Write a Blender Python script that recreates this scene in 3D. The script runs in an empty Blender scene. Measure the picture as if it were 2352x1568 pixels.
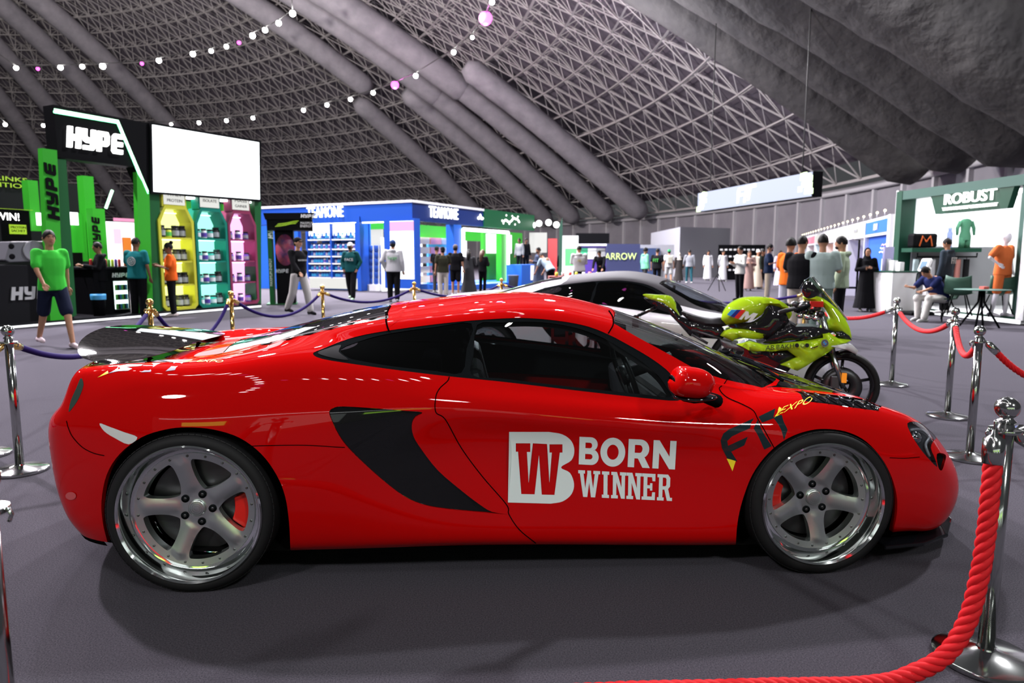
import bpy, bmesh, math, random
import numpy as np
from mathutils import Vector, Matrix, Quaternion
from mathutils.geometry import delaunay_2d_cdt
random.seed(7); RNG = np.random.RandomState(7)
PI = math.pi
SC = bpy.context.scene
COL = SC.collection
# ------------------------------------------------------------------ camera, world, exposure
CAM_H = 1.38; PITCH = math.radians(7.0); FOC = 1568.0
cam_d = bpy.data.cameras.new('camera'); cam = bpy.data.objects.new('camera', cam_d); COL.objects.link(cam)
cam.location = (0, 0, CAM_H); cam.rotation_euler = (PI/2 - PITCH, 0, 0)
cam_d.sensor_width = 36.0; cam_d.lens = 36.0*FOC/2352.0; cam_d.clip_end = 600; cam_d.clip_start = 0.05
cam_d.dof.use_dof = True; cam_d.dof.focus_distance = 3.0; cam_d.dof.aperture_fstop = 3.2
SC.camera = cam
SC.view_settings.view_transform = 'Standard'; SC.view_settings.look = 'None'
SC.view_settings.gamma = 1.0; SC.view_settings.use_curve_mapping = False
SC.view_settings.exposure = 0.0
try:
    SC.cycles.sample_clamp_indirect = 4.0; SC.cycles.sample_clamp_direct = 0.0
    SC.cycles.max_bounces = 6; SC.cycles.diffuse_bounces = 2; SC.cycles.glossy_bounces = 3
    SC.cycles.transmission_bounces = 4; SC.cycles.transparent_max_bounces = 8
    SC.cycles.caustics_reflective = False; SC.cycles.caustics_refractive = False
    SC.cycles.use_light_tree = True
except Exception: pass
w = bpy.data.worlds.new('world'); SC.world = w; w.use_nodes = True
w.node_tree.nodes['Background'].inputs[0].default_value = (0.6, 0.62, 0.66, 1)
w.node_tree.nodes['Background'].inputs[1].default_value = 0.10
def lamp_light(name, kind, loc, power, color, size=1.0, rot=None, spot=None, label=None):
    d = bpy.data.lights.new(name, kind); d.energy = power; d.color = color
    if kind == 'AREA': d.shape = 'DISK'; d.size = size
    else: d.shadow_soft_size = size
    if spot: d.spot_size = spot; d.spot_blend = .6
    o = bpy.data.objects.new(name, d); o.location = loc
    if rot: o.rotation_euler = rot
    COL.objects.link(o); return o
# downlights of the lamp strings, then unseen fill lights added behind and under the dome
for lo, pw, co in [((-22, 36, 19), 60000, (1, .95, .97)), ((-12, 35, 19), 60000, (.96, .95, 1)), ((-3, 29, 18.5), 40000, (1, .95, 1)), ((5, 24, 18), 26000, (.97, .97, 1)),
                   ((14, 28, 18), 38000, (1, .97, 1)), ((-17, 15, 18), 38000, (1, .92, 1)), ((17, 15, 17), 26000, (.97, .97, 1)), ((-4, 52, 20), 80000, (.97, .95, 1)), ((16, 54, 20), 60000, (.97, .97, 1))]:
    lamp_light('string_downlight', 'SPOT', lo, pw, co, .45, rot=(0, 0, 0), spot=math.radians(138))
for lo, pw, co in [((-8, -9, 10.5), 3700, (1, .97, .97)), ((8, -10, 11), 3700, (.96, 1, .97)), ((1, -5, 12), 900, (1, 1, 1))]:
    lamp_light('rear_fill_light', 'POINT', lo, pw, co, .7)  # unseen fill lights added behind the camera for the car's near side
for lo, pw, co in [((4, 44, 12), 9000, (.95, .93, 1)), ((30, 34, 10), 5000, (1, .97, .94)), ((-30, 45, 14), 52000, (1, .92, .88)), ((-14, 26, 20), 20000, (.96, .92, 1)), ((-42, 40, 18), 34000, (1, .93, .9))]:
    lamp_light('dome_fill_light', 'POINT', lo, pw, co, .6)  # unseen fill lights added to brighten the dome lattice and ducts
# ------------------------------------------------------------------ pixel helpers (2352 x 1568 frame)
_c, _s = math.cos(PITCH), math.sin(PITCH)
def ray(px, py):
    x = (px-1176)/FOC; y = -(py-784)/FOC
    return Vector((x, _c + _s*y, -_s + _c*y))
def atY(px, py, Y):
    d = ray(px, py); t = Y/d.y; return Vector((0, 0, CAM_H)) + d*t
def gnd(px, py, z=0.0):
    d = ray(px, py); t = (z-CAM_H)/d.z; return Vector((0, 0, CAM_H)) + d*t
def gx(px, Y, z=0.0):            # world X seen at pixel column px for depth Y and height z
    f = Y*_c - (z-CAM_H)*_s
    return (px-1176)/FOC*f
def zat(py, Y):                  # height seen at pixel row py at depth Y
    d = ray(1176, py); return CAM_H + d.z*Y/d.y
def proj_np(P):
    v = P - np.array([0, 0, CAM_H]); f = v[..., 1]*_c - v[..., 2]*_s; u = v[..., 1]*_s + v[..., 2]*_c
    return np.stack([1176+FOC*v[..., 0]/f, 784-FOC*u/f], -1)
# ------------------------------------------------------------------ materials
MATS = {}
def srgb(c):
    return tuple(((x/12.92) if x <= .04045 else ((x+.055)/1.055)**2.4) for x in c)
def hexc(h): return srgb(tuple(int(h[i:i+2], 16)/255 for i in (0, 2, 4)))
def mat(name, col=(.5, .5, .5), rough=.5, metal=0., coat=0., coat_rough=.03, emit=None, es=0., trans=0., alpha=1., spec=.3, ior=1.45, aniso=0.):
    if name in MATS: return MATS[name]
    if isinstance(col, str): col = hexc(col)
    m = bpy.data.materials.new(name); m.use_nodes = True
    b = m.node_tree.nodes['Principled BSDF']; I = b.inputs
    I['Base Color'].default_value = (*col[:3], 1); I['Roughness'].default_value = rough; I['Metallic'].default_value = metal
    I['Coat Weight'].default_value = coat; I['Coat Roughness'].default_value = coat_rough
    I['Specular IOR Level'].default_value = spec; I['IOR'].default_value = ior
    if aniso: I['Anisotropic'].default_value = aniso
    if trans: I['Transmission Weight'].default_value = trans
    if alpha < 1: I['Alpha'].default_value = alpha
    if emit is not None:
        if isinstance(emit, str): emit = hexc(emit)
        I['Emission Color'].default_value = (*emit[:3], 1); I['Emission Strength'].default_value = es
    m.diffuse_color = (*col[:3], 1); MATS[name] = m; return m
def nt(m):
    return m.node_tree.nodes, m.node_tree.links, m.node_tree.nodes['Principled BSDF']
def noise_col(m, c1, c2, scale, detail=3, rough=.6, bump=0., bscale=None, coord='Object', lo=.3, hi=.7):
    if isinstance(c1, str): c1 = hexc(c1)
    if isinstance(c2, str): c2 = hexc(c2)
    N, L, b = nt(m); tc = N.new('ShaderNodeTexCoord'); n = N.new('ShaderNodeTexNoise')
    n.inputs['Scale'].default_value = scale; n.inputs['Detail'].default_value = detail; n.inputs['Roughness'].default_value = rough
    L.new(tc.outputs[coord], n.inputs['Vector']); r = N.new('ShaderNodeValToRGB'); L.new(n.outputs['Fac'], r.inputs[0])
    r.color_ramp.elements[0].color = (*c1, 1); r.color_ramp.elements[1].color = (*c2, 1)
    r.color_ramp.elements[0].position = lo; r.color_ramp.elements[1].position = hi
    L.new(r.outputs[0], b.inputs['Base Color'])
    if bump:
        n2 = N.new('ShaderNodeTexNoise'); n2.inputs['Scale'].default_value = bscale or scale; n2.inputs['Detail'].default_value = 4
        L.new(tc.outputs[coord], n2.inputs['Vector']); bp = N.new('ShaderNodeBump'); bp.inputs['Strength'].default_value = .8; bp.inputs['Distance'].default_value = bump
        L.new(n2.outputs['Fac'], bp.inputs['Height']); L.new(bp.outputs[0], b.inputs['Normal'])
    return m
def glow(name, col, s): return mat(name, (.02, .02, .02) if s > 3 else tuple(c*.05 for c in (hexc(col) if isinstance(col, str) else col)), .6, emit=col, es=s)
# ------------------------------------------------------------------ objects
def tag(o, label=None, cat=None, group=None, kind=None):
    if label: o['label'] = label
    if cat: o['category'] = cat
    if group: o['group'] = group
    if kind: o['kind'] = kind
    return o
def empty(name, loc=(0, 0, 0), rz=0., label=None, cat=None, group=None, kind=None, parent=None):
    o = bpy.data.objects.new(name, None); o.location = loc; o.rotation_euler = (0, 0, rz); o.empty_display_size = .1
    if parent: o.parent = parent
    COL.objects.link(o); return tag(o, label, cat, group, kind)
def kids(o): return [c for c in bpy.data.objects if c.parent == o]
def copy_tree(o, parent=None, ch=None):
    if ch is None:
        ch = {}
        for c in bpy.data.objects:
            if c.parent: ch.setdefault(c.parent.name, []).append(c)
    c = o.copy(); COL.objects.link(c)
    if parent: c.parent = parent
    for k in ch.get(o.name, []): copy_tree(k, c, ch)
    return c
def place_copy(o, loc, rz=0., label=None, group=None, scale=None):
    c = copy_tree(o); c.location = loc; c.rotation_euler = (0, 0, rz)
    if scale: c.scale = (scale,)*3 if not isinstance(scale, (tuple, list)) else scale
    if label: c['label'] = label
    if group: c['group'] = group
    return c
def link_mesh(name, me, parent=None):
    o = bpy.data.objects.new(name, me); COL.objects.link(o)
    if parent: o.parent = parent
    return o
def mesh_np(name, V, Fc, mats, parent=None, smooth=True, mi=None, normals=None):
    me = bpy.data.meshes.new(name); me.from_pydata([tuple(v) for v in V], [], [tuple(int(i) for i in f) for f in Fc])
    for m in (mats if isinstance(mats, (list, tuple)) else [mats]): me.materials.append(m)
    if mi is not None: me.polygons.foreach_set('material_index', list(mi))
    if smooth: me.polygons.foreach_set('use_smooth', [True]*len(me.polygons))
    me.update()
    if normals is not None:
        me.normals_split_custom_set_from_vertices([tuple(n) for n in normals])
    return link_mesh(name, me, parent)
class MB:
    """collects shapes into one mesh"""
    def __init__(s): s.v = []; s.f = []; s.m = []; s.sm = []; s.cur = 0; s.smooth = False; s.X = None
    def add(s, V, Fc, smooth=None):
        n = len(s.v)
        if s.X is not None: V = [s.X @ Vector(v) for v in V]
        s.v += [tuple(v) for v in V]; s.f += [tuple(i+n for i in f) for f in Fc]
        s.m += [s.cur]*len(Fc); s.sm += [s.smooth if smooth is None else smooth]*len(Fc); return s
    def box(s, c, d, rz=0., M=None):
        hx, hy, hz = d[0]/2, d[1]/2, d[2]/2
        V = [Vector((x*hx, y*hy, z*hz)) for z in (-1, 1) for y in (-1, 1) for x in (-1, 1)]
        R = M if M is not None else Matrix.Rotation(rz, 4, 'Z')
        V = [R @ v + Vector(c) for v in V]
        return s.add(V, [(0, 2, 3, 1), (4, 5, 7, 6), (0, 1, 5, 4), (2, 6, 7, 3), (0, 4, 6, 2), (1, 3, 7, 5)], False)
    def bb(s, a, b):
        return s.box([(a[i]+b[i])/2 for i in range(3)], [abs(b[i]-a[i]) for i in range(3)])
    def tube(s, pts, r, n=10, caps=True, closed=False):
        pts = [Vector(p) for p in pts]; k = len(pts)
        rs = r if isinstance(r, (list, tuple, np.ndarray)) else [r]*k
        V = []; Fc = []; up = None
        for i, p in enumerate(pts):
            a = pts[i-1] if (i > 0 or closed) else p; b = pts[(i+1) % k] if (i < k-1 or closed) else p
            t = (b-a).normalized() if (b-a).length > 1e-9 else Vector((0, 0, 1))
            if up is None:
                up = Vector((0, 0, 1)) if abs(t.z) < .9 else Vector((1, 0, 0))
            u = (up - t*up.dot(t)); u = u.normalized() if u.length > 1e-6 else t.orthogonal().normalized(); up = u
            w = t.cross(u)
            for j in range(n):
                an = 2*PI*j/n; V.append(p + (u*math.cos(an) + w*math.sin(an))*rs[i])
        m = k if closed else k-1
        for i in range(m):
            for j in range(n):
                a = i*n+j; b = i*n+(j+1) % n; c = ((i+1) % k)*n+(j+1) % n; d = ((i+1) % k)*n+j
                Fc.append((a, b, c, d))
        if caps and not closed: Fc.append(tuple(range(n-1, -1, -1))); Fc.append(tuple((k-1)*n+j for j in range(n)))
        return s.add(V, Fc, True)
    def lathe(s, prof, n=24, M=None, c=(0, 0, 0), caps=True):
        V = []; Fc = []
        for (r, z) in prof:
            for j in range(n):
                a = 2*PI*j/n; V.append(Vector((r*math.cos(a), r*math.sin(a), z)))
        if M is not None: V = [M @ v for v in V]
        V = [v + Vector(c) for v in V]
        for i in range(len(prof)-1):
            for j in range(n): Fc.append((i*n+j, i*n+(j+1) % n, (i+1)*n+(j+1) % n, (i+1)*n+j))
        if caps:
            if prof[0][0] > 1e-5: Fc.append(tuple(range(n-1, -1, -1)))
            if prof[-1][0] > 1e-5: Fc.append(tuple((len(prof)-1)*n+j for j in range(n)))
        return s.add(V, Fc, True)
    def prism(s, pts, z0, z1, M=None, smooth=False):
        """polygon in xy extruded z0..z1, then M"""
        n = len(pts); V = [Vector((p[0], p[1], z)) for z in (z0, z1) for p in pts]
        ar = sum(pts[i][0]*pts[(i+1) % n][1]-pts[(i+1) % n][0]*pts[i][1] for i in range(n))
        if M is not None: V = [M @ v for v in V]
        Fc = [tuple(range(n-1, -1, -1)), tuple(range(n, 2*n))] + [(i, (i+1) % n, n+(i+1) % n, n+i) for i in range(n)]
        if ar*(z1-z0) < 0: Fc = [tuple(reversed(f)) for f in Fc]
        return s.add(V, Fc, smooth)
    def ball(s, c, r, n=16, m=10):
        rr = r if isinstance(r, (tuple, list)) else (r, r, r); V = [Vector((0, 0, -1))]; Fc = []
        for i in range(1, m):
            a = -PI/2+PI*i/m
            for j in range(n): b = 2*PI*j/n; V.append(Vector((math.cos(a)*math.cos(b), math.cos(a)*math.sin(b), math.sin(a))))
        V.append(Vector((0, 0, 1))); V = [Vector((v.x*rr[0]+c[0], v.y*rr[1]+c[1], v.z*rr[2]+c[2])) for v in V]; L = len(V)-1
        for j in range(n): Fc.append((0, 1+(j+1) % n, 1+j)); Fc.append((L, L-n+j, L-n+(j+1) % n))
        for i in range(m-2):
            for j in range(n): Fc.append((1+i*n+j, 1+i*n+(j+1) % n, 1+(i+1)*n+(j+1) % n, 1+(i+1)*n+j))
        return s.add(V, Fc, True)
    def build(s, name, mats, parent=None, bevel=0., bseg=2, solid=None, sharp=None):
        me = bpy.data.meshes.new(name); me.from_pydata(s.v, [], s.f)
        for m in (mats if isinstance(mats, (list, tuple)) else [mats]): me.materials.append(m)
        me.polygons.foreach_set('material_index', s.m); me.polygons.foreach_set('use_smooth', s.sm); me.update()
        if sharp: me.set_sharp_from_angle(angle=math.radians(sharp))
        o = link_mesh(name, me, parent)
        if bevel:
            b = o.modifiers.new('b', 'BEVEL'); b.width = bevel; b.segments = bseg; b.limit_method = 'ANGLE'; b.angle_limit = math.radians(40)
        return o
def catmull(pts, n=6, closed=False):
    P = [np.array(p, float) for p in pts]; k = len(P); out = []
    for i in range(k if closed else k-1):
        if closed: p0, p1, p2, p3 = P[i-1], P[i], P[(i+1) % k], P[(i+2) % k]
        else: p0 = P[i-1] if i > 0 else 2*P[0]-P[1]; p1 = P[i]; p2 = P[i+1]; p3 = P[i+2] if i+2 < k else 2*P[-1]-P[-2]
        for j in range(n):
            t = j/n; out.append(.5*((2*p1)+(-p0+p2)*t+(2*p0-5*p1+4*p2-p3)*t*t+(-p0+3*p1-3*p2+p3)*t**3))
    if not closed: out.append(P[-1])
    return np.array(out)
def inpoly(P, poly):
    P = np.asarray(P); x, y = P[:, 0], P[:, 1]; r = np.zeros(len(P), bool); n = len(poly); j = n-1
    for i in range(n):
        xi, yi = poly[i]; xj, yj = poly[j]
        c = ((yi > y) != (yj > y)); 
        if yi != yj: r ^= c & (x < (xj-xi)*(y-yi)/(yj-yi)+xi)
        j = i
    return r
def text_outline(txt, bold=.0, size=1., shear=0., space=1.):
    """list of closed 2D loops (font outline) of a text, left aligned at 0"""
    cu = bpy.data.curves.new('txt', 'FONT'); cu.body = txt; cu.size = size; cu.shear = shear; cu.offset = bold; cu.space_character = space
    cu.fill_mode = 'NONE'; cu.resolution_u = 4
    o = bpy.data.objects.new('txt', cu); COL.objects.link(o); dg = bpy.context.evaluated_depsgraph_get()
    me = o.evaluated_get(dg).to_mesh(); adj = {}
    vs = [tuple(v.co[:2]) for v in me.vertices]
    for e in me.edges:
        a, b = e.vertices; adj.setdefault(a, []).append(b); adj.setdefault(b, []).append(a)
    loops = []; seen = set()
    for st in adj:
        if st in seen: continue
        lp = [st]; seen.add(st); cur = st
        while True:
            nx = [q for q in adj[cur] if q not in seen]
            if not nx: break
            cur = nx[0]; seen.add(cur); lp.append(cur)
        if len(lp) > 2: loops.append([vs[i] for i in lp])
    o.evaluated_get(dg).to_mesh_clear(); bpy.data.objects.remove(o); bpy.data.curves.remove(cu)
    return loops
def fill2d(loops, grid=None):
    """even-odd fill of loops -> (verts2d, tris); grid = spacing of interior points"""
    P = []; E = []
    for lp in loops:
        n0 = len(P); P += [tuple(p) for p in lp]; E += [(n0+i, n0+(i+1) % len(lp)) for i in range(len(lp))]
    if grid:
        A = np.array(P); x0, y0 = A.min(0); x1, y1 = A.max(0)
        for x in np.arange(x0+grid/2, x1, grid):
            for y in np.arange(y0+grid/2, y1, grid): P.append((x, y))
    r = delaunay_2d_cdt([Vector(p) for p in P], E, [], 0, 1e-6)
    V = np.array([tuple(v) for v in r[0]]); T = np.array([f for f in r[2] if len(f) == 3])
    C = V[T].mean(1); ins = np.zeros(len(C), bool)
    for lp in loops: ins ^= inpoly(C, lp)
    return V, T[ins]
def extrude2d(mb, loops, M, depth, grid=None):
    """solid from 2D loops: front at z=depth, back at 0"""
    V, T = fill2d(loops, grid); n = len(V)
    VV = [Vector((p[0], p[1], depth)) for p in V]; Fc = [tuple(t) for t in T]
    mb.add([M @ v for v in VV], Fc, False)
    if depth:
        for lp in loops:
            k = len(lp); W = [M @ Vector((p[0], p[1], z)) for z in (0, depth) for p in lp]
            mb.add(W, [(i, (i+1) % k, k+(i+1) % k, k+i) for i in range(k)], False)
    return mb
def loops_fit(loops, w, h=None, cx=True):
    A = np.concatenate([np.array(l) for l in loops]); x0, y0 = A.min(0); x1, y1 = A.max(0)
    sx = w/(x1-x0); sy = (h/(y1-y0)) if h else sx
    return [[((p[0]-x0)*sx-(w/2 if cx else 0), (p[1]-y0)*sy-((y1-y0)*sy/2 if cx else 0)) for p in l] for l in loops]
def frameM(o, x, y):
    x = Vector(x).normalized(); y = Vector(y); y = (y-x*y.dot(x)).normalized(); z = x.cross(y)
    return Matrix(((x.x, y.x, z.x, o[0]), (x.y, y.y, z.y, o[1]), (x.z, y.z, z.z, o[2]), (0, 0, 0, 1)))
def sign(name, txt, m, parent, c, xdir, w, h, depth=.03, bold=.02, shear=0., up=(0, 0, 1), back=0.):
    """letters as a solid; c centre, xdir reading direction"""
    M = frameM(c, xdir, up); mb = MB(); lines = txt if isinstance(txt, list) else None
    lp = loops_fit(text_outline(txt, bold, 1., shear), w, h); extrude2d(mb, lp, M, depth)
    return mb.build(name, m, parent)
# ================================================================== sports car body surface
TH = math.atan2(.168, 2.662)
CU = np.array([math.cos(TH), math.sin(TH), 0.]); CN = np.array([-math.sin(TH), math.cos(TH), 0.])
CO = np.array([-1.326, 2.678, 0.]) + .94*CN
def st(x, yz): return [(x, a, b) for a, b in yz]
STA = [
 [(-.75,0,.20),(-.80,0,.28),(-.83,0,.40),(-.84,0,.52),(-.83,0,.675),(-.725,0,.755),(-.665,0,.865),(-.65,0,.90),(-.648,0,.904),(-.646,0,.906),(-.645,0,.907),(-.645,0,.908)],
 [(-.62,.60,.20),(-.645,.63,.28),(-.668,.65,.40),(-.675,.66,.52),(-.672,.66,.675),(-.605,.665,.755),(-.56,.65,.865),(-.545,.58,.905),(-.55,.5,.905),(-.56,.4,.90),(-.58,.2,.897),(-.60,0,.897)],
 [(-.46,.80,.19),(-.49,.825,.27),(-.50,.84,.38),(-.50,.85,.52),(-.50,.85,.68),(-.475,.83,.775),(-.46,.775,.885),(-.455,.69,.915),(-.46,.56,.905),(-.46,.4,.895),(-.47,.2,.89),(-.48,0,.89)],
 st(-.25,[(.84,.17),(.88,.24),(.91,.36),(.93,.52),(.925,.70),(.885,.83),(.81,.915),(.71,.932),(.58,.915),(.4,.90),(.22,.905),(0,.91)]),
 st(.05,[(.86,.145),(.91,.2),(.94,.34),(.955,.52),(.945,.70),(.90,.84),(.82,.922),(.70,.945),(.58,.94),(.42,.94),(.25,.96),(0,.975)]),
 st(.4,[(.86,.142),(.91,.2),(.94,.34),(.95,.51),(.942,.71),(.895,.86),(.81,.955),(.70,.995),(.60,1.015),(.46,1.04),(.26,1.06),(0,1.068)]),
 st(.75,[(.87,.146),(.92,.21),(.935,.36),(.935,.53),(.945,.74),(.90,.845),(.83,.925),(.72,.988),(.61,1.04),(.51,1.09),(.28,1.125),(0,1.135)]),
 st(1.1,[(.87,.148),(.925,.21),(.916,.36),(.903,.60),(.94,.745),(.90,.82),(.84,.874),(.72,.98),(.60,1.075),(.50,1.128),(.28,1.16),(0,1.172)]),
 st(1.5,[(.87,.140),(.925,.20),(.910,.36),(.898,.59),(.935,.71),(.895,.78),(.835,.827),(.715,.955),(.585,1.085),(.49,1.145),(.28,1.18),(0,1.19)]),
 st(1.88,[(.87,.128),(.925,.19),(.910,.34),(.900,.565),(.925,.675),(.885,.74),(.83,.777),(.735,.88),(.62,.99),(.51,1.065),(.29,1.105),(0,1.12)]),
 st(2.25,[(.87,.118),(.925,.18),(.915,.32),(.905,.53),(.925,.65),(.875,.722),(.81,.76),(.74,.805),(.65,.868),(.53,.94),(.3,.98),(0,.99)]),
 st(2.55,[(.87,.118),(.925,.18),(.93,.32),(.94,.48),(.935,.64),(.88,.722),(.80,.762),(.72,.774),(.63,.778),(.5,.80),(.3,.845),(0,.86)]),
 st(2.85,[(.86,.13),(.91,.19),(.935,.32),(.94,.48),(.92,.61),(.865,.70),(.78,.742),(.69,.743),(.58,.728),(.44,.728),(.25,.74),(0,.748)]),
 st(3.15,[(.80,.13),(.85,.17),(.885,.29),(.895,.44),(.87,.555),(.81,.635),(.73,.667),(.64,.665),(.53,.655),(.41,.655),(.25,.665),(0,.67)]),
 [(3.28,.70,.10),(3.345,.76,.13),(3.39,.785,.26),(3.375,.785,.39),(3.34,.765,.48),(3.32,.715,.55),(3.32,.65,.578),(3.325,.57,.58),(3.33,.49,.58),(3.335,.39,.585),(3.345,.25,.59),(3.35,0,.595)],
 [(3.43,.42,.10),(3.53,.47,.12),(3.57,.50,.24),(3.545,.51,.36),(3.50,.51,.44),(3.47,.48,.49),(3.465,.43,.505),(3.465,.37,.51),(3.465,.31,.512),(3.465,.23,.515),(3.465,.13,.517),(3.465,0,.52)],
 [(3.48,0,.1),(3.60,0,.12),(3.64,0,.23),(3.62,0,.34),(3.57,0,.41),(3.54,0,.45),(3.53,0,.465),(3.525,0,.47),(3.525,0,.472),(3.52,0,.474),(3.52,0,.476),(3.52,0,.478)],
]
STA = np.array(STA, float); NSt, NR = STA.shape[:2]
def _phant(Cg):
    my = np.array([1, -1, 1.]); A = np.concatenate([(Cg[1]*my)[None], Cg, (Cg[-2]*my)[None]], 0)
    b0 = 2*A[:, 0]-A[:, 1]; b1 = A[:, -2]*my
    return np.concatenate([b0[:, None], A, b1[:, None]], 1)
_C = STA.copy()
for _ in range(4):
    G = _phant(_C); k = np.array([1, 4, 1])/6.
    S1 = k[0]*G[:-2]+k[1]*G[1:-1]+k[2]*G[2:]; S2 = k[0]*S1[:, :-2]+k[1]*S1[:, 1:-1]+k[2]*S1[:, 2:]
    D = STA-S2; D[0, :, 1] = 0; D[-1, :, 1] = 0; _C = _C + .85*D
CG = _phant(_C)
def _basis(u, n):
    i = np.clip(np.floor(u).astype(int), 0, n-2); f = u-i
    B = np.stack([(1-f)**3/6, (3*f**3-6*f**2+4)/6, (-3*f**3+3*f**2+3*f+1)/6, f**3/6], -1)
    dB = np.stack([-(1-f)**2/2, (9*f**2-12*f)/6, (-9*f**2+6*f+3)/6, f**2/2], -1)
    return i, B, dB
def surf(s, t, deriv=False):
    """body surface, s in 0..NSt-1, t in 0..NR-1; near side has y negative"""
    s = np.asarray(s, float); t = np.asarray(t, float)
    i, Bs, dBs = _basis(s, NSt); j, Bt, dBt = _basis(t, NR)
    idx = CG[(i[..., None]+np.arange(4))[..., :, None], (j[..., None]+np.arange(4))[..., None, :]]
    P = np.einsum('...a,...b,...abk->...k', Bs, Bt, idx)*np.array([1, -1, 1])
    if not deriv: return P
    Ps = np.einsum('...a,...b,...abk->...k', dBs, Bt, idx)*np.array([1, -1, 1])
    Pt = np.einsum('...a,...b,...abk->...k', Bs, dBt, idx)*np.array([1, -1, 1])
    return P, Ps, Pt
def snorm(s, t):
    P, a, b = surf(s, t, True); n = np.cross(a, b); l = np.linalg.norm(n, axis=-1, keepdims=True)
    n = n/np.maximum(l, 1e-9); return P, n
def to_world(P): return CO + P[..., :1]*CU + P[..., 1:2]*CN + P[..., 2:]*np.array([0, 0, 1.])
_gs, _gt = np.meshgrid(np.linspace(0, NSt-1, 520), np.linspace(0, NR-1, 300), indexing='ij')
_GP, _GN = snorm(_gs, _gt)
def fpx(P): return proj_np(to_world(P))
def fside(P): return P[..., [0, 2]]*500
def ftop(P): return P[..., [0, 1]]*500
_cw = np.array([0, 0, CAM_H]) - CO; CAMC = np.array([_cw@CU, _cw@CN, CAM_H])
def invert(pts, f=fpx, trange=(0, 99)):
    G = f(_GP); m = (_gt >= trange[0]) & (_gt <= trange[1])
    if f is fpx: m &= (np.einsum('...k,...k', _GN, CAMC-_GP)*_SGN > 0)
    g = G[m]; gs = _gs[m]; gt = _gt[m]; out = []
    pts = np.asarray(pts, float)*(1 if f is fpx else 500)
    for p in pts:
        q = np.argmin(((g-p)**2).sum(1)); s, t = gs[q], gt[q]
        for _ in range(6):
            e = 1e-3; A = f(surf(s, t)); Js = (f(surf(s+e, t))-A)/e; Jt = (f(surf(s, t+e))-A)/e
            J = np.stack([Js, Jt], 1); r = p-A
            try: d = np.linalg.solve(J.T@J+1e-3*np.eye(2), J.T@r)
            except Exception: break
            d = np.clip(d, -.15, .15); s = min(max(s+d[0], 0), NSt-1); t = min(max(t+d[1], 0), NR-1)
        out.append((s, t))
    return np.array(out)
_SGN = 1.0
# orientation of normals: outward should face away from the centre line
_pm, _nm = snorm(np.array([7.5]), np.array([4.]))
if _nm[0, 1] > 0: _SGN = -1.0
def patch(loops_st, grid=.07, off=0., offf=None):
    """fill loops given in (s,t) and lift them onto the body"""
    V, T = fill2d(loops_st, grid)
    P, n = snorm(V[:, 0], V[:, 1]); n = n*_SGN
    P = P + n*(off if offf is None else offf(V)[:, None])
    return P, T, n
def fix(P, T, n):
    a, b, c = P[T[:, 0]], P[T[:, 1]], P[T[:, 2]]; fl = np.einsum('ij,ij->i', np.cross(b-a, c-a), n[T[:, 0]]) < 0
    T = T.copy(); T[fl] = T[fl][:, ::-1]; return T
def ribbon(px, width, n=6, f=fpx, smooth=True, closed=False, trange=(0, 99)):
    """closed (s,t) loop: thin line along px polyline, width in px"""
    C = catmull(px, n, closed) if smooth else np.array(px, float)
    if f is not fpx: width = width*.001
    d = np.gradient(C, axis=0); d /= np.linalg.norm(d, axis=1, keepdims=True)+1e-9; nn = np.stack([-d[:, 1], d[:, 0]], 1)
    a = C+nn*width/2; b = C-nn*width/2
    return invert(np.concatenate([a, b[::-1]]), f, trange)
# ================================================================== materials
def paint(name, col, rough=.35, coat=1.0, cr=.02):
    return mat(name, col, rough, 0., coat, cr, spec=.0)
RED = paint('red_paint', (.42, .0010, .001), .45, .6); WHITEP = paint('white_paint', (.72, .70, .76)); 
BLACKP = paint('gloss_black', (.006, .006, .008)); 
def carbon(name, c1, c2):
    m = mat(name, c1, .5, 0., .9, .03, spec=.0); N, L, b = nt(m); tc = N.new('ShaderNodeTexCoord')
    ck = N.new('ShaderNodeTexChecker'); ck.inputs['Scale'].default_value = 260
    ck.inputs['Color1'].default_value = (*c1, 1); ck.inputs['Color2'].default_value = (*c2, 1)
    L.new(tc.outputs['Object'], ck.inputs['Vector']); L.new(ck.outputs['Color'], b.inputs['Base Color']); return m
CARB = carbon('carbon_fibre', (.002, .002, .0025), (.006, .0058, .0066))
GREYROOF = mat('grey_roof_wrap', (.045, .040, .048), .6, .0, .0, .2, spec=.1)
RUBBER = mat('rubber', (.010, .010, .011), .62, spec=.2); TRIM = mat('black_trim', (.006, .007, .008), .55, spec=0.)
SEAM = mat('panel_gap', (.003, .001, .001), .8, spec=0.); DARK = mat('dark_cloth', (.010, .010, .011), .8, spec=.1); LINER = mat('arch_liner', (.005, .005, .005), .9, spec=0.)
ALU = mat('brushed_aluminium', (.62, .67, .65), .30, 1.0, aniso=.3); CHROME = mat('polished_lip', (.8, .82, .82), .07, 1.0)
STEEL = mat('stainless_steel', (.46, .47, .46), .13, 1.0); GOLD = mat('brass', (.78, .50, .16), .14, 1.0)
DISCM = mat('brake_disc', (.07, .07, .075), .4, .9); CALR = mat('red_caliper', (.62, .012, .006), .35, 0, .6)
DECALW = mat('white_vinyl', (.62, .68, .68), .35, 0, .5, .05); DECALB = mat('dark_vinyl', (.012, .022, .026), .5, 0, .3, .05, spec=0.); DECALY = mat('yellow_vinyl', (.85, .65, .02), .4, 0, .5, .05)
DECALP = mat('dark_vinyl_sheen', (.16, .13, .20), .4, 0, .5, .05)  # dark vinyl with its purple-grey sheen put into the base colour
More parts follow.
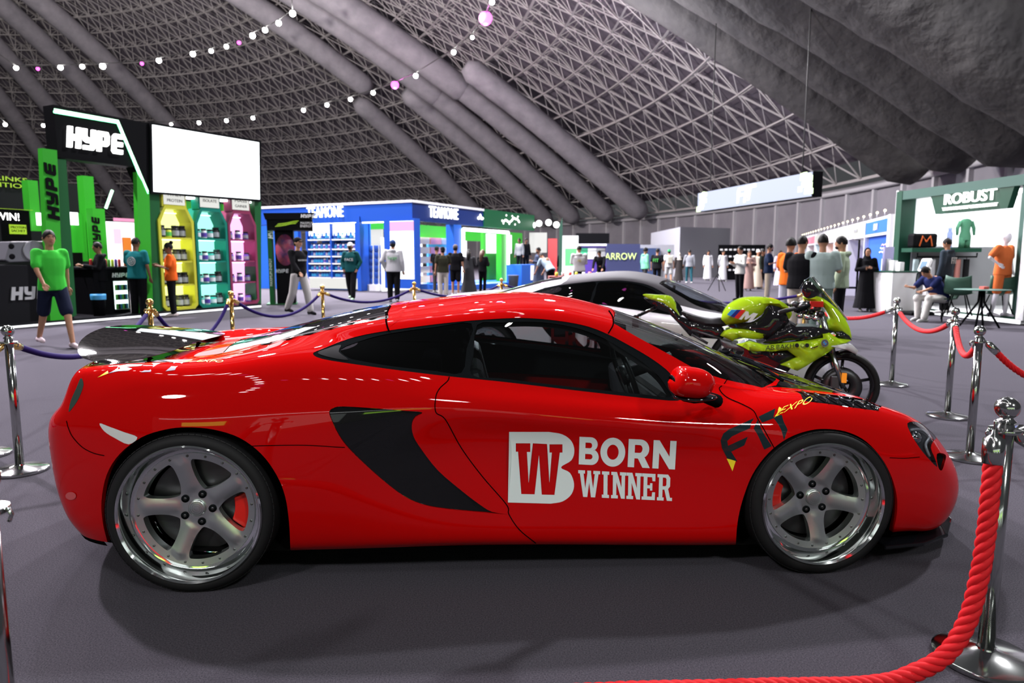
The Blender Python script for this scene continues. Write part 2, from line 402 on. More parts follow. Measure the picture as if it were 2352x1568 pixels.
def glassmat(name, tint, rough=.0, fr=1.45):
    if name in MATS: return MATS[name]
    m = bpy.data.materials.new(name); m.use_nodes = True; N = m.node_tree.nodes; L = m.node_tree.links; N.clear()
    o = N.new('ShaderNodeOutputMaterial'); mx = N.new('ShaderNodeMixShader'); t = N.new('ShaderNodeBsdfTransparent'); g = N.new('ShaderNodeBsdfGlossy')
    lw = N.new('ShaderNodeLayerWeight'); lw.inputs[0].default_value = .5; pw = N.new('ShaderNodeMath'); pw.operation = 'POWER'; pw.inputs[1].default_value = 4.; ml = N.new('ShaderNodeMath'); ml.operation = 'MULTIPLY_ADD'; ml.inputs[1].default_value = .85; ml.inputs[2].default_value = .045; L.new(lw.outputs['Facing'], pw.inputs[0]); L.new(pw.outputs[0], ml.inputs[0]); f = ml; t.inputs[0].default_value = (*tint, 1); g.inputs['Roughness'].default_value = rough
    L.new(f.outputs[0], mx.inputs[0]); L.new(t.outputs[0], mx.inputs[1]); L.new(g.outputs[0], mx.inputs[2]); L.new(mx.outputs[0], o.inputs[0])
    MATS[name] = m; return m
TINT = glassmat('tinted_glass', (.60, .66, .67)); DTINT = glassmat('dark_tinted_glass', (.05, .055, .06)); WSG = glassmat('windscreen_glass', (.5, .55, .55)); CLEAR = glassmat('clear_glass', (.9, .92, .92))
LENS = glassmat('lamp_lens', (.55, .57, .6))
# ================================================================== red sports car: regions traced on the body
def dens(px, n=6, closed=True): return catmull(px, n, closed)
def poly_px(px, smooth=True, n=5, f=fpx, tr=(0, 99)): return invert(dens(px, n) if smooth else px, f, tr)
def seg_px(px, n=4): return invert(catmull(px, n))
TMAX = NR-1.0
R = {}
a = seg_px([(247, 1245), (236, 1200), (233, 1150), (245, 1090), (275, 1042), (325, 1004), (380, 986), (430, 981), (490, 986), (550, 1005), (600, 1042), (635, 1090), (655, 1140), (664, 1200), (667, 1262)])
R['rear_arch'] = np.concatenate([a, [(a[-1][0]+.0, -.6)], [(a[0][0], -.6)]])
a = seg_px([(1690, 1250), (1694, 1200), (1705, 1150), (1728, 1090), (1765, 1040), (1810, 1006), (1860, 988), (1905, 985), (1950, 993), (1990, 1014), (2025, 1052), (2048, 1095), (2060, 1140), (2060, 1180), (2051, 1222)])
R['front_arch'] = np.concatenate([a, [(a[-1][0], -.6)], [(a[0][0], -.6)]])
R['dlo'] = poly_px([(719, 812), (738, 802), (800, 778), (860, 764), (940, 752), (1020, 742), (1093, 735), (1180, 730), (1240, 732), (1300, 739), (1352, 750), (1398, 768), (1440, 790), (1490, 819), (1530, 848), (1552, 874), (1566, 905), (1556, 920), (1480, 914), (1380, 903), (1260, 889), (1150, 876), (1030, 864), (930, 852), (820, 837), (740, 824)], n=3)
R['door_glass'] = poly_px([(1096, 745), (1150, 740), (1210, 738), (1270, 742), (1330, 754), (1385, 775), (1430, 801), (1475, 830), (1512, 862), (1532, 890), (1540, 911), (1480, 905), (1380, 895), (1250, 880), (1150, 868), (1083, 860), (1088, 810)], n=3)
R['quarter_glass'] = poly_px([(783, 800), (840, 778), (900, 764), (1000, 750), (1083, 742), (1072, 800), (1060, 855), (1000, 851), (900, 840), (830, 828), (800, 820)], n=3)
R['intake'] = poly_px([(756, 946), (765, 937), (788, 933), (870, 938), (930, 943), (970, 947), (953, 960), (946, 976), (950, 1002), (969, 1033), (1006, 1080), (1057, 1124), (1100, 1157), (1130, 1175), (1167, 1181), (1091, 1175), (1006, 1166), (955, 1153), (911, 1128), (853, 1080), (802, 1031), (778, 999), (762, 966)], n=3)
a = invert(catmull([(1409, 742), (1468, 776), (1536, 813), (1604, 850), (1665, 871), (1726, 884), (1750, 890)], 5))
b = invert(catmull([(2.60, -.55), (2.72, -.35), (2.80, -.15), (2.82, 0)], 4), ftop, (6, 99))
c = invert(catmull([(1.93, 0), (1.915, -.15), (1.89, -.30), (1.86, -.42)], 4), ftop, (6, 99))
b[-1, 1] = TMAX; c[0, 1] = TMAX
R['windscreen'] = np.concatenate([a, b[1:], c[:-1]])
a = invert(catmull([(893, 724), (850, 731), (807, 739), (746, 756), (678, 773), (610, 787), (525, 806), (478, 821)], 5))
b = invert([(-.02, -.40), (-.05, -.2), (-.06, 0)], ftop, (6, 99)); c = invert([(.74, 0), (.745, -.2), (.76, -.38)], ftop, (6, 99)); b[-1, 1] = TMAX; c[0, 1] = TMAX
R['engine_cover'] = np.concatenate([a, b, c])
a = invert(catmull([(1758, 889), (1790, 889), (1822, 892), (1870, 897), (1910, 901), (1960, 908), (2000, 915), (2030, 924)], 4))
b = invert([(3.30, -.30), (3.33, -.15), (3.335, 0)], ftop, (6, 99)); b[-1, 1] = TMAX
c = invert([(2.84, 0), (2.82, -.15), (2.74, -.35), (2.63, -.54)], ftop, (6, 99)); c[0, 1] = TMAX
R['hood'] = np.concatenate([a, b, c])
R['hood_vent'] = invert(np.array([(1824, 897), (1870, 902), (1910, 906), (1960, 912), (1992, 918), (2006, 924), (2014, 943), (1960, 936), (1900, 927), (1846, 921)], float))
R['headlight'] = poly_px([(2084, 972), (2108, 969), (2137, 984), (2157, 1001), (2146, 1010), (2138, 1028), (2148, 1054), (2152, 1072), (2130, 1050), (2112, 1028), (2094, 999)], n=3)
R['front_intake'] = poly_px([(2152, 1042), (2172, 1044), (2170, 1062), (2163, 1080), (2155, 1072)], n=3)
R['side_marker'] = poly_px([(229, 972), (250, 979), (285, 992), (316, 1004), (296, 1020), (263, 1005), (240, 990)], n=3)
R['tail_lamp'] = poly_px([(186, 868), (192, 884), (181, 915), (166, 938), (158, 945), (163, 920), (176, 890)], n=3)
R['roof'] = np.array([(6.25, TMAX), (6.25, 8.9), (6.1, 8.3), (5.5, 7.6), (6.9, 7.3), (8.9, 7.3), (10.8, 7.0), (10.9, 7.6), (10.82, TMAX)])
ORDER = ['rear_arch', 'front_arch', 'door_glass', 'quarter_glass', 'dlo', 'intake', 'windscreen', 'engine_cover', 'hood', 'hood_vent', 'headlight', 'front_intake', 'side_marker', 'tail_lamp', 'roof']
def build_regions(R, order, ns=200, nt_=110):
    P = []; E = []
    for k in order:
        lp = [tuple(p) for p in R[k]]; n0 = len(P); P += lp; E += [(n0+i, n0+(i+1) % len(lp)) for i in range(len(lp))]
    n0 = len(P); cs = [(0, 0), (NSt-1, 0), (NSt-1, TMAX), (0, TMAX)]; P += cs; E += [(n0, n0+1), (n0+1, n0+2), (n0+2, n0+3), (n0+3, n0)]
    S = np.linspace(0, NSt-1, ns); T = np.linspace(0, TMAX, nt_); B = np.array(P)
    g = np.array([(s, t) for s in S for t in T])
    key = set((int(p[0]/.03), int(p[1]/.03)) for p in B)
    g = [tuple(p) for p in g if p[1] in (0, TMAX) or (int(p[0]/.03), int(p[1]/.03)) not in key]
    r = delaunay_2d_cdt([Vector(p) for p in P+g], E, [], 0, 1e-5)
    V = np.array([tuple(v) for v in r[0]]); T = np.array([f for f in r[2] if len(f) == 3]); C = V[T].mean(1)
    lab = np.full(len(C), -1); lab[(C[:, 1] < 0) | (C[:, 1] > TMAX) | (C[:, 0] < 0) | (C[:, 0] > NSt-1)] = -2
    for i, k in enumerate(order):
        m = inpoly(C, R[k]) & (lab == -1); lab[m] = i
    V[:, 1] = np.clip(V[:, 1], 0, TMAX); return V, T, lab
CV, CT, CL = build_regions(R, ORDER)
CP, CNn = snorm(CV[:, 0], CV[:, 1]); CNn = CNn*_SGN
# symmetry: exact on the centre line
m_ = (CV[:, 1] > TMAX-1e-6) | (CV[:, 0] < 1e-6) | (CV[:, 0] > NSt-1-1e-6); CP[m_, 1] = 0; CNn[m_, 1] = 0; CNn /= np.linalg.norm(CNn, axis=1, keepdims=True)+1e-12
MY = np.array([1, -1, 1.])
def region_mesh(name, labs, m, parent, off=0., both=True, side=None):
    sel = np.isin(CL, labs); T = CT[sel]; ids = np.unique(T); mp = -np.ones(len(CV), int); mp[ids] = np.arange(len(ids))
    P = CP[ids]+CNn[ids]*off; n = CNn[ids]; T = fix(P, mp[T], n); V = P; N_ = n; F_ = T
    if both:
        V = np.concatenate([P, P*MY]); N_ = np.concatenate([n, n*MY]); F_ = np.concatenate([T, T[:, ::-1]+len(P)])
    elif side == 'far': V = P*MY; N_ = n*MY; F_ = T[:, ::-1]
    return mesh_np(name, V, F_, m, parent, True, normals=N_)
def loop_strip(mb, loop_st, fn0, fn1, closed=False, far=False):
    """strip between two offset versions of a loop"""
    P, n = snorm(loop_st[:, 0], np.clip(loop_st[:, 1], 0, TMAX)); A = fn0(P.copy(), n*_SGN); B = fn1(P.copy(), n*_SGN)
    if far: A = A*MY; B = B*MY
    k = len(A); V = list(A)+list(B); mb.add(V, [(i, (i+1) % k, k+(i+1) % k, k+i) for i in range(k if closed else k-1)], True)
def sety(y): 
    def f(P, n): P[:, 1] = y; return P
    return f
def idf(P, n): return P
def inw(d):
    def f(P, n): return P - n*d
    return f
def spline_line(px, w_px, off=.0012, f=fpx, n=6, tr=(0, 99)):
    lp = ribbon(px, w_px, n, f, True, False, tr); V, T = fill2d([lp]); P, nn = snorm(V[:, 0], V[:, 1]); nn = nn*_SGN
    P = P+nn*off; return P, fix(P, T, nn), nn
def lines_mesh(name, lst, m, parent, both=True):
    if len(lst) > 1:
        for l in lst: lines_mesh(name, [l], m, parent, both)
        return
    if both == True:
        lines_mesh(name, lst, m, parent, 2)
    V = []; Fc = []; Nn = []; n0 = 0
    for (P, T, nn) in lst:
        for q in ((1,) if both == 2 else (0,)):
            P2 = P*MY if q else P; V.append(P2); Nn.append(nn*MY if q else nn); Fc.append((T[:, ::-1] if q else T)+n0); n0 += len(P)
    return mesh_np(name, np.concatenate(V), np.concatenate(Fc), m, parent, True, normals=np.concatenate(Nn))
def decal(name, loops_px, m, parent, off=.0015, grid=None, tr=(0, 99)):
    V = []; Fc = []; Nn = []; n0 = 0
    Vp, T = fill2d(loops_px, grid); st_ = invert(Vp, fpx, tr); P, nn = snorm(st_[:, 0], st_[:, 1]); nn = nn*_SGN; P = P+nn*off
    return mesh_np(name, P, fix(P, T, nn), m, parent, True, normals=nn)
def quad_text(txt, q, bold=.02, shear=0., space=1.):
    """outline loops mapped to pixel quad (bl, br, tr, tl)"""
    lp = text_outline(txt, bold, 1., shear, space); A = np.concatenate([np.array(l) for l in lp]); x0, y0 = A.min(0); x1, y1 = A.max(0)
    q = [np.array(p, float) for p in q]; out = []
    for l in lp:
        o = []
        for p in l:
            u = (p[0]-x0)/(x1-x0); v = (p[1]-y0)/(y1-y0)
            o.append(tuple((1-u)*(1-v)*q[0]+u*(1-v)*q[1]+u*v*q[2]+(1-u)*v*q[3]))
        out.append(o)
    return out
def quad_loops(lps, q):
    A = np.concatenate([np.array(l) for l in lps]); x0, y0 = A.min(0); x1, y1 = A.max(0); q = [np.array(p, float) for p in q]
    f = lambda p: tuple((1-(p[0]-x0)/(x1-x0))*(1-(p[1]-y0)/(y1-y0))*q[0]+(p[0]-x0)/(x1-x0)*(1-(p[1]-y0)/(y1-y0))*q[1]+(p[0]-x0)/(x1-x0)*(p[1]-y0)/(y1-y0)*q[2]+(1-(p[0]-x0)/(x1-x0))*(p[1]-y0)/(y1-y0)*q[3])
    return [[f(p) for p in l] for l in lps]
# ------------------------------------------------------------------ wheels (local: axis = -y outward, centre at origin)
def make_wheel(root, cx, cz, r_rim, r_tyre, width, rot0, side, cal_ang, camb=0.):
    """side -1 near, +1 far"""
    e = empty('wheel', (0, 0, 0), parent=root); e.location = (cx, side*.80, cz)
    Mx = Matrix.Rotation(PI/2 if side < 0 else -PI/2, 4, 'X')      # lathe z axis -> outward
    h = width
    t = MB(); prof = [(r_rim-.012, .135), (r_rim+.004, .148), (r_tyre-.028, .150), (r_tyre-.010, .138), (r_tyre-.002, .118), (r_tyre, .08)]
    prof += [(r_tyre, 0), (r_tyre, -.08), (r_tyre-.012, -.135), (r_rim, -.15), (r_rim-.02, -.14)]
    t.lathe(prof, 96, Mx, caps=False); 
    for k in range(84):                                            # shoulder blocks of the tread
        a = 2*PI*k/84; mm = Mx @ Matrix.Rotation(a, 4, 'Z') @ Matrix.Translation((r_tyre-.007, 0, .124)) @ Matrix.Rotation(.5, 4, 'Y')
        t.X = mm; t.box((0, 0, -.004), (.004, .022, .026)); t.X = None
    for k in range(4): t.lathe([(r_tyre+.0006, .085-.055*k), (r_tyre+.0006, .079-.055*k)], 64, Mx, caps=False)
    t.build('tyre', RUBBER, e, sharp=50)
    lp = MB(); lp.lathe([(r_rim-.012, .150), (r_rim-.002, .156), (r_rim+.003, .150), (r_rim+.001, .142), (r_rim-.012, .140)], 96, Mx, caps=False)
    lp.lathe([(r_rim-.010, .152), (r_rim-.016, .138), (r_rim-.020, .115), (r_rim-.030, .085), (r_rim-.052, .076), (r_rim-.06, .076)], 96, Mx, caps=False)
    lp.lathe([(r_rim-.055, .07), (r_rim-.06, 0), (r_rim-.035, -.12), (r_rim-.02, -.14)], 64, Mx, caps=False)
    lp.build('rim_barrel', CHROME, e, sharp=35)
    # five spoke centre with face ring: one plate with five windows
    ri = r_rim-.046; rin = ri-.028; face = MB(); n5 = 5; outer = [(ri*math.cos(2*PI*k/120), ri*math.sin(2*PI*k/120)) for k in range(120)]
    loops = [outer]
    for k in range(5):
        a0 = rot0+2*PI*(k+.5)/5; raw = []
        hs_o = .046; hs_i = .034                           # spoke half widths outer / inner
        rr_o = rin; rr_i = .088
        ang_o = math.asin(hs_o/rr_o); sp = 2*PI/10
        for q in np.linspace(-(sp-ang_o), (sp-ang_o), 13): raw.append((rr_o, q))
        xy = [(r*math.cos(q), r*math.sin(q)) for r, q in raw]
        # inner vertex: intersection of spoke edges
        def edge(sgn, r, hw):
            aa = sgn*sp; ca, sa = math.cos(aa), math.sin(aa); return (r*ca + sgn*hw*sa, r*sa - sgn*hw*ca)
        rv = hs_i/math.sin(sp)
        xy2 = [edge(1, rr_i+.10, hs_i+.001), edge(1, rr_i+.03, hs_i), (rv*1.0+.030, .006), (rv*1.0+.030, -.006), edge(-1, rr_i+.03, hs_i), edge(-1, rr_i+.10, hs_i+.001)]
        pts = xy+xy2
        # round the corners by chaikin
        for _ in range(2):
            o = []
            for i in range(len(pts)):
                p, q = np.array(pts[i]), np.array(pts[(i+1) % len(pts)]); o += [tuple(.75*p+.25*q), tuple(.25*p+.75*q)]
            pts = o
        loops.append([(p[0]*math.cos(a0)-p[1]*math.sin(a0), p[0]*math.sin(a0)+p[1]*math.cos(a0)) for p in pts])
    V, T = fill2d(loops, .014)
    def hz(p):
        r = math.hypot(*p); q = min(1, r/ri); a = math.atan2(p[1], p[0])-rot0; a = (a+PI/5) % (2*PI/5)-PI/5; d = abs(r*math.sin(a))/.034
        base = .050+.034*q**1.6
        if r < .075: base = .056
        if .075 < r < rin and d < 1.2: base += .006*max(0, 1-d*d)
        return base
    n = len(V); top = [Vector((p[0], p[1], hz(p))) for p in V]
    face.add([Mx @ v for v in top], [tuple(t_) for t_ in T], True)
    for lpn in loops:
        k = len(lpn); W = [Mx @ Vector((p[0], p[1], z)) for z in (None, 0) for p in lpn] if False else [Mx @ Vector((p[0], p[1], hz(p))) for p in lpn]+[Mx @ Vector((p[0]*.985, p[1]*.985, hz(p)-.034)) for p in lpn]
        face.add(W, [(i, (i+1) % k, k+(i+1) % k, k+i) for i in range(k)], True)
    f_ = face.build('spokes', ALU, e, sharp=40)
    hub = MB(); hub.lathe([(0, .068), (.030, .068), (.0345, .066), (.036, .06), (.036, .04)], 40, Mx)
    for rr in (.012, .020, .028): hub.lathe([(rr-.0012, .0695), (rr+.0012, .0695)], 40, Mx, caps=False)
    hub.build('centre_cap', ALU, e)
    for k in range(5):
        nuts = MB()
        a = rot0+2*PI*(k+.5)/5; c_ = (.062*math.cos(a), .062*math.sin(a))
        nuts.X = Mx @ Matrix.Translation((c_[0], c_[1], 0))
        nuts.lathe([(.0165, .0592), (.0165, .0575), (.012, .056)], 16); nuts.X = None; nuts.build('lug_recess', TRIM, e)
    for k in range(5):
        a = rot0+2*PI*(k+.5)/5; b_ = MB(); b_.X = Mx @ Matrix.Translation((.062*math.cos(a), .062*math.sin(a), 0)); b_.lathe([(.0068, .0605), (.0085, .057)], 6); b_.X = None; b_.build('lug_nut', DISCM, e)
    for k in range(20):
        a = rot0+2*PI*(k+.5)/20; r_ = ri-.012; b_ = MB(); b_.X = Mx @ Matrix.Translation((r_*math.cos(a), r_*math.sin(a), hz((r_*math.cos(a), r_*math.sin(a)))-.001))
        b_.lathe([(.0052, 0), (.0052, .0035), (.0038, .005), (.0022, .0046), (0, .0035)], 10); b_.X = None; b_.build('rim_bolt', mat('dark_bolt', (.16, .17, .17), .3, 1.), e)
    d = MB(); d.lathe([(.05, -.02), (.05, .006), (r_rim*.70, .006), (r_rim*.70, -.02), (.05, -.02)], 64, Mx, caps=False)
    d.lathe([(0, .02), (.06, .02), (.075, .008)], 32, Mx); d.build('brake_disc', DISCM, e, sharp=40)
    bc = MB(); r1, r2 = r_rim*.50, r_rim*.80
    pts = [(r1*math.cos(q), r1*math.sin(q)) for q in np.linspace(-.34, .34, 9)]+[(r2*math.cos(q), r2*math.sin(q)) for q in np.linspace(.42, -.42, 11)]
    bc.prism(pts, -.04, .036, Mx @ Matrix.Rotation(cal_ang, 4, 'Z')); c_ = bc.build('brake_caliper', CALR, e, bevel=.008, bseg=3)
    bk = MB(); bk.lathe([(r_rim-.07, -.06), (.0, -.06)], 48, Mx); bk.build('wheel_back', LINER, e)
    if abs(camb): e.rotation_euler = (camb*side, 0, 0)
    return e
def make_car_shell(root, PAINT, ROOFM=None, hoodm=None, glassm=None, decals=True):
    hoodm = hoodm or CARB; I = {k: i for i, k in enumerate(ORDER)}
    hide = [-1]+([] if hoodm is not PAINT else [])
    body = region_mesh('body_shell', [-1, I['roof']] if ROOFM is None else [-1], PAINT, root)
    if ROOFM: region_mesh('roof_panel', [I['roof']], ROOFM, root)
    # arch returns (painted lip then dark liner)
    for k in ('rear_arch', 'front_arch'):
        lpn = R[k][:-2]; P, n = snorm(lpn[:, 0], np.clip(lpn[:, 1], 0, TMAX))
        for far in (False, True):
            lip = MB(); loop_strip(lip, lpn, idf, lambda P, n: P*np.array([1, .965, 1]), far=far); lip.build('arch_lip', PAINT, root)
            ln = MB(); loop_strip(ln, lpn, lambda P, n: P*np.array([1, .965, 1]), sety(-.50), far=far)
            Q = P.copy(); Q[:, 1] = -.50 if not far else .50; c = Q.mean(0); ln.add([tuple(c)]+list(Q), [(0, i+1, i+2) for i in range(len(Q)-1)], False)
            ln.build('arch_liner', LINER, root)
    # underbody
    S = np.linspace(0, NSt-1, 90); P = surf(S, np.zeros_like(S)); ub = MB(); V = list(P)+list(P*MY); k = len(P)
    ub.add(V, [(i, i+1, k+i+1, k+i) for i in range(k-1)], False)
    ins = P.copy(); ins[:, 1] *= .97; ins[:, 2] -= .03; V2 = list(P)+list(ins)
    for sg in (1, -1): ub.add([np.array(v)*np.array([1, sg, 1]) for v in V2], [(i, i+1, k+i+1, k+i) for i in range(k-1) if not (-.42 < P[i][0] < .47 or 2.3 < P[i][0] < 3.08)], False)
    ub.build('underbody', LINER, root)
    for far in (False, True):
        region_mesh('window_frame', [I['dlo']], TRIM, root, off=-.002, both=False, side='far' if far else 'near')
        region_mesh('bonnet_vent', [I['hood_vent']], CARB if decals else PAINT, root, off=-.006, both=False, side='far' if far else 'near')
        region_mesh('headlight_bowl', [I['headlight']], mat('lamp_bowl', (.10, .10, .11), .3, .6), root, off=-.02, both=False, side='far' if far else 'near')
        region_mesh('front_intake', [I['front_intake']], LINER, root, off=-.012, both=False, side='far' if far else 'near')
        region_mesh('side_window', [I['door_glass']], TINT if decals else DTINT, root, off=-.004, both=False, side='far' if far else 'near')
        region_mesh('quarter_window', [I['quarter_glass']], DTINT, root, off=-.004, both=False, side='far' if far else 'near')
        region_mesh('headlight', [I['headlight']], LENS, root, off=-.001, both=False, side='far' if far else 'near')
        region_mesh('side_marker_lamp', [I['side_marker']], mat('marker_white', (.55, .55, .55), .3, 0, .8), root, off=.001, both=False, side='far' if far else 'near')
        region_mesh('tail_lamp', [I['tail_lamp']], mat('tail_lens', (.03, .05, .04), .1, 0, 1.), root, off=.001, both=False, side='far' if far else 'near')
    region_mesh('windscreen', [I['windscreen']], WSG if decals else TINT, root, off=-.003)
    region_mesh('engine_cover', [I['engine_cover']], BLACKP, root, off=-.002)
    region_mesh('bonnet', [I['hood']], hoodm, root, off=-.001)
    # side intake: glossy carbon blade sunk behind its rear edge
    for far in (False, True):
        lp_ = R['intake']
        V, T = fill2d([lp_], .03); P, n = snorm(V[:, 0], V[:, 1]); n = n*_SGN
        w_ = P[:, 0]*.74+P[:, 2]*.67; w_ = (w_-w_.min())/(w_.max()-w_.min()); P = P - n*(.003+.034*w_**2)[:, None]; F_ = fix(P, T, n)
        if far: P = P*MY; F_ = F_[:, ::-1]
        mesh_np('side_intake', P, F_, CARB, root, True)
        e = MB(); loop_strip(e, lp_, idf, inw(.036), closed=True, far=far); e.build('intake_edge', PAINT, root)
    # cabin lining: dark inner skin
    sel = np.isin(CL, [-1, I['roof'], I['dlo'], I['intake'], I['engine_cover']]); C = CV[CT].mean(1); sel &= (C[:, 0] > 5.2) & (C[:, 0] < 11.3) & (C[:, 1] > 3.0)
    T = CT[sel]; ids = np.unique(T); mp = -np.ones(len(CV), int); mp[ids] = np.arange(len(ids)); P = CP[ids]-CNn[ids]*.035; T = mp[T]
    mesh_np('cabin_lining', np.concatenate([P, P*MY]), np.concatenate([T, T+len(P)]), DARK, root, True)
red = empty('sports_car', tuple(CO), TH, 'red two-door sports car with large white lettering on its door', 'car')
make_car_shell(red, RED)
# panel gaps
gap = [spline_line(p, w_) for p, w_ in [
    ([(1032, 865), (1028, 875), (1010, 892), (1001, 912), (1001, 946), (1023, 963), (1060, 1029), (1108, 1094), (1163, 1158), (1169, 1181), (1193, 1216), (1231, 1247)], 2.4),
    ([(569, 1025), (603, 1023), (700, 1022), (770, 1026), (792, 1027)], 1.8),
    ([(1672, 868), (1662, 883), (1652, 893), (1669, 912), (1706, 929), (1730, 943), (1741, 963), (1757, 990), (1778, 1028)], 2.2),
    ([(2043, 1051), (2080, 1052), (2112, 1049)], 1.6),
    ([(153, 966), (158, 984), (168, 1004), (190, 1027), (215, 1040), (240, 1046)], 2.0),  # rear bumper crease, its reflection line painted as a thin dark gap
    ([(894, 762), (889, 748), (887, 733), (890, 716), (897, 702)], 4.0),
    ([(1397, 766), (1408, 746), (1407, 728), (1398, 713)], 3.0)]]
lines_mesh('panel_gap', gap, SEAM, red)
lines_mesh('roof_gap', [spline_line([(.742, 0), (.744, -.2), (.752, -.38), (.77, -.47)], 3, f=ftop, tr=(6, 99)), spline_line([(1.915, 0), (1.90, -.2), (1.87, -.38), (1.845, -.46)], 3, f=ftop, tr=(6, 99))], SEAM, red)
# rear vent mesh at the tip of the side window
decal('window_vent', [[tuple(p) for p in dens([(730, 811), (750, 801), (783, 792), (778, 808), (800, 826), (765, 822)], 3)]], mat('vent_mesh', (.006, .006, .007), .7, spec=.05), red, .001)
# dark slots along the engine cover
sl = []
for (x, y) in [(860, 730), (812, 741), (764, 753), (716, 765), (668, 777), (622, 787)]:
    sl.append([(x-26, y+6), (x+6, y-1), (x+24, y-6), (x-4, y+4)])
decal('cover_slot', sl, LINER, red, .003)
decal('cover_strip', [[(892, 731), (800, 747), (700, 770), (600, 793), (600, 789), (700, 765), (800, 742), (892, 725)]], mat('smoked_grey', (.16, .16, .17), .15, .2, 1.), red, .0015)
# bonnet vent louvres
for i in range(6):
    x = 1842+28*i; y = 899+4*i
    c = catmull([(x, y), (x+10, y+6), (x+24, y+14), (x+34, y+24)], 5); s_ = invert(c); P, n = snorm(s_[:, 0], s_[:, 1]); n = n*_SGN
    mb = MB(); mb.tube([tuple(p) for p in P+n*.002], .0055, 8); mb.build('vent_louvre', BLACKP, red)
    mb = MB(); mb.tube([tuple(p*MY) for p in P+n*.002], .0055, 8); mb.build('vent_louvre', BLACKP, red)
# decals
k_ = lambda pts: [(700+x/2.94, 900+y/2.94) for x, y in pts]
Bout = k_([(1380, 268), (1650, 268)]+[tuple(p) for p in catmull([(1650, 268), (1740, 285), (1800, 330), (1820, 395), (1800, 460), (1730, 508), (1790, 545), (1818, 620), (1800, 690), (1740, 738), (1660, 753)], 4)[1:]]+[(1372, 745)])
Win = k_([(1425, 345), (1523, 345), (1523, 404), (1500, 404), (1512, 612), (1540, 345), (1636, 350), (1652, 612), (1668, 408), (1652, 408), (1652, 352), (1740, 352), (1740, 408), (1722, 408), (1686, 694), (1600, 692), (1581, 425), (1552, 690), (1462, 688), (1440, 402), (1425, 402)])
decal('door_logo', [Bout, Win], DECALW, red, grid=12)
def heavy():
    """BORN in heavy grotesque capitals, unit height"""
    arc = lambda cx, cy, rx, ry, a0, a1, n=12: [(cx+rx*math.cos(a), cy+ry*math.sin(a)) for a in np.linspace(a0, a1, n)]
    h = PI/2; o = []
    o.append([(0, 0)]+arc(.50, .285, .30, .285, -h, h*.75)+arc(.46, .745, .28, .255, -h*.75, h)+[(0, 1)])
    o.append([(.25, .20)]+arc(.46, .295, .09, .095, -h, h, 6)+[(.25, .39)]); o.append([(.25, .60)]+arc(.44, .70, .08, .10, -h, h, 6)+[(.25, .80)])
    o.append(arc(1.36, .5, .50, .52, 0, 2*PI, 41)[:-1]); o.append(arc(1.36, .5, .235, .27, 0, 2*PI, 31)[:-1])
    o.append([(1.98, 0), (2.24, 0), (2.24, .32), (2.38, .32), (2.58, 0), (2.88, 0), (2.64, .38)]+arc(2.46, .66, .36, .34, -h*.55, h)+[(1.98, 1)]); o.append([(2.24, .52)]+arc(2.44, .66, .11, .14, -h, h, 8)+[(2.24, .80)])
    o.append([(2.98, 0), (3.23, 0), (3.23, .56), (3.66, 0), (3.90, 0), (3.90, 1), (3.65, 1), (3.65, .44), (3.22, 1), (2.98, 1)])
    return o
decal('door_lettering', quad_loops(heavy(), [(1329, 1067), (1550, 1079), (1554, 1011), (1331, 1001)]), DECALW, red, grid=9)
def slab():
    """WINNER in narrow slab letters, unit height"""
    o = []; x = 0; s = .13; wv = .20
    def stem(x, w=.17): return [(x, .12), (x-.07, .12), (x-.07, 0), (x+w+.07, 0), (x+w+.07, .12), (x+w, .12), (x+w, .88), (x+w+.07, .88), (x+w+.07, 1), (x-.07, 1), (x-.07, .88), (x, .88)]
    o.append([(-.07, 1), (-.07, .88), (0, .88), (.14, 0), (.32, 0), (.40, .55), (.48, 0), (.66, 0), (.80, .88), (.87, .88), (.87, 1), (.58, 1), (.58, .88), (.64, .88), (.57, .32), (.48, .88), (.48, 1), (.32, 1), (.32, .88), (.23, .32), (.16, .88), (.22, .88), (.22, 1)])
    o.append([(a+1.02, b) for a, b in stem(0)])
    for q in (1.42, 2.08):
        o.append([(a+q, b) for a, b in [(-.07, 0), (.22, 0), (.22, .12), (.15, .12), (.15, .62), (.36, 0), (.52, 0), (.52, .88), (.58, .88), (.58, 1), (.30, 1), (.30, .88), (.37, .88), (.37, .42), (.17, 1), (-.07, 1), (-.07, .88), (0, .88), (0, .12), (-.07, .12)]])
    o.append([(a+2.74, b) for a, b in [(-.07, 0), (.5, 0), (.5, .3), (.38, .3), (.36, .13), (.16, .13), (.16, .44), (.28, .44), (.28, .36), (.38, .36), (.38, .64), (.28, .64), (.28, .56), (.16, .56), (.16, .87), (.36, .87), (.38, .72), (.5, .72), (.5, 1), (-.07, 1), (-.07, .88), (0, .88), (0, .12), (-.07, .12)]])
    o.append([(a+3.40, b) for a, b in [(-.07, 0), (.22, 0), (.22, .12), (.16, .12), (.16, .42), (.24, .42), (.36, 0), (.58, 0), (.58, .12), (.49, .12), (.40, .45), (.48, .55), (.48, .88), (.38, 1), (-.07, 1), (-.07, .88), (0, .88), (0, .12), (-.07, .12)]])
    o.append([(a+3.40, b) for a, b in [(.16, .55), (.28, .55), (.32, .6), (.32, .82), (.28, .88), (.16, .88)]])
    return o
decal('door_lettering', quad_loops(slab(), [(1328, 1140), (1543, 1150), (1545, 1090), (1328, 1079)]), DECALW, red, grid=9)
q6 = lambda pts: [(1500+x/2.7606, 880+y/2.7606) for x, y in pts]
Fl = q6([(637, 222), (614, 285), (500, 335), (470, 365), (475, 395), (600, 338), (578, 392), (495, 432), (535, 495), (470, 475), (436, 410), (428, 360), (445, 318), (480, 292)])
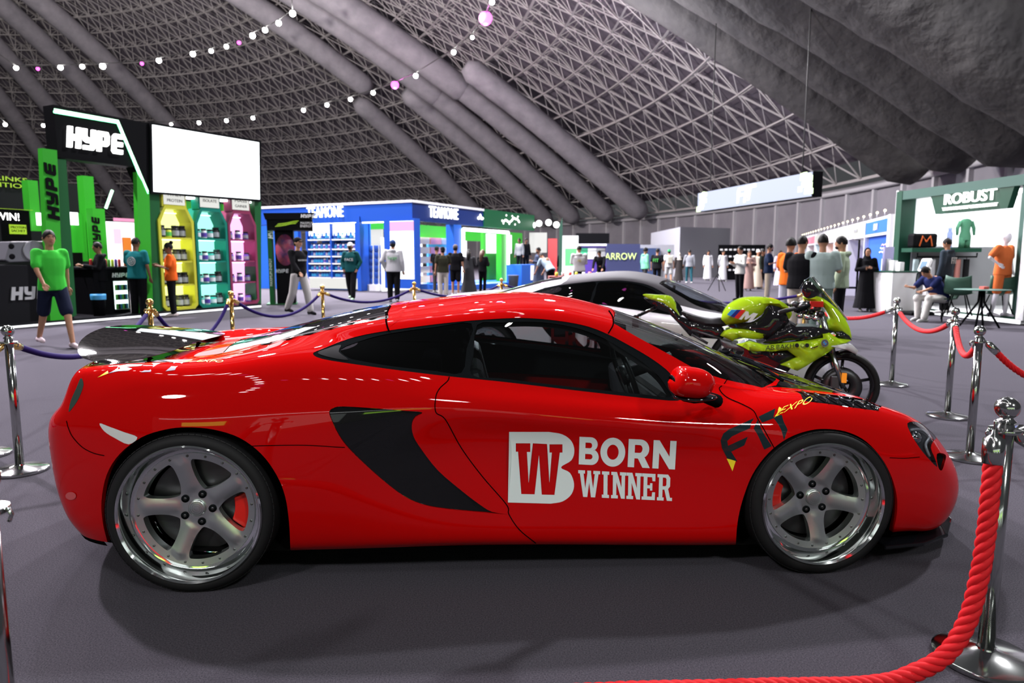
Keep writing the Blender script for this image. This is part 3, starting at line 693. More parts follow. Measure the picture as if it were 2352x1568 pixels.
Il = q6([(637, 285), (662, 232), (752, 397), (705, 419)]); Tl = q6([(668, 212), (775, 160), (762, 215), (815, 200), (852, 295), (830, 358), (765, 222), (690, 250)])
decal('wing_lettering', [Fl], DECALB, red, grid=10); decal('wing_lettering', [Il], DECALB, red, grid=10); decal('wing_lettering', [Tl], DECALB, red, grid=10)
decal('yellow_lettering', [q6([(466, 476), (524, 490), (503, 556)])], DECALY, red)
decal('yellow_lettering', quad_text('EXPO', [(1785, 953), (1864, 924), (1868, 908), (1797, 935)], .08, .2, 1.05)+[q6([(768, 219), (800, 150), (815, 160), (800, 200)])], DECALY, red)
z1 = lambda pts: [(100+x/2.94, 640+y/2.94) for x, y in pts]
decal('haunch_lettering', [z1([(440, 640), (510, 590), (570, 572), (690, 562), (660, 590), (560, 597), (600, 608), (570, 622), (505, 625)])], DECALP, red, grid=12)
decal('haunch_lettering', [z1([(660, 632), (722, 630), (790, 570), (735, 570)])], DECALP, red, grid=12)
decal('haunch_lettering', [z1([(735, 562), (760, 548), (1010, 545), (985, 562), (945, 566), (885, 618), (825, 626), (880, 566)])], DECALP, red, grid=12)
decal('yellow_lettering', [z1([(365, 668), (435, 622), (440, 640)])], DECALY, red)
decal('yellow_lettering', quad_text('EXPO', z1([(1030, 562), (1210, 566), (1218, 550), (1050, 547)]), .05, .2), DECALY, red)
# lamps on the nose and bumper
decal('fog_reflector', [[(164+12*math.cos(a), 1138+9*math.sin(a)) for a in np.linspace(0, 2*PI, 20)[:-1]]], mat('reflector', (.5, .06, .06), .15, 0, 1.), red, .003)
# wheels: rim sizes differ front and rear
for sd in (-1, 1):
    make_wheel(red, .01, .338, .290, .338, .3, PI/2+.24, sd, -.12 if sd < 0 else PI+.12)
    make_wheel(red, 2.677, .322, .270, .322, .3, PI/2-.50, sd, PI-.05 if sd < 0 else .05)
# front splitter
sp = MB(); out = [(3.02, -.87), (3.22, -.84), (3.40, -.75), (3.55, -.57), (3.65, -.30), (3.69, 0)]; out = out+[(x, -y) for x, y in out[-2::-1]]
sp.prism(out, .072, .090); sp.build('front_splitter', BLACKP, red, bevel=.006)
dsk = MB(); dsk.prism([(3.05, -.74), (3.25, -.66), (3.38, -.5), (3.46, -.3), (3.48, 0), (3.46, .3), (3.38, .5), (3.25, .66), (3.05, .74)], .08, .14); dsk.build('bumper_floor', LINER, red)
# ducktail wing
wg = MB(); sec = []
nx, ny = 12, 41; V = []
for j in range(ny):
    y = -.65+1.30*j/(ny-1); u = abs(y)/.65; edge = max(0, 1-u**8)**.5
    for top in (0, 1):
        for i in range(nx+1):
            f_ = i/nx; xt = -.49-.25*max(0, 1-u*u)**.7; xl = -.27-.13*u**4; x = xt+(xl-xt)*f_; z = .925+.080*(1-.8*f_)*max(0, 1-u**1.7) - .006*f_*u + .012*(1-f_)**3
            th = .012*math.sin(PI*min(1, f_*.9+.08))*(1 if top else -1)*edge
            V.append((x, y, z+th))
per = 2*(nx+1); Fc = []
for j in range(ny-1):
    for i in range(nx):
        a_ = j*per+i; Fc.append((a_, a_+1, a_+per+1, a_+per)); b_ = a_+nx+1; Fc.append((b_, b_+per, b_+per+1, b_+1))
    a_ = j*per; b_ = a_+nx+1; Fc.append((a_, a_+per, b_+per, b_)); a_ += nx; b_ += nx; Fc.append((a_, b_, b_+per, a_+per))
wg.add(V, Fc, True); wg.build('rear_wing', CARB, red, sharp=60)
sw = MB(); sw.tube([(-.38, -.30, .88), (-.42, -.30, .91), (-.35, -.30, .925)], .012, 8); sw.build('wing_strut', TRIM, red)
sw = MB(); sw.tube([(-.38, .30, .88), (-.42, .30, .91), (-.35, .30, .925)], .012, 8); sw.build('wing_strut', TRIM, red)
# door mirror
def mirror_body(sg):
    mb = MB(); n, m = 28, 14; V = []; Fc = []; c = (2.05, -1.03, .878)
    for i in range(m+1):
        f_ = -1+2*i/m; k = max(.03, 1-abs(f_)**2.6 if f_ > 0 else 1-abs(f_)**5)**.5
        for j in range(n):
            a = 2*PI*j/n; ca, sa = math.cos(a), math.sin(a); r_ = 1/((abs(ca)**2.4+abs(sa)**2.4)**(1/2.4))
            V.append((c[0]+.085*f_+(.012*sa), (c[1]+.090*ca*r_*k)*sg, c[2]+(.062 if sa > 0 else .058)*sa*r_*k-.012*f_))
    for i in range(m):
        for j in range(n): Fc.append((i*n+j, i*n+(j+1) % n, (i+1)*n+(j+1) % n, (i+1)*n+j))
    Fc += [tuple(range(n-1, -1, -1)), tuple(m*n+j for j in range(n))]
    if sg < 0: Fc = [tuple(reversed(f)) for f in Fc]
    mb.add(V, Fc, True); o = mb.build('door_mirror', RED, red, sharp=60)
    g = MB(); g.ball((1.972, -1.02*sg, .88), (.006, .05, .03), 20, 8); g.build('mirror_glass', mat('mirror_glass', (.03, .03, .03), .1, 1.), o)
    a = MB(); a.tube([(2.02, -1.03*sg, .822), (2.08, -.99*sg, .812), (2.14, -.93*sg, .80), (2.22, -.86*sg, .765)], [.020, .028, .026, .030], 12); a.build('mirror_arm', TRIM, o); a = MB(); a.ball((2.07, -1.015*sg, .818), (.092, .075, .014), 20, 8); a.build('mirror_base', BLACKP, o)
mirror_body(1); mirror_body(-1)
# headlamp internals
for sg in (1, -1):
    q_ = invert([(2112, 1000), (2125, 1018)]); Pq = surf(q_[:, 0], q_[:, 1]); Pn = snorm(q_[:, 0], q_[:, 1])[1]*_SGN; b = MB(); p = Pq[0]-Pn[0]*.03; b.ball((p[0], p[1]*sg, p[2]), .032, 14, 10); b.build('projector_lamp', CHROME, red)
    q_ = invert(catmull([(2096, 985), (2118, 984), (2140, 998), (2131, 1020), (2140, 1048)], 4)); Pq = surf(q_[:, 0], q_[:, 1])-(snorm(q_[:, 0], q_[:, 1])[1]*_SGN)*.010; Pq[:, 1] *= sg; b = MB(); b.tube([tuple(p) for p in Pq], .006, 6); b.build('lamp_strip', mat('lamp_strip', (.6, .62, .65), .2, .3), red)
# wipers
for y0 in (-.46, .10):
    wp = MB(); pts = invert([(2.70, y0 if y0 < 0 else -y0), (2.66, -.30), (2.62, -.05)], ftop, (6, 99)); P = surf(pts[:, 0], pts[:, 1]); P[:, 2] += .018
    if y0 > 0: P = P*MY
    wp.tube([tuple(p) for p in catmull(P, 4)], .009, 6); wp.build('wiper', TRIM, red)
# cabin: seats, dashboard, steering wheel
def seat(y):
    b = MB(); b.box((1.50, y, .40), (.46, .44, .16)); b.box((1.21, y, .62), (.13, .42, .50), M=Matrix.Rotation(-.25, 4, 'Y')); b.box((1.12, y, .90), (.09, .26, .16), M=Matrix.Rotation(-.25, 4, 'Y'))
    b.build('car_seat', mat('black_leather', (.015, .015, .016), .45), red, bevel=.045, bseg=3)
seat(-.37); seat(.37)
b = MB(); b.box((1.6, 0, .27), (1.6, 1.66, .1)); b.box((1.55, 0, .42), (1.2, .22, .24)); b.box((2.32, 0, .60), (.5, 1.5, .2)); b.box((2.20, 0, .70), (.22, 1.42, .07)); b.box((.92, 0, .55), (.12, 1.5, .5)); b.build('dashboard', DARK, red, bevel=.04)
s_ = MB(); Ms = Matrix.Translation((1.93, -.37, .80)) @ Matrix.Rotation(1.22, 4, 'Y') @ Matrix.Identity(4)
s_.tube([Ms @ Vector((.175*math.cos(a), .175*math.sin(a), 0)) for a in np.linspace(0, 2*PI, 33)[:-1]], .014, 8, closed=True)
for a in (0, PI, PI/2*3): s_.tube([Ms @ Vector((.03*math.cos(a+PI/2), .03*math.sin(a+PI/2), 0)), Ms @ Vector((.175*math.cos(a+PI/2), .175*math.sin(a+PI/2), 0))], .013, 6)
s_.lathe([(0, .02), (.045, .02), (.05, -.02)], 20, Ms); s_.tube([Ms @ Vector((0, 0, 0)), Ms @ Vector((0, 0, .25))], .03, 8); s_.build('steering_wheel', mat('black_leather'), red)
mr = MB(); mr.box((1.98, 0, 1.0), (.03, .22, .06)); mr.build('rear_view_mirror', TRIM, red, bevel=.012)
# ================================================================== hall: floor, ring wall, dome lattice, ducts, light strings
CARPET = mat('carpet', (.10, .095, .11), .95, spec=.0)
noise_col(CARPET, (.029, .0275, .033), (.082, .076, .091), 170, 4, .8, bump=0, lo=.35, hi=.65)
fl = MB(); fl.box((0, 45, -.05), (260, 240, .1)); tag(fl.build('floor', CARPET), kind='structure')
DC = np.array([-72.9, 54.5]); DR = 101.; DZ = 6.8; DH = 39.
def dome(r, az, dz=0.):
    return (DC[0]+r*math.cos(az), DC[1]+r*math.sin(az), DZ+DH*(1-(r/DR)**2)+dz)
def dome_hit(px, py, dz=0.):
    d = ray(px, py); t = 5.
    for k in range(4000):
        p = Vector((0, 0, CAM_H))+d*t; r = math.hypot(p.x-DC[0], p.y-DC[1])
        if r < DR+5 and p.z > DZ+DH*(1-(r/DR)**2)+dz or r > DR+4: break
        t += .05
    return r, math.atan2(p.y-DC[1], p.x-DC[0])
LATM = mat('lattice_steel', (.46, .435, .43), .6); SKIN = mat('roof_membrane', (.12, .105, .13), .9); DUCT = mat('duct_cloth', (.20, .195, .215), .75)
noise_col(DUCT, (.25, .24, .265), (.34, .32, .35), .8, 4, .6, bump=.04, bscale=2.5)
DUCT2 = mat('dark_duct_cloth', (.12, .115, .12), .8); noise_col(DUCT2, (.034, .032, .034), (.056, .052, .052), .5, 5, .6, bump=.25, bscale=.9)
WALLM = mat('wall_panel', (.40, .38, .42), .7); noise_col(WALLM, (.25, .24, .275), (.34, .325, .36), .25, 3)
POSTM = mat('wall_post', (.55, .54, .57), .5)
wl = MB(); A0, A1 = math.radians(-24), math.radians(132); n = 80
V = []; 
for i in range(n+1):
    a = A0+(A1-A0)*i/n; V += [(DC[0]+DR*math.cos(a), DC[1]+DR*math.sin(a), 0), (DC[0]+DR*math.cos(a), DC[1]+DR*math.sin(a), DZ+.4)]
wl.add(V, [(2*i, 2*i+2, 2*i+3, 2*i+1) for i in range(n)], False); tag(wl.build('wall_far', WALLM), kind='structure')
tr = MB(); a = A0
while a < A1:
    p = (DC[0]+(DR-.15)*math.cos(a), DC[1]+(DR-.15)*math.sin(a), DZ/2); tr.box(p, (.3, .3, DZ), a); a += math.radians(2.35)
tr.tube([(DC[0]+(DR-.3)*math.cos(a), DC[1]+(DR-.3)*math.sin(a), DZ) for a in np.linspace(A0, A1, 120)], .22, 6)
tag(tr.build('trim_1', POSTM), kind='structure')
# lattice: two layers of members
def lattice():
    V = []; Fc = []; rng = np.random.RandomState(3)
    def bar(p, q, r):
        p = np.array(p); q = np.array(q); t = q-p; L = np.linalg.norm(t)
        if L < 1e-6: return
        t /= L; u = np.cross(t, (0, 0, 1.)); u /= np.linalg.norm(u)+1e-9; w = np.cross(t, u); n0 = len(V)
        for e in (p, q):
            for k in range(3):
                an = 2*PI*k/3+.5; V.append(e+r*(math.cos(an)*u+math.sin(an)*w))
        for k in range(3): Fc.append((n0+k, n0+(k+1) % 3, n0+3+(k+1) % 3, n0+3+k))
    daz = 2*PI/160; rings = []; r = DR-.8
    while r > 22: rings.append(r); r -= 3.1
    i0 = int(A0/daz); i1 = int(A1/daz)
    def nd(i, j, up=False):
        rr = rings[i] - (1.55 if up else 0); az = (j+.5*i+(.5 if up else 0))*daz
        return dome(rr, az, 1.9 if up else 0.)
    for i in range(len(rings)-1):
        for j in range(i0-i//2, i1-i//2):
            a = nd(i, j); c = rings[i]*math.cos(0)
            if a[1] < 8 or (a[1] < 20 and a[0] > 45): continue
            bar(a, nd(i, j+1), .11 if i % 4 else .16); bar(a, nd(i+1, j), .08); bar(a, nd(i+1, j-1), .08)
            t = nd(i, j, True); bar(a, t, .042); bar(nd(i, j+1), t, .042); bar(nd(i+1, j), t, .042)
            bar(t, nd(i, j+1, True), .06); bar(t, nd(i+1, j, True), .06)
    return V, Fc
V, Fc = lattice(); o = mesh_np('roof_beam_lattice', V, Fc, LATM, None, False); tag(o, kind='structure'); o.name = 'ceiling_lattice'
V = []; nr, na = 26, 60
for i in range(nr+1):
    for j in range(na+1): V.append(dome(DR+.2-i*(DR-18)/nr, A0+(A1-A0)*j/na, 2.6))
o = mesh_np('ceiling', V, [(i*(na+1)+j, i*(na+1)+j+1, (i+1)*(na+1)+j+1, (i+1)*(na+1)+j) for i in range(nr) for j in range(na)], SKIN); tag(o, kind='structure')
# cloth wrapped air ducts running down the dome
def duct(px, py, r_lo, r_hi, rad, label, m=DUCT, dz=-1.6, wob=.05):
    _, az = dome_hit(px, py, dz); mb = MB(); pts = []; rs = []; r = r_lo; k = 0
    while r > r_hi:
        pts.append(dome(r, az, dz)); rs.append(rad*(1-.35*(k == 0)+wob*(.5 if k % 4 == 0 else -.3)*((k*37) % 5)/5)); r -= .9; k += 1
    rs[-1] = rad*.55; mb.tube(pts, rs, 20); o = mb.build('air_duct', m)
    tag(o, label, 'air duct', 'cloth air ducts under the dome')
def r_at(px, py, dz=-1.6): return dome_hit(px, py, dz)[0]
DL = 'grey cloth duct on the dome, '
duct(1290, 325, 98.5, r_at(1062, 130), 1.4, DL+'rightmost of the four closely set ones')
duct(1180, 300, 98.5, r_at(1040, 160), 1.35, DL+'second from the right of the four closely set ones')
duct(1100, 300, 98.5, r_at(985, 175), 1.35, DL+'third from the right of the four closely set ones')
duct(1015, 280, 98.5, r_at(955, 192), 1.35, DL+'leftmost of the four closely set ones')
duct(930, 330, 98.5, r_at(832, 215), 1.4, DL+'left of the four closely set ones')
duct(770, 50, r_at(1000, 215)+1, 30, 1.5, DL+'crossing between the two light strings, upper right one')
duct(860, 60, r_at(1060, 200)+1, 30, 1.6, DL+'passing behind the large pink lamp')
duct(640, 50, r_at(850, 205), 30, 1.45, DL+'starting at the top edge beside the upper light string')
duct(255, 150, 98.5, 30, 1.45, DL+'running down behind the big white screen')
duct(110, 110, 98.5, 30, 1.45, DL+'running down behind the black sign of the green stand')
duct(40, 160, 98.5, 30, 1.4, DL+'at the left edge just above the green column')
duct(30, 265, 98.5, 30, 1.3, DL+'lowest one at the left edge')
duct(1926, 250, 99, 35, 1.65, 'smooth dark duct crossing the upper right, lowest of the big ones beside the lattice', DUCT2)
duct(1940, 155, 99, 35, 1.7, 'dark duct crossing the upper right, second of the big ones', DUCT2)
duct(2160, 160, 99, 35, 2.1, 'pleated dark cloth duct crossing the upper right corner, third of the big ones', DUCT2, dz=-2., wob=.10)
duct(2290, 80, 99, 35, 2.2, 'pleated dark cloth duct nearest the upper right corner', DUCT2, dz=-2., wob=.12)
# strings of lamps
LW = glow('lamp_white', (1., .97, .95), 60); LP = glow('lamp_pink', (1., .10, .72), 5)
def at_z(px, py, z): d = ray(px, py); return Vector((0, 0, CAM_H))+d*((z-CAM_H)/d.z)
HOUS = mat('lamp_housing', (.08, .08, .08), .5, .6)
def string(pts, z, grp, extra):
    P = []
    proto = None
    for (px, py, pink, size) in pts:
        p = at_z(px, py, z); P.append(p)
        if size == 0: continue
        e = empty('pendant_lamp', p, 0, (('pink' if pink else 'white')+' round lamp on the '+grp), 'lamp', ('pink ' if pink else 'white ')+'lamps of the '+grp)
        b = MB(); b.lathe([(.05*size, .34*size), (.10*size, .30*size), (.20*size, .12*size), (.21*size, .05*size)], 14); b.build('lamp_housing', HOUS, e)
        b = MB(); b.ball((0, 0, 0), .25*size, 12, 8); b.build('lamp_bulb', LP if pink else LW, e)
        if pink and size > 1.2: lamp_light('lamp_pink_light', 'POINT', p+Vector((0, 0, -.5)), 700*size, (1, .2, .8), .3)
    P = [Vector(extra[0])]+P+[Vector(extra[1])]
    c = MB(); c.tube([tuple(q+Vector((0, 0, .3))) for q in P], .045, 5); tag(c.build('lamp_cable', HOUS), 'long thin truss carrying the '+grp, 'cable')
S1 = [(37, 156, 0, 1.0), (87, 158, 1, .8), (139, 155, 0, 1.1), (189, 153, 0, 1.), (236, 152, 0, 1.3), (282, 149, 0, .0), (326, 146, 1, .8), (365, 139, 0, 1.1), (443, 124, 0, 1.1), (485, 117, 0, .9), (520, 107, 0, .9), (549, 98, 1, .8), (580, 82, 0, 1.1), (609, 69, 0, 1.), (640, 53, 0, 1.), (672, 31, 0, 1.1)]
S2 = [(12, 286, 0, .9), (100, 288, 0, .9), (393, 285, 0, .7), (457, 282, 0, .9), (520, 277, 0, .9), (581, 271, 0, .9), (697, 253, 0, .9), (751, 241, 0, .9), (805, 228, 0, .9), (857, 213, 0, .9), (907, 195, 1, 1.6), (955, 174, 0, .9), (1042, 120, 0, .8), (1085, 86, 0, .6), (1115, 42, 1, 2.0), (1130, 5, 0, .7)]
string(S1, 24., 'upper light string', ((-45, 38, 24), (-13, 42, 24)))
string(S2, 19., 'lower light string', ((-44, 50, 19), (1.5, 26, 19)))
# the strings carry on over the car, beyond the top of the frame
o_ = []
# (ring continues overhead towards the camera)
def overhead(n, c, r, a0, a1, z, grp):
    for i in range(n):
        a = a0+(a1-a0)*i/(n-1); p = Vector((c[0]+r*math.cos(a), c[1]+r*math.sin(a), z)); pk = i % 6 == 2
        e = empty('pendant_lamp', p, 0, ('pink' if pk else 'white')+' round lamp on the '+grp, 'lamp', ('pink ' if pk else 'white ')+'lamps of the '+grp)
        b = MB(); b.lathe([(.05, .34), (.10, .30), (.20, .12), (.21, .05)], 12); b.build('lamp_housing', HOUS, e)
        b = MB(); b.ball((0, 0, 0), .16, 12, 8); b.build('lamp_bulb', LP if pk else LW, e)
overhead(28, (-16, 6), 17.5, math.radians(62), math.radians(-58), 17, 'ring overhead')
overhead(24, (-30, -6), 24, math.radians(60), math.radians(-20), 15, 'outer ring overhead')
# ================================================================== exhibition stands
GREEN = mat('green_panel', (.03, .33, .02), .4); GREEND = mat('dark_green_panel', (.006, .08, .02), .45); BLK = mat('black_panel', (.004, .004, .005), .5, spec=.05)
BLK2 = mat('charcoal_panel', (.010, .010, .012), .6, spec=.05); LIME = glow('lime_print', (.55, .9, .05), .7); NEON = glow('green_neon', (.15, 1., .35), 9); NEONW = glow('neon_core', (.45, 1., .6), 4)
SIGNW = glow('sign_white', (1, 1, .98), 3.5); SCREENW = glow('white_screen', (.93, .97, 1.), 2.6); PRINTW = mat('white_print', (.75, .75, .75), .5); GREYP = mat('grey_print', (.35, .35, .37), .5)
STRIP = glow('strip_light', (.95, 1, 1), 8); SOFTW = glow('soft_white', (.96, .97, 1), 1.6); MIDW = glow('lit_white_panel', (.95, .95, .9), .8); WHITEM = mat('white_laminate', (.72, .72, .74), .35)
class Face:
    """vertical plane through A along direction d; u along, v outward"""
    def __init__(s, A, B):
        s.A = Vector((A[0], A[1], 0)); D = Vector((B[0]-A[0], B[1]-A[1], 0)); s.L = D.length; s.d = D.normalized(); s.n = Vector((s.d.y, -s.d.x, 0))
        if s.n.dot(-s.A) < 0: s.n = -s.n
        s.rz = math.atan2(s.d.y, s.d.x)
    def p(s, u, v, z): return s.A+s.d*u+s.n*v+Vector((0, 0, z))
    def uz(s, px, py, v=0.):
        o = Vector((0, 0, CAM_H)); r = ray(px, py); q = s.A+s.n*v; t = (q-o).dot(s.n)/r.dot(s.n); h = o+r*t; return (h-s.A).dot(s.d), h.z
    def M(s, u, v, z):
        x = s.d; y = Vector((0, 0, 1)); zz = x.cross(y)
        sg = 1 if zz.dot(s.n) > 0 else -1
        return Matrix(((x.x, 0, s.n.x, 0), (x.y, 0, s.n.y, 0), (0, 1, 0, 0), (0, 0, 0, 1))).copy() if False else Matrix.Translation(s.p(u, v, z)) @ Matrix(((x.x, 0, s.n.x, 0), (x.y, 0, s.n.y, 0), (x.z, 1, s.n.z, 0), (0, 0, 0, 1)))
    def box(s, mb, u0, u1, v0, v1, z0, z1):
        return mb.box(s.p((u0+u1)/2, (v0+v1)/2, (z0+z1)/2), (abs(u1-u0), abs(v1-v0), abs(z1-z0)), s.rz)
    def poly(s, mb, pts, v0, v1): return mb.prism(pts, v0, v1, s.M(0, 0, 0))
    def poly_px(s, mb, pts, v0, v1): return s.poly(mb, [s.uz(*p, v1) for p in pts], v0, v1)
    def text(s, name, loops, m, parent, u, z, w, h, v, depth=.04, rot=0.):
        lp = loops_fit(loops, w, h); mb = MB(); M = s.M(u, v, z)
        extrude2d(mb, lp, M @ Matrix.Rotation(rot, 4, 'Z'), depth); return mb.build(name, m, parent)
def bx(face, name, m, parent, *a, bevel=0.):
    mb = MB(); face.box(mb, *a); return mb.build(name, m, parent, bevel=bevel)
def hype_loops():
    """wide rounded block letters H Y P E"""
    R_ = lambda pts: pts
    o = [[(0, 0), (.28, 0), (.34, .36), (.62, .36), (.56, 0), (.84, 0), (.98, 1), (.70, 1), (.65, .64), (.37, .64), (.42, 1), (.14, 1)],
         [(1.00, 1), (.97, .62), (1.04, .42), (1.22, .34), (1.50, .34), (1.47, .20), (.99, .20), (.96, 0), (1.60, 0), (1.72, .10), (1.85, 1), (1.60, 1), (1.55, .60), (1.26, .60), (1.24, .68), (1.28, 1)],
         [(1.82, 0), (2.08, 0), (2.12, .28), (2.50, .28), (2.66, .40), (2.72, .80), (2.62, 1), (1.95, 1)], [(2.16, .52), (2.18, .76), (2.44, .76), (2.42, .52)],
         [(2.78, .12), (2.90, 0), (3.50, 0), (3.53, .22), (3.06, .22), (3.07, .38), (3.54, .38), (3.57, .60), (3.10, .60), (3.12, .77), (3.60, .77), (3.63, 1), (3.04, 1), (2.90, .88)]]
    q = []
    for l in o:
        cx = {0: .49, 1: 1.42, 2: 2.25, 3: 2.3, 4: 3.2}[len(q)]; q.append([(cx+(x-cx)*.93, y) for x, y in l])
    return q
# ---------- jars
def jar(name, body, lid, lab, h=.26, r=.085):
    e = empty(name, (0, 0, -50)); b = MB(); b.lathe([(r*.9, 0), (r, .01), (r, h*.72), (r*.8, h*.80), (r*.78, h*.82)], 14); b.build('jar_body', body, e)
    b = MB(); b.lathe([(r*.86, h*.82), (r*.86, h*.99), (r*.8, h)], 14); b.build('lid', lid, e)
    b = MB(); b.lathe([(r*1.012, h*.15), (r*1.012, h*.58)], 14, caps=False); b.build('jar_label', lab, e); return e
J_BLK = mat('black_plastic', (.015, .015, .018), .3); J_GRN = mat('jar_green', (.10, .45, .08), .35); J_TEAL = mat('jar_teal', (.03, .30, .26), .35); J_PUR = mat('jar_purple', (.10, .05, .32), .35); J_RED = mat('jar_red', (.45, .03, .03), .35); J_BLUE = mat('jar_blue', (.015, .06, .30), .35); J_WHT = mat('jar_white', (.65, .66, .7), .35); J_LAB = mat('jar_label_grey', (.3, .32, .35), .5); J_YEL = mat('jar_lime', (.55, .62, .06), .35); J_CYAN = mat('jar_cyan', (.03, .22, .42), .35)
JT = {'dark': jar('protein_jar', J_BLK, J_BLK, J_LAB), 'lime': jar('protein_jar', J_YEL, J_BLK, J_GRN, .2, .07), 'teal': jar('protein_jar', J_TEAL, J_BLK, J_WHT, .21, .075), 'purple': jar('protein_jar', J_PUR, J_BLK, J_LAB, .19, .07), 'white': jar('protein_jar', J_WHT, J_BLK, J_PUR, .22, .07), 'blue': jar('protein_jar', J_BLUE, J_BLK, J_CYAN), 'cyan': jar('protein_jar', J_CYAN, J_BLUE, J_BLUE, .22, .07), 'red': jar('protein_jar', J_RED, J_BLK, J_WHT, .17, .06)}
JK = {}
def put_jar(kind, loc, label, group, sc=1.):
    o = JT[kind]
    if not JK:
        for c in bpy.data.objects:
            if c.parent: JK.setdefault(c.parent.name, []).append(c)
    c = copy_tree(o, None, JK); c.location = loc; c.scale = (sc,)*3; tag(c, label, 'jar', group); return c
# ================================================================== green and black stand on the left
F = Face((-9.9, 13.26), (-7.0, 19.2)); uz = F.uz
hb = empty('drink_stand', F.p(0, 0, 0), 0, 'tall black and green stand with green neon line and big white screen', 'exhibition stand')
def hb_local(o):                     # keep world placement under the stand's base
    o.matrix_parent_inverse = Matrix.Translation(-Vector(hb.location)); return o
def H(name, m, *a, bevel=0., parent=None): return hb_local(bx(F, name, m, hb, *a, bevel=bevel))
def HP(name, m, pts, v0, v1): mb = MB(); F.poly_px(mb, pts, v0, v1); return hb_local(mb.build(name, m, hb))
HP('sign_board', BLK, [(122, 240), (347, 284), (600, 327), (600, 462), (349, 443), (338, 441), (312, 384), (134, 362)], -.35, 0.)
HP('screen_surround', BLK, [(345, 280), (600, 323), (600, 463), (347, 444)], -.30, .05)
HP('screen', SCREENW, [(350, 286), (595, 327), (597, 458), (353, 440)], .05, .06)
nm = MB()
pts = [F.p(*[uz(a, b, .03)[0], .03, uz(a, b, .03)[1]]) for a, b in [(125, 251), (271, 277), (340, 440)]]
nm.tube(pts, .018, 8); hb_local(nm.build('neon_line', NEONW, hb))
nm = MB(); nm.tube([p_-F.n*.02-Vector((0, 0, .045)) for p_ in pts], .026, 8); hb_local(nm.build('neon_glow_tube', NEON, hb))
u0, z0 = uz(144, 330); u1, z1 = uz(288, 335); zz0 = uz(215, 352)[1]; zz1 = uz(215, 300)[1]
hb_local(F.text('sign_lettering', hype_loops(), SIGNW, hb, (u0+u1)/2, (zz0+zz1)/2+.03, (u1-u0)*.9, (zz1-zz0)*.9, .0, .06))
# columns
cu0 = uz(97, 500)[0]; cu1 = uz(132, 500)[0]
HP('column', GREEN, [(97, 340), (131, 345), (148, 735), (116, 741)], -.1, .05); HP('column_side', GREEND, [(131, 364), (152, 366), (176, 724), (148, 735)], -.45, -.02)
hb_local(F.text('column_lettering', hype_loops(), BLK, hb, uz(119, 440, .06)[0], uz(119, 440, .06)[1], 1.15, .22, .055, .02, rot=PI/2))
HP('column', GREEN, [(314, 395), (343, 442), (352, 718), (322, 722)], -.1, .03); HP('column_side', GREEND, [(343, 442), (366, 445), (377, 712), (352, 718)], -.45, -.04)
HP('end_post', GREEND, [(585, 462), (600, 463), (600, 706), (588, 707)], -.6, -.02)
HP('light_strip', STRIP, [(368, 447), (598, 464), (598, 468), (368, 451)], -.35, -.15)
HP('plinth', BLK2, [(-60, 752), (600, 697), (600, 706), (-60, 762)], -4.5, .15); HP('plinth_light', SOFTW, [(-60, 756), (600, 701), (600, 705), (-60, 761)], .15, .17)
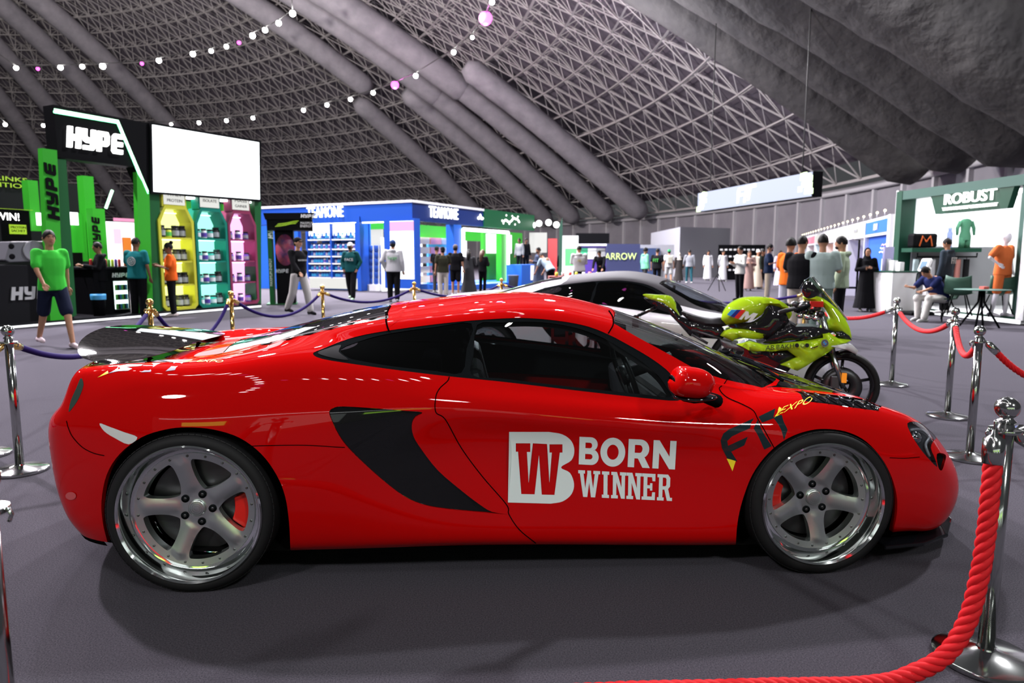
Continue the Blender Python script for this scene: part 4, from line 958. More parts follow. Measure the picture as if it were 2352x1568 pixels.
# glowing display cabinets
CABS = [('yellow', (369, 450), hexc('b9b83a'), (.95, 1., .35), ['dark', 'lime', 'dark', 'dark'], 'WHEY PROTEIN'), ('teal', (453, 526), hexc('0f6f60'), (.35, 1., .80), ['teal', 'white', 'teal', 'dark'], 'ISOLATE'), ('pink', (528, 592), hexc('7a2f4c'), (1., .50, .95), ['purple', 'white', 'purple'], 'MASS GAINER')]
for cname, (xa, xb), fc, gc, kinds, ttl in CABS:
    ua = uz(xa, 600)[0]; ub = uz(xb, 600)[0]; W = ub-ua; z_t = 2.62; z_b = .10
    e = empty('display_cabinet', F.p((ua+ub)/2, -.3, 0), 0, cname+' glowing display cabinet of '+ttl.lower()+' jars in the green stand', 'display cabinet')
    def L(o): o.matrix_parent_inverse = Matrix.Translation(-Vector(e.location)); return o
    fm = mat('cabinet_'+cname, fc, .35); gm = glow('cabinet_glow_'+cname, gc, 1.5)
    out = [(ua, z_b+.1), (ua+.1, z_b), (ub-.1, z_b), (ub, z_b+.1), (ub, z_t-.35), (ub-.2*W, z_t), (ua+.2*W, z_t), (ua, z_t-.35)]
    q = .07; inn = [(ua+q, z_b+.15), (ua+.14, z_b+q), (ub-.14, z_b+q), (ub-q, z_b+.15), (ub-q, z_t-.39), (ub-.2*W-.03, z_t-q), (ua+.2*W+.03, z_t-q), (ua+q, z_t-.39)]
    mb = MB(); extrude2d(mb, [out, inn], F.M(0, -.45, 0), .45); L(mb.build('cabinet_frame', fm, e))
    mb = MB(); F.poly(mb, inn, -.46, -.44); L(mb.build('back_panel', gm, e))
    zs = [z_b+q, .73, 1.30, 1.87]
    for zz in zs[1:]: L(bx(F, 'shelf', fm, e, ua+q, ub-q, -.44, -.02, zz-.04, zz))
    for zz in zs[1:]+[z_t-.1]: L(bx(F, 'shelf_light', glow('shelf_glow_'+cname, gc, 5), e, ua+q+.03, ub-q-.03, -.42, -.38, zz-.06, zz-.042))
    L(bx(F, 'header_box', fm, e, (ua+ub)/2-.34*W, (ua+ub)/2+.34*W, -.3, -.04, z_t-.02, z_t+.42)); L(bx(F, 'header_light', MIDW, e, (ua+ub)/2-.29*W, (ua+ub)/2+.29*W, -.04, -.02, z_t+.03, z_t+.37))
    wd = ttl.split()
    for k, t_ in enumerate(wd): L(F.text('header_lettering', text_outline(t_, .02), BLK2, e, (ua+ub)/2, z_t+.20+(.07 if len(wd) > 1 else 0)-.14*k, .42*W, .07, -.02, .006))
    rn = ['bottom', 'second', 'third', 'top']
    for si, zz in enumerate(zs):
        n_ = len(kinds)
        for k, kd in enumerate(kinds):
            put_jar(kd, F.p(ua+q+.14+(W-2*q-.28)*k/(n_-1), -.20, zz), 'supplement jar on the %s shelf of the %s glowing cabinet' % (rn[si], cname), 'jars on the %s shelf of the %s cabinet' % (rn[si], cname), 1.12)
    for zz in (.45, 1.6): lamp_light('cabinet_lamp', 'POINT', F.p((ua+ub)/2, -.12, zz+.1), 7, gc, .1)
# back walls of the stand and what stands inside
B2 = Face(F.p(-2.5, -4.2, 0)[:2], F.p(7.5, -4.2, 0)[:2])
def HB(name, m, *a): return hb_local(bx(F, name, m, hb, *a))
HB('back_wall', BLK2, -2.5, 4.6, -4.3, -4.2, 0, 3.35); HB('side_wall', BLK2, -2.5, -2.4, -4.2, -1.2, 0, 3.0)
HB('partition', GREEN, 4.55, 6.6, -1.0, -.9, 0, 2.85)
def post(px0, px1, yt, yb, v, m=GREEN):
    a = F.uz(px0, yt, v); b = F.uz(px1, yt, v); zb = max(0, F.uz(px0, yb, v)[1]); HB('green_post', m, a[0], b[0], v-.25, v, zb, a[1])
post(63, 86, 413, 530, -3.2); post(190, 214, 403, 600, -3.0); post(212, 240, 478, 600, -2.2)
def slab_px(name, m, x0, y0, x1, y1, v, th=.04, parent=None):
    a = F.uz(x0, y0, v); b = F.uz(x1, y1, v); return HB(name, m, a[0], b[0], v-th, v, b[1], a[1])
slab_px('poster', BLK, 0, 480, 76, 592, -1.6); slab_px('poster_edge', LIME, 0, 478, 76, 483, -1.58)
def htxt(t, x, y, w, h, v, m, bold=.02, rot=0.):
    a = F.uz(x, y, v); return hb_local(F.text('stand_lettering', text_outline(t, bold), m, hb, a[0], a[1], w, h, v, .01, rot))
htxt('DRINKS', 15, 410, .95, .11, -4.18, LIME); htxt('EDITION', 18, 425, 1.05, .11, -4.18, LIME); htxt('WIN!', 16, 497, .48, .16, -1.58, SIGNW)
slab_px('green_label', LIME, 22, 515, 62, 538, -1.57); htxt('PROTEIN', 42, 522, .3, .05, -1.56, BLK); htxt('SACHET', 42, 530, .28, .05, -1.56, BLK)
slab_px('small_screen', SCREENW, 84, 488, 107, 518, -2.9); slab_px('small_screen', SCREENW, 160, 487, 181, 517, -2.9)
slab_px('shelf_board', GREEN, 160, 488, 194, 580, -3.05)
slab_px('menu_panel', BLK, 168, 580, 198, 705, -2.6)
for k in range(5): htxt(['500 mg', '60 mg', '35 mg', 'NO BCAA', 'ELECTROLYTE'][k], 180, 628+13*k, .3, .06, -2.58, PRINTW)
hb_local(F.text('column_lettering', hype_loops(), BLK, hb, F.uz(221, 535, -2.17)[0], F.uz(221, 535, -2.17)[1], .8, .2, -2.17, .02, rot=PI/2))
nm = MB(); nm.tube([F.p(F.uz(a, b, -3.9)[0], -3.9, F.uz(a, b, -3.9)[1]) for a, b in [(258, 437), (243, 478)]], .04, 6); hb_local(nm.build('neon_line', NEONW, hb))
# black counter at the left with grey lettering
k_ = MB(); F.poly_px(k_, [(-60, 760), (-60, 612), (20, 607), (60, 608), (150, 612), (172, 735)], -.5, -.12); o = k_.build('stand_counter', BLK2, None, bevel=.02); tag(o, 'long black counter with grey lettering below the loudspeaker', 'counter')
a = F.uz(82, 672, -.11); o2 = F.text('counter_lettering', hype_loops(), GREYP, o, a[0], a[1], .95, .26, -.115, .02)
# loudspeaker on it
sp_ = empty('loudspeaker', F.p(F.uz(60, 606, -.3)[0], -.3, F.uz(60, 606, -.3)[1]), 0, 'grey loudspeaker lying on its side on the black counter', 'loudspeaker')
ax, az_ = F.uz(12, 600, -.1); bx_, bz_ = F.uz(102, 556, -.1)
Ls = lambda o: (setattr(o, 'matrix_parent_inverse', Matrix.Translation(-Vector(sp_.location))), o)[1]
mb = MB(); F.poly(mb, [(ax, az_+.02), (ax+.12, bz_), (bx_, bz_+.02), (bx_, az_+.06), (bx_-.06, az_-.0), (ax+.08, az_-.02)], -.5, -.1); Ls(mb.build('speaker_box', mat('speaker_grey', (.10, .10, .115), .5), sp_, bevel=.02))
cm = MB(); cM = F.M((ax+bx_)/2+.16, -.1, (az_+bz_)/2+.01); cm.lathe([(.21, 0), (.21, .02), (.18, .015), (.06, -.03+.03), (.0, .012)], 28, cM); Ls(cm.build('speaker_cone', mat('speaker_cone', (.22, .22, .24), .35, .4), sp_))
for q in (-.1, .1): cm = MB(); cm.lathe([(.055, .004), (.04, .006), (0, .004)], 16, F.M((ax+bx_)/2-.25, -.1, (az_+bz_)/2+q)); Ls(cm.build('speaker_port', BLK, sp_))
# fridge counter inside
fr = empty('drinks_counter', F.p(F.uz(262, 715, -.4)[0], -.4, 0), 0, 'black drinks counter with a lit glass door fridge below it', 'counter')
Lf = lambda o: (setattr(o, 'matrix_parent_inverse', Matrix.Translation(-Vector(fr.location))), o)[1]
fa = F.uz(224, 700, -.35)[0]; fb = F.uz(304, 700, -.35)[0]
Lf(bx(F, 'counter_body', BLK, fr, fa, fb, -1.2, -.42, .06, 1.12)); Lf(bx(F, 'counter_top', BLK2, fr, fa-.04, fb+.04, -1.25, -.38, 1.12, 1.17))
fm_ = fa+.52*(fb-fa)
Lf(bx(F, 'fridge_light', glow('fridge_glow', (.8, 1, .95), 2.4), fr, fm_+.02, fb-.05, -.45, -.415, .2, .85))
for z_ in (.2, .42, .64, .85): Lf(bx(F, 'fridge_shelf', WHITEM, fr, fm_+.02, fb-.05, -.415, -.385, z_-.012, z_))
Lf(F.text('fridge_lettering', hype_loops(), PRINTW, fr, (fm_+fb)/2, .98, .42, .1, -.41, .01))
Lf(bx(F, 'base_light', NEON, fr, fa+.1, fb, -.42, -.37, .03, .07))
for r_ in range(3):
    for k in range(6):
        mb = MB(); mb.lathe([(.026, 0), (.028, .01), (.028, .1), (.022, .12)], 8); o = mb.build('drink_can', [J_GRN, J_BLK, J_CYAN][k % 3]); o.location = F.p(fm_+.06+k*(fb-fm_-.16)/5, -.395, (.2, .42, .64)[r_]); tag(o, 'small drink can in the %s row of the counter fridge' % ['bottom', 'middle', 'top'][r_], 'can', 'cans in the %s row of the fridge' % ['bottom', 'middle', 'top'][r_])
for k in range(9):
    mb = MB(); mb.lathe([(.03, 0), (.032, .012), (.032, .15), (.02, .18)], 8); o = mb.build('drink_bottle', [J_RED, J_GRN, J_YEL, J_PUR][k % 4]); o.location = F.p(fa+.08+k*(fb-fa-.16)/8, -.6, 1.17); tag(o, 'small coloured drink bottle standing on the drinks counter', 'bottle', 'bottles on the drinks counter')
bn = empty('waste_bin', F.p(fa-.1, -.15, 0), 0, 'black waste bin with a blue bag beside the drinks counter', 'bin'); mb = MB(); mb.lathe([(.11, .02), (.14, .5), (.15, .52), (.15, .55)], 16); mb.build('bin_body', BLK, bn); mb = MB(); mb.lathe([(.151, .46), (.158, .54), (.155, .58), (.13, .57)], 16, caps=False); mb.build('bin_bag', mat('blue_bag', (.05, .25, .5), .4), bn)
# coloured display beyond the arch
slab_px('backlit_panel', SOFTW, 243, 508, 320, 610, -3.6); slab_px('orange_panel', mat('orange_board', (.75, .16, .02), .5), 282, 545, 305, 610, -3.5); slab_px('pink_panel', glow('pink_board', (1., .35, .6), 1.0), 262, 500, 318, 510, -3.5); slab_px('round_panel', glow('rose_board', (1., .6, .75), 1.2), 262, 525, 280, 560, -3.4)
# arched gaming pillar with a black head right of the stand
G2 = Face((-8.9, 19.6), (-6.0, 20.4))
gp = empty('totem', G2.p(1.5, 0, 0), 0, 'black totem with projecting head and green printing beside the pink cabinet', 'totem')
Lg = lambda o: (setattr(o, 'matrix_parent_inverse', Matrix.Translation(-Vector(gp.location))), o)[1]
def G(name, m, x0, y0, x1, y1, v0, v1): a = G2.uz(x0, y0, v1); b = G2.uz(x1, y1, v1); return Lg(bx(G2, name, m, gp, a[0], b[0], v0, v1, b[1], a[1]))
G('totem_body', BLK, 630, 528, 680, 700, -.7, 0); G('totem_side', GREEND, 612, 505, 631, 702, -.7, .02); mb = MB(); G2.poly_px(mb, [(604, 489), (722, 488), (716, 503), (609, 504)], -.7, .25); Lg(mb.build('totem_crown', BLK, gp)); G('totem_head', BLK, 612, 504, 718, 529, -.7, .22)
G('totem_base', GREEND, 612, 698, 682, 703, -.8, .1)
def gtxt(t, x, y, w, h, v, m, rot=0., lp=None): a = G2.uz(x, y, v); return Lg(G2.text('totem_lettering', lp or text_outline(t, .02), m, gp, a[0], a[1], w, h, v, .012, rot))
gtxt('', 707, 496, .40, .10, .26, PRINTW, lp=hype_loops()); gtxt('MAXIMUM', 705, 512, .36, .07, .23, PRINTW); gtxt('ENERGY', 703, 519, .32, .07, .23, PRINTW); gtxt('', 621, 530, .45, .13, .03, PRINTW, PI/2, hype_loops()); gtxt('', 648, 622, .36, .11, .01, GREYP, 0, hype_loops()); gtxt('MAXIMUM ENERGY', 622, 625, .8, .07, .03, PRINTW, PI/2)
mb = MB(); mb.lathe([(.34, 0), (.34, .02), (0, .025)], 24, G2.M(G2.uz(655, 574, 0)[0], .0, G2.uz(655, 574, 0)[1]) @ Matrix.Diagonal((.8, 1.35, 1, 1))); Lg(mb.build('totem_print', mat('totem_art', (.05, .07, .16), .4), gp)); noise_col(mat('totem_art'), (.01, .02, .10), (.35, .05, .08), 5)
for k in range(3):
    mb = MB(); mb.tube([G2.p(*(lambda q: (q[0], .23, q[1]))(G2.uz(632+k*3+12*i, 520-3*k-2*i+(i*i % 3), .23))) for i in range(5)], .008, 5); Lg(mb.build('green_stripe', LIME, gp))
# ================================================================== blue corner stand
T1 = Face((-11.4, 30.9), (-3.9, 27.1)); T2 = Face((-3.9, 27.1), (1.15, 37.0))
BLUE = mat('blue_fascia', (.012, .075, .42), .45); BLUED = mat('dark_blue_fascia', (.006, .022, .13), .45); BLUEB = mat('blue_panel', (.015, .11, .52), .45)
tb = empty('supplement_stand', (-3.9, 27.1, 0), 0, 'blue and green corner stand with white lit signs and shelf walls', 'exhibition stand')
Lt = lambda o: (setattr(o, 'matrix_parent_inverse', Matrix.Translation(-Vector(tb.location))), o)[1]
def T(f, name, m, x0, y0, x1, y1, v0, v1, par=None): a = f.uz(x0, y0, v1); b = f.uz(x1, y1, v1); return Lt(bx(f, name, m, tb, a[0], b[0], v0, v1, b[1], a[1]))
ztop = 3.62
def TZ(f, name, m, u0, u1, v0, v1, z0, z1): return Lt(bx(f, name, m, tb, u0, u1, v0, v1, z0, z1))
TZ(T1, 'fascia', BLUE, 0, T1.L, -.25, 0, 2.82, 3.52); TZ(T1, 'fascia_cap', WHITEM, 0, T1.L, -.3, .05, 3.52, 3.62); TZ(T1, 'fascia_light', STRIP, 3.0, T1.L, -.22, -.12, 2.78, 2.82)
tg = T2.uz(1110, 500)[0]
TZ(T2, 'fascia', BLUED, 0, tg, -.25, 0, 2.82, 3.52); TZ(T2, 'fascia_cap', WHITEM, 0, tg, -.3, .05, 3.52, 3.62); TZ(T2, 'fascia', mat('green_fascia', (.005, .09, .03), .45), tg, T2.L, -.25, .05, 2.80, 3.62)
def tsign(f, t, x, y, w, h, m=SIGNW, v=.02, par=None): a = f.uz(x, y, v); return Lt(f.text('sign_lettering', text_outline(t, .012, 1., 0., 1.1), m, tb, a[0], a[1], w, h, v, .05))
tsign(T1, 'TEAMONE', 747, 487, 1.95, .44); tsign(T2, 'TEAMONE', 1019, 489, 2.2, .46)
def squig(f, x, y, w, seed):           # flowing script sign
    rg = random.Random(seed); a = f.uz(x, y, .03); n = 9; pts = [f.p(a[0]-w/2+w*i/n, .05, a[1]+rg.uniform(-.13, .13)) for i in range(n+1)]
    mb = MB(); mb.tube([tuple(q) for q in catmull([tuple(p) for p in pts], 4)], .05, 6); Lt(mb.build('script_sign', SIGNW, tb))
    for k in range(6): mb = MB(); mb.ball(f.p(a[0]-w/2+w*(k+.5)/6, .05, a[1]+(.2 if k % 2 else -.2)), .045, 8, 6); Lt(mb.build('script_dot', SIGNW, tb))
squig(T2, 1172, 505, 1.9, 4)
a = T2.uz(1103, 497, .03); mb = MB(); mb.ball(T2.p(a[0], .04, a[1]), (.05, .05, .12), 8, 6); mb.ball(T2.p(a[0]-.15, .04, a[1]-.08), (.08, .05, .07), 8, 6); mb.ball(T2.p(a[0]+.15, .04, a[1]-.08), (.08, .05, .07), 8, 6); Lt(mb.build('leaf_emblem', SIGNW, tb))
# shelf wall
TZ(T1, 'shelf_back', BLUEB, 3.2, 5.8, -.7, -.62, 0, 2.8); TZ(T1, 'base_cabinet', MIDW, 3.0, 5.8, -.6, 0, .08, .52)
sx0 = T1.uz(708, 600)[0]; sx1 = T1.uz(816, 600)[0]; sm_ = (sx0+sx1)/2
for u_ in (sx0-.06, sm_, sx1+.06): TZ(T1, 'shelf_upright', BLUE, u_-.04, u_+.04, -.6, -.0, .5, 2.8)
TZ(T1, 'shelf_light_box', SCREENW, sx0, sm_-.05, -.5, -.1, 2.3, 2.75); TZ(T1, 'shelf_light_box', SCREENW, sm_+.05, sx1, -.5, -.1, 2.3, 2.75)
nmz = ['bottom', 'second', 'third', 'fourth', 'fifth', 'top']
for r_ in range(6):
    zz = .55+.30*r_+(.02*r_ if r_ > 4 else 0); TZ(T1, 'shelf', WHITEM, sx0, sx1, -.6, 0, zz-.03, zz); TZ(T1, 'shelf_light', SOFTW, sx0, sx1, -.05, -.03, zz-.05, zz-.03)
    for side_, (ua, ub) in (('left', (sx0+.08, sm_-.1)), ('right', (sm_+.12, sx1-.06))):
        n_ = 6 if r_ == 5 else 9
        for k in range(n_):
            kd = ['blue', 'cyan', 'blue', 'blue', 'purple', 'white', 'blue'][:5+r_%3][(k*3+r_*2) % (5+r_ % 3)] if r_ < 5 else ['cyan', 'blue', 'teal'][k % 3]
            put_jar(kd, T1.p(ua+(ub-ua)*k/(n_-1), -.2, zz), 'supplement tub on the %s shelf of the %s bay of the blue shelf wall' % (nmz[r_], side_), '%s shelf tubs, %s bay of the blue shelf wall' % (nmz[r_], side_), (1.0 if r_ < 5 else 1.5)*(.95 if kd in ('blue',) else 1.05))
TZ(T1, 'wall_left', BLUEB, 0, 2.4, -.2, -.02, 0, 2.8)
# entrance zone near the corner
T(T1, 'pillar', BLUE, 817, 497, 830, 668, -.5, .05); T(T1, 'inner_band', GREEN, 830, 508, 880, 526, -2.2, -2.1); T(T1, 'inner_wall', MIDW, 830, 526, 880, 660, -2.3, -2.2)
T(T1, 'pillar', BLUE, 881, 503, 955, 663, -.3, .06); T(T1, 'screen', SCREENW, 895, 508, 951, 641, .06, .08); T(T1, 'screen_picture', glow('pink_picture', (.9, .45, .75), 1.2), 895, 509, 950, 530, .08, .09)
# stacked blue tins
for r_ in range(6):
    for k in range(4):
        a_ = T1.uz(838+13*k, 652-16*r_, -.6); mb = MB(); mb.lathe([(.09, 0), (.095, .01), (.095, .25), (.08, .27)], 10); o = mb.build('tub_stack_item', J_BLUE); o.location = T1.p(a_[0], -.6, .27+.27*r_); o.name = 'supplement_tub'; tag(o, 'blue tub in row %s of the stacked rack beside the entrance pillar' % ['one', 'two', 'three', 'four', 'five', 'six'][r_], 'tub', 'blue tubs in row %d of the rack by the pillar' % (r_+1))
TZ(T1, 'rack_base', WHITEM, T1.uz(832, 650, -.6)[0], T1.uz(880, 650, -.6)[0], -.85, -.35, 0, .27)
# right face interior
a0_ = T2.uz(958, 560)[0]; a1_ = T2.uz(1045, 560)[0]; a2_ = T2.uz(1062, 560)[0]; a3_ = T2.uz(1165, 560)[0]
TZ(T2, 'inner_band', GREEN, a0_, a3_, -1.6, -1.5, 2.2, 2.8); TZ(T2, 'inner_wall', SOFTW, a0_, a1_, -1.8, -1.7, 0, 2.2)
TZ(T2, 'pillar', BLUEB, T2.uz(1043, 560)[0], T2.uz(1060, 560)[0], -.4, 0, 0, 2.8)
for (x0, x1, m_) in ((962, 985, mat('cream_stock', (.7, .6, .4), .6)), (988, 1012, mat('rose_stock', (.6, .25, .28), .6)), (1014, 1040, mat('grey_stock', (.4, .45, .5), .6))):
    for r_ in range(5):
        a_, b_ = T2.uz(x0, 600, -1.3)[0], T2.uz(x1, 600, -1.3)[0]; o = bx(T2, 'stock_carton', m_, None, a_, b_, -1.55, -1.25, .3+.42*r_, .58+.42*r_); tag(o, 'row of %s cartons on the shelf at level %s inside the blue stand' % ({962: 'cream', 988: 'rose', 1014: 'grey'}[x0], ['one', 'two', 'three', 'four', 'five'][r_]), 'carton')
mb = MB(); 
for seg in (((a2_, 0), (a2_, 2.62)), ((a2_, 2.62), (a3_, 2.62)), ((a3_, 2.62), (a3_, 0))):
    mb.tube([T2.p(seg[0][0], .05, seg[0][1]), T2.p(seg[1][0], .05, seg[1][1])], .07, 6)
Lt(mb.build('door_light_frame', STRIP, tb)); TZ(T2, 'inner_wall', mat('sky_blue_wall', (.05, .32, .62), .5), a2_, T2.uz(1140, 560)[0], -1.9, -1.8, 0, 2.6); TZ(T2, 'inner_wall', SOFTW, T2.uz(1110, 560)[0], T2.uz(1140, 560)[0], -1.7, -1.65, .5, 2.3); TZ(T2, 'green_pillar', GREEN, T2.uz(1152, 560)[0], T2.uz(1170, 560)[0], -.3, 0, 0, 2.7)
TZ(T2, 'platform', BLUEB, a1_-.5, T2.L, -2, .9, 0, .22)
TZ(T2, 'inner_wall', SOFTW, T2.uz(1172, 560)[0], T2.L, -1.4, -1.3, 1.6, 2.6); TZ(T2, 'green_wall', GREEN, T2.uz(1168, 560)[0], T2.L+1.6, -1.6, -1.45, 0, 2.75)
cn = T2.uz(1172, 640, .9)[0]; o = bx(T2, 'service_counter', BLUEB, None, cn, cn+2.4, .7, 1.5, 0, 1.05); tag(o, 'blue and white lit service counter beside the green wall', 'counter'); bx(T2, 'counter_light_panel', SOFTW, o, cn+1.0, cn+2.4, 1.5, 1.53, .3, 1.0)
tbn = MB(); tbn.lathe([(.2, 0), (.26, .55), (.28, .57), (.2, .575)], 14); o = tbn.build('waste_bin', mat('grey_bin', (.13, .14, .15), .6)); o.location = gnd(1179, 660); tag(o, 'dark grey waste bin in front of the blue service counter', 'bin')
# floodlit sign cluster and red banner
for k, (x, y) in enumerate([(1224, 517), (1238, 513), (1260, 511), (1278, 516)]):
    p = atY(x, y, 37); e = empty('spot_lamp', p, 0, 'bright round spot lamp above the green wall', 'lamp', 'spot lamps above the green wall'); mb = MB(); mb.ball((0, 0, 0), .17, 12, 8); mb.build('lamp_bulb', SIGNW, e); mb = MB(); mb.tube([(0, 0, 0), (0, .5, .15)], .04, 6); mb.build('lamp_arm', HOUS, e)
def board(name, label, cat, m, x0, y0, x1, y1, Y, th=.1, ground=False, Y1=None):
    """upright board seen between two pixels at depth Y"""
    Y1 = Y1 or Y; f = Face((gx(x0, Y, 1.4), Y), (gx(x1, Y1, 1.4), Y1)); z1 = zat(y0, Y); z0 = 0. if ground else zat(y1, Y); mb = MB(); f.box(mb, 0, f.L, -th, 0, z0, z1); o = mb.build(name, m)
    if label: tag(o, label, cat)
    return o, f, z0, z1
o, f, z0, z1 = board('menu_board', 'white menu board with brown header on the green wall', 'board', MIDW, 1216, 534, 1256, 580, 37.0); 
o, f, z0, z1 = board('red_banner', 'red banner between the green wall and the dark feather flag', 'banner', mat('red_banner', (.55, .05, .05), .5), 1259, 548, 1279, 600, 36.5, ground=True)
ff = MB(); px_ = [(1284, 700), (1283, 560), (1284, 520), (1290, 500), (1291, 520), (1290, 700)]; ff.prism([(gx(x, 35), zat(y, 35) if y < 650 else .2) for x, y in px_], 0, .05, Matrix.Translation((0, 35, 0)) @ Matrix.Rotation(PI/2, 4, 'X')); tag(ff.build('feather_flag', mat('flag_dark', (.02, .06, .04), .6)), 'tall dark feather flag beside the red banner', 'flag')
# ================================================================== unseen lit stand added behind the camera for reflections in paint and wheels
rs = empty('added_rear_stand', (0, -7.5, 0), 0, 'long unseen stand with lime screens, added for its reflections in the red car', 'exhibition stand')
LS = glow('added_lime_screen', (.50, 1., .10), 4.5); RW = glow('added_white_panel', (.9, 1., .95), .9)  # glowing faces of the added stand, layout guessed
def rbx(name, m, a, b): q = MB(); q.bb(a, b); return q.build(name, m, rs)
rbx('stand_wall', mat('stand_grey', (.06, .065, .06), .6), (-7, -.3, 0), (7, -.1, 3.4)); rbx('added_light_bar', STRIP, (-6.5, -.05, 2.9), (6.5, 0, 2.98))
for x in (-5.2, -1.2, 2.6): rbx('added_lime_screen', LS, (x, -.05, 1.75), (x+1.3, 0, 2.35))
for x in (-3.4, .6, 4.6): rbx('added_lit_panel', RW, (x, -.05, .5), (x+1.6, 0, 2.5))
# ================================================================== stands on the right
RB = Face((10.1, 18.06), (10.55, 14.1)); DKG = mat('forest_green', (.004, .045, .025), .45); DKG2 = mat('sage_green', (.035, .085, .07), .5)
rb = empty('sportswear_stand', (10.1, 18.06, 0), 0, 'white and dark green sportswear stand with a lit sign at the right edge', 'exhibition stand')
Lr = lambda o: (setattr(o, 'matrix_parent_inverse', Matrix.Translation(-Vector(rb.location))), o)[1]
def RZ(name, m, u0, u1, v0, v1, z0, z1, bevel=0.): return Lr(bx(RB, name, m, rb, u0, u1, v0, v1, z0, z1, bevel=bevel))
W_ = RB.L
RF = Face((10.15, 17.9), (13.4, 17.9)); fu = lambda px, v=.2: RF.uz(px, 560, v)[0]
def RW(name, m, a, b, v0, v1, z0, z1): return Lr(bx(RF, name, m, rb, fu(a, v1), fu(b, v1), v0, v1, z0, z1))
RZ('platform', WHITEM, -.1, W_+.1, -3.3, .1, .02, .14); RZ('platform_light', SOFTW, -.1, W_+.1, .10, .12, .02, .11); RZ('platform_edge', DKG, -.1, W_+.1, .10, .13, .11, .15)
RZ('end_wall', WHITEM, -.18, -.1, -3.3, .0, .1, 3.12); RZ('end_wall', WHITEM, W_+.02, W_+.2, -.9, .15, .1, 3.15)
RZ('green_pillar', DKG, -.1, .12, -.35, .05, .12, 3.08)
RZ('far_pillar', DKG2, W_-.25, W_, -.6, .0, .12, 3.1)
RZ('header', DKG2, .0, W_, -.12, .04, 2.86, 3.08)
mb = MB(); RB.poly(mb, [(1.12, 2.86), (3.55, 2.86), (3.42, 2.42), (1.32, 2.42)], -.12, .02); Lr(mb.build('sign_board', DKG, rb))
sw_ = MIDW; mb = MB(); RB.box(mb, 0, W_, -3.2, -3.1, .14, 3.05); Lr(mb.build('back_wall', glow('robust_wall', (.96, 1, .98), 1.0), rb))
RW('screen', SCREENW, 2103, 2166, .02, .05, 1.72, 2.85); RW('shelf_back_light', SCREENW, 2166, 2330, 0, .02, 1.66, 2.95); RW('display_shelf', DKG, 2096, 2256, .02, .5, 1.52, 1.62)
RZ('ceiling_light', STRIP, .2, W_-.2, -1.2, -.5, 2.84, 2.86); RW('lower_back', mat('pale_grey_wall', (.26, .26, .28), .6), 2096, 2330, -.05, .0, .14, 1.66); RZ('side_panel', MIDW, W_-.9, W_-.5, -1.0, -.6, .14, 2.6)
def rtxt(t, u, z, w, h, v, m, bold=.03): return Lr(RB.text('sign_lettering', text_outline(t, bold), m, rb, u, z, w, h, v, .04))
rtxt('ROBUST', 2.38, 2.74, 1.5, .24, .03, SIGNW); rtxt('TRAIN SMART LIVE ROBUST', 2.38, 2.52, 1.6, .07, .03, SIGNW, .015)
mb = MB(); mb.tube([RF.p(fu(2104), .3, 1.5), RF.p(fu(2104), .3, 1.40), RF.p(fu(2240), .3, 1.4), RF.p(fu(2240), .3, 1.5)], .02, 6); Lr(mb.build('clothes_rail', BLK, rb))
# garments on the rail
for k, (u, c, nm_) in enumerate([(fu(x_, .3), c, n_) for x_, c, n_ in [(2107, (.42, .52, .55), 'pale blue'), (2126, (.02, .025, .10), 'navy'), (2145, (.5, .48, .52), 'light grey'), (2170, (.03, .03, .035), 'charcoal'), (2203, (.62, .25, .22), 'salmon'), (2223, (.01, .01, .012), 'black')]]):
    M = Matrix.Translation(RF.p(u, .3, 0)) @ Matrix.Rotation(.9, 4, 'Z'); b = MB(); V = []
    prof = [(.70, .30), (.80, .31), (1.05, .26), (1.22, .24), (1.30, .22), (1.34, .07)]; n = 12
    for z, w_ in prof:
        for j in range(n): a = 2*PI*j/n; V.append(M @ Vector((w_*.75*math.cos(a)*(1+.06*math.sin(5*a)), .07*math.sin(a), z)))
    Fc = [(i*n+j, i*n+(j+1) % n, (i+1)*n+(j+1) % n, (i+1)*n+j) for i in range(5) for j in range(n)]+[tuple(range(5*n, 6*n))]; b.add(V, Fc, True)
    e_ = b.build('hanging_shirt', mat('cloth_'+nm_.replace(' ', '_'), tuple(q*.6 for q in c), .8, spec=.1)); tag(e_, nm_+' garment hanging on the black rail of the green and white stand', 'garment')
    h = MB(); h.tube([M @ Vector((0, 0, 1.34)), M @ Vector((0, 0, 1.40))], .008, 5); h.build('hanger', BLK, e_)
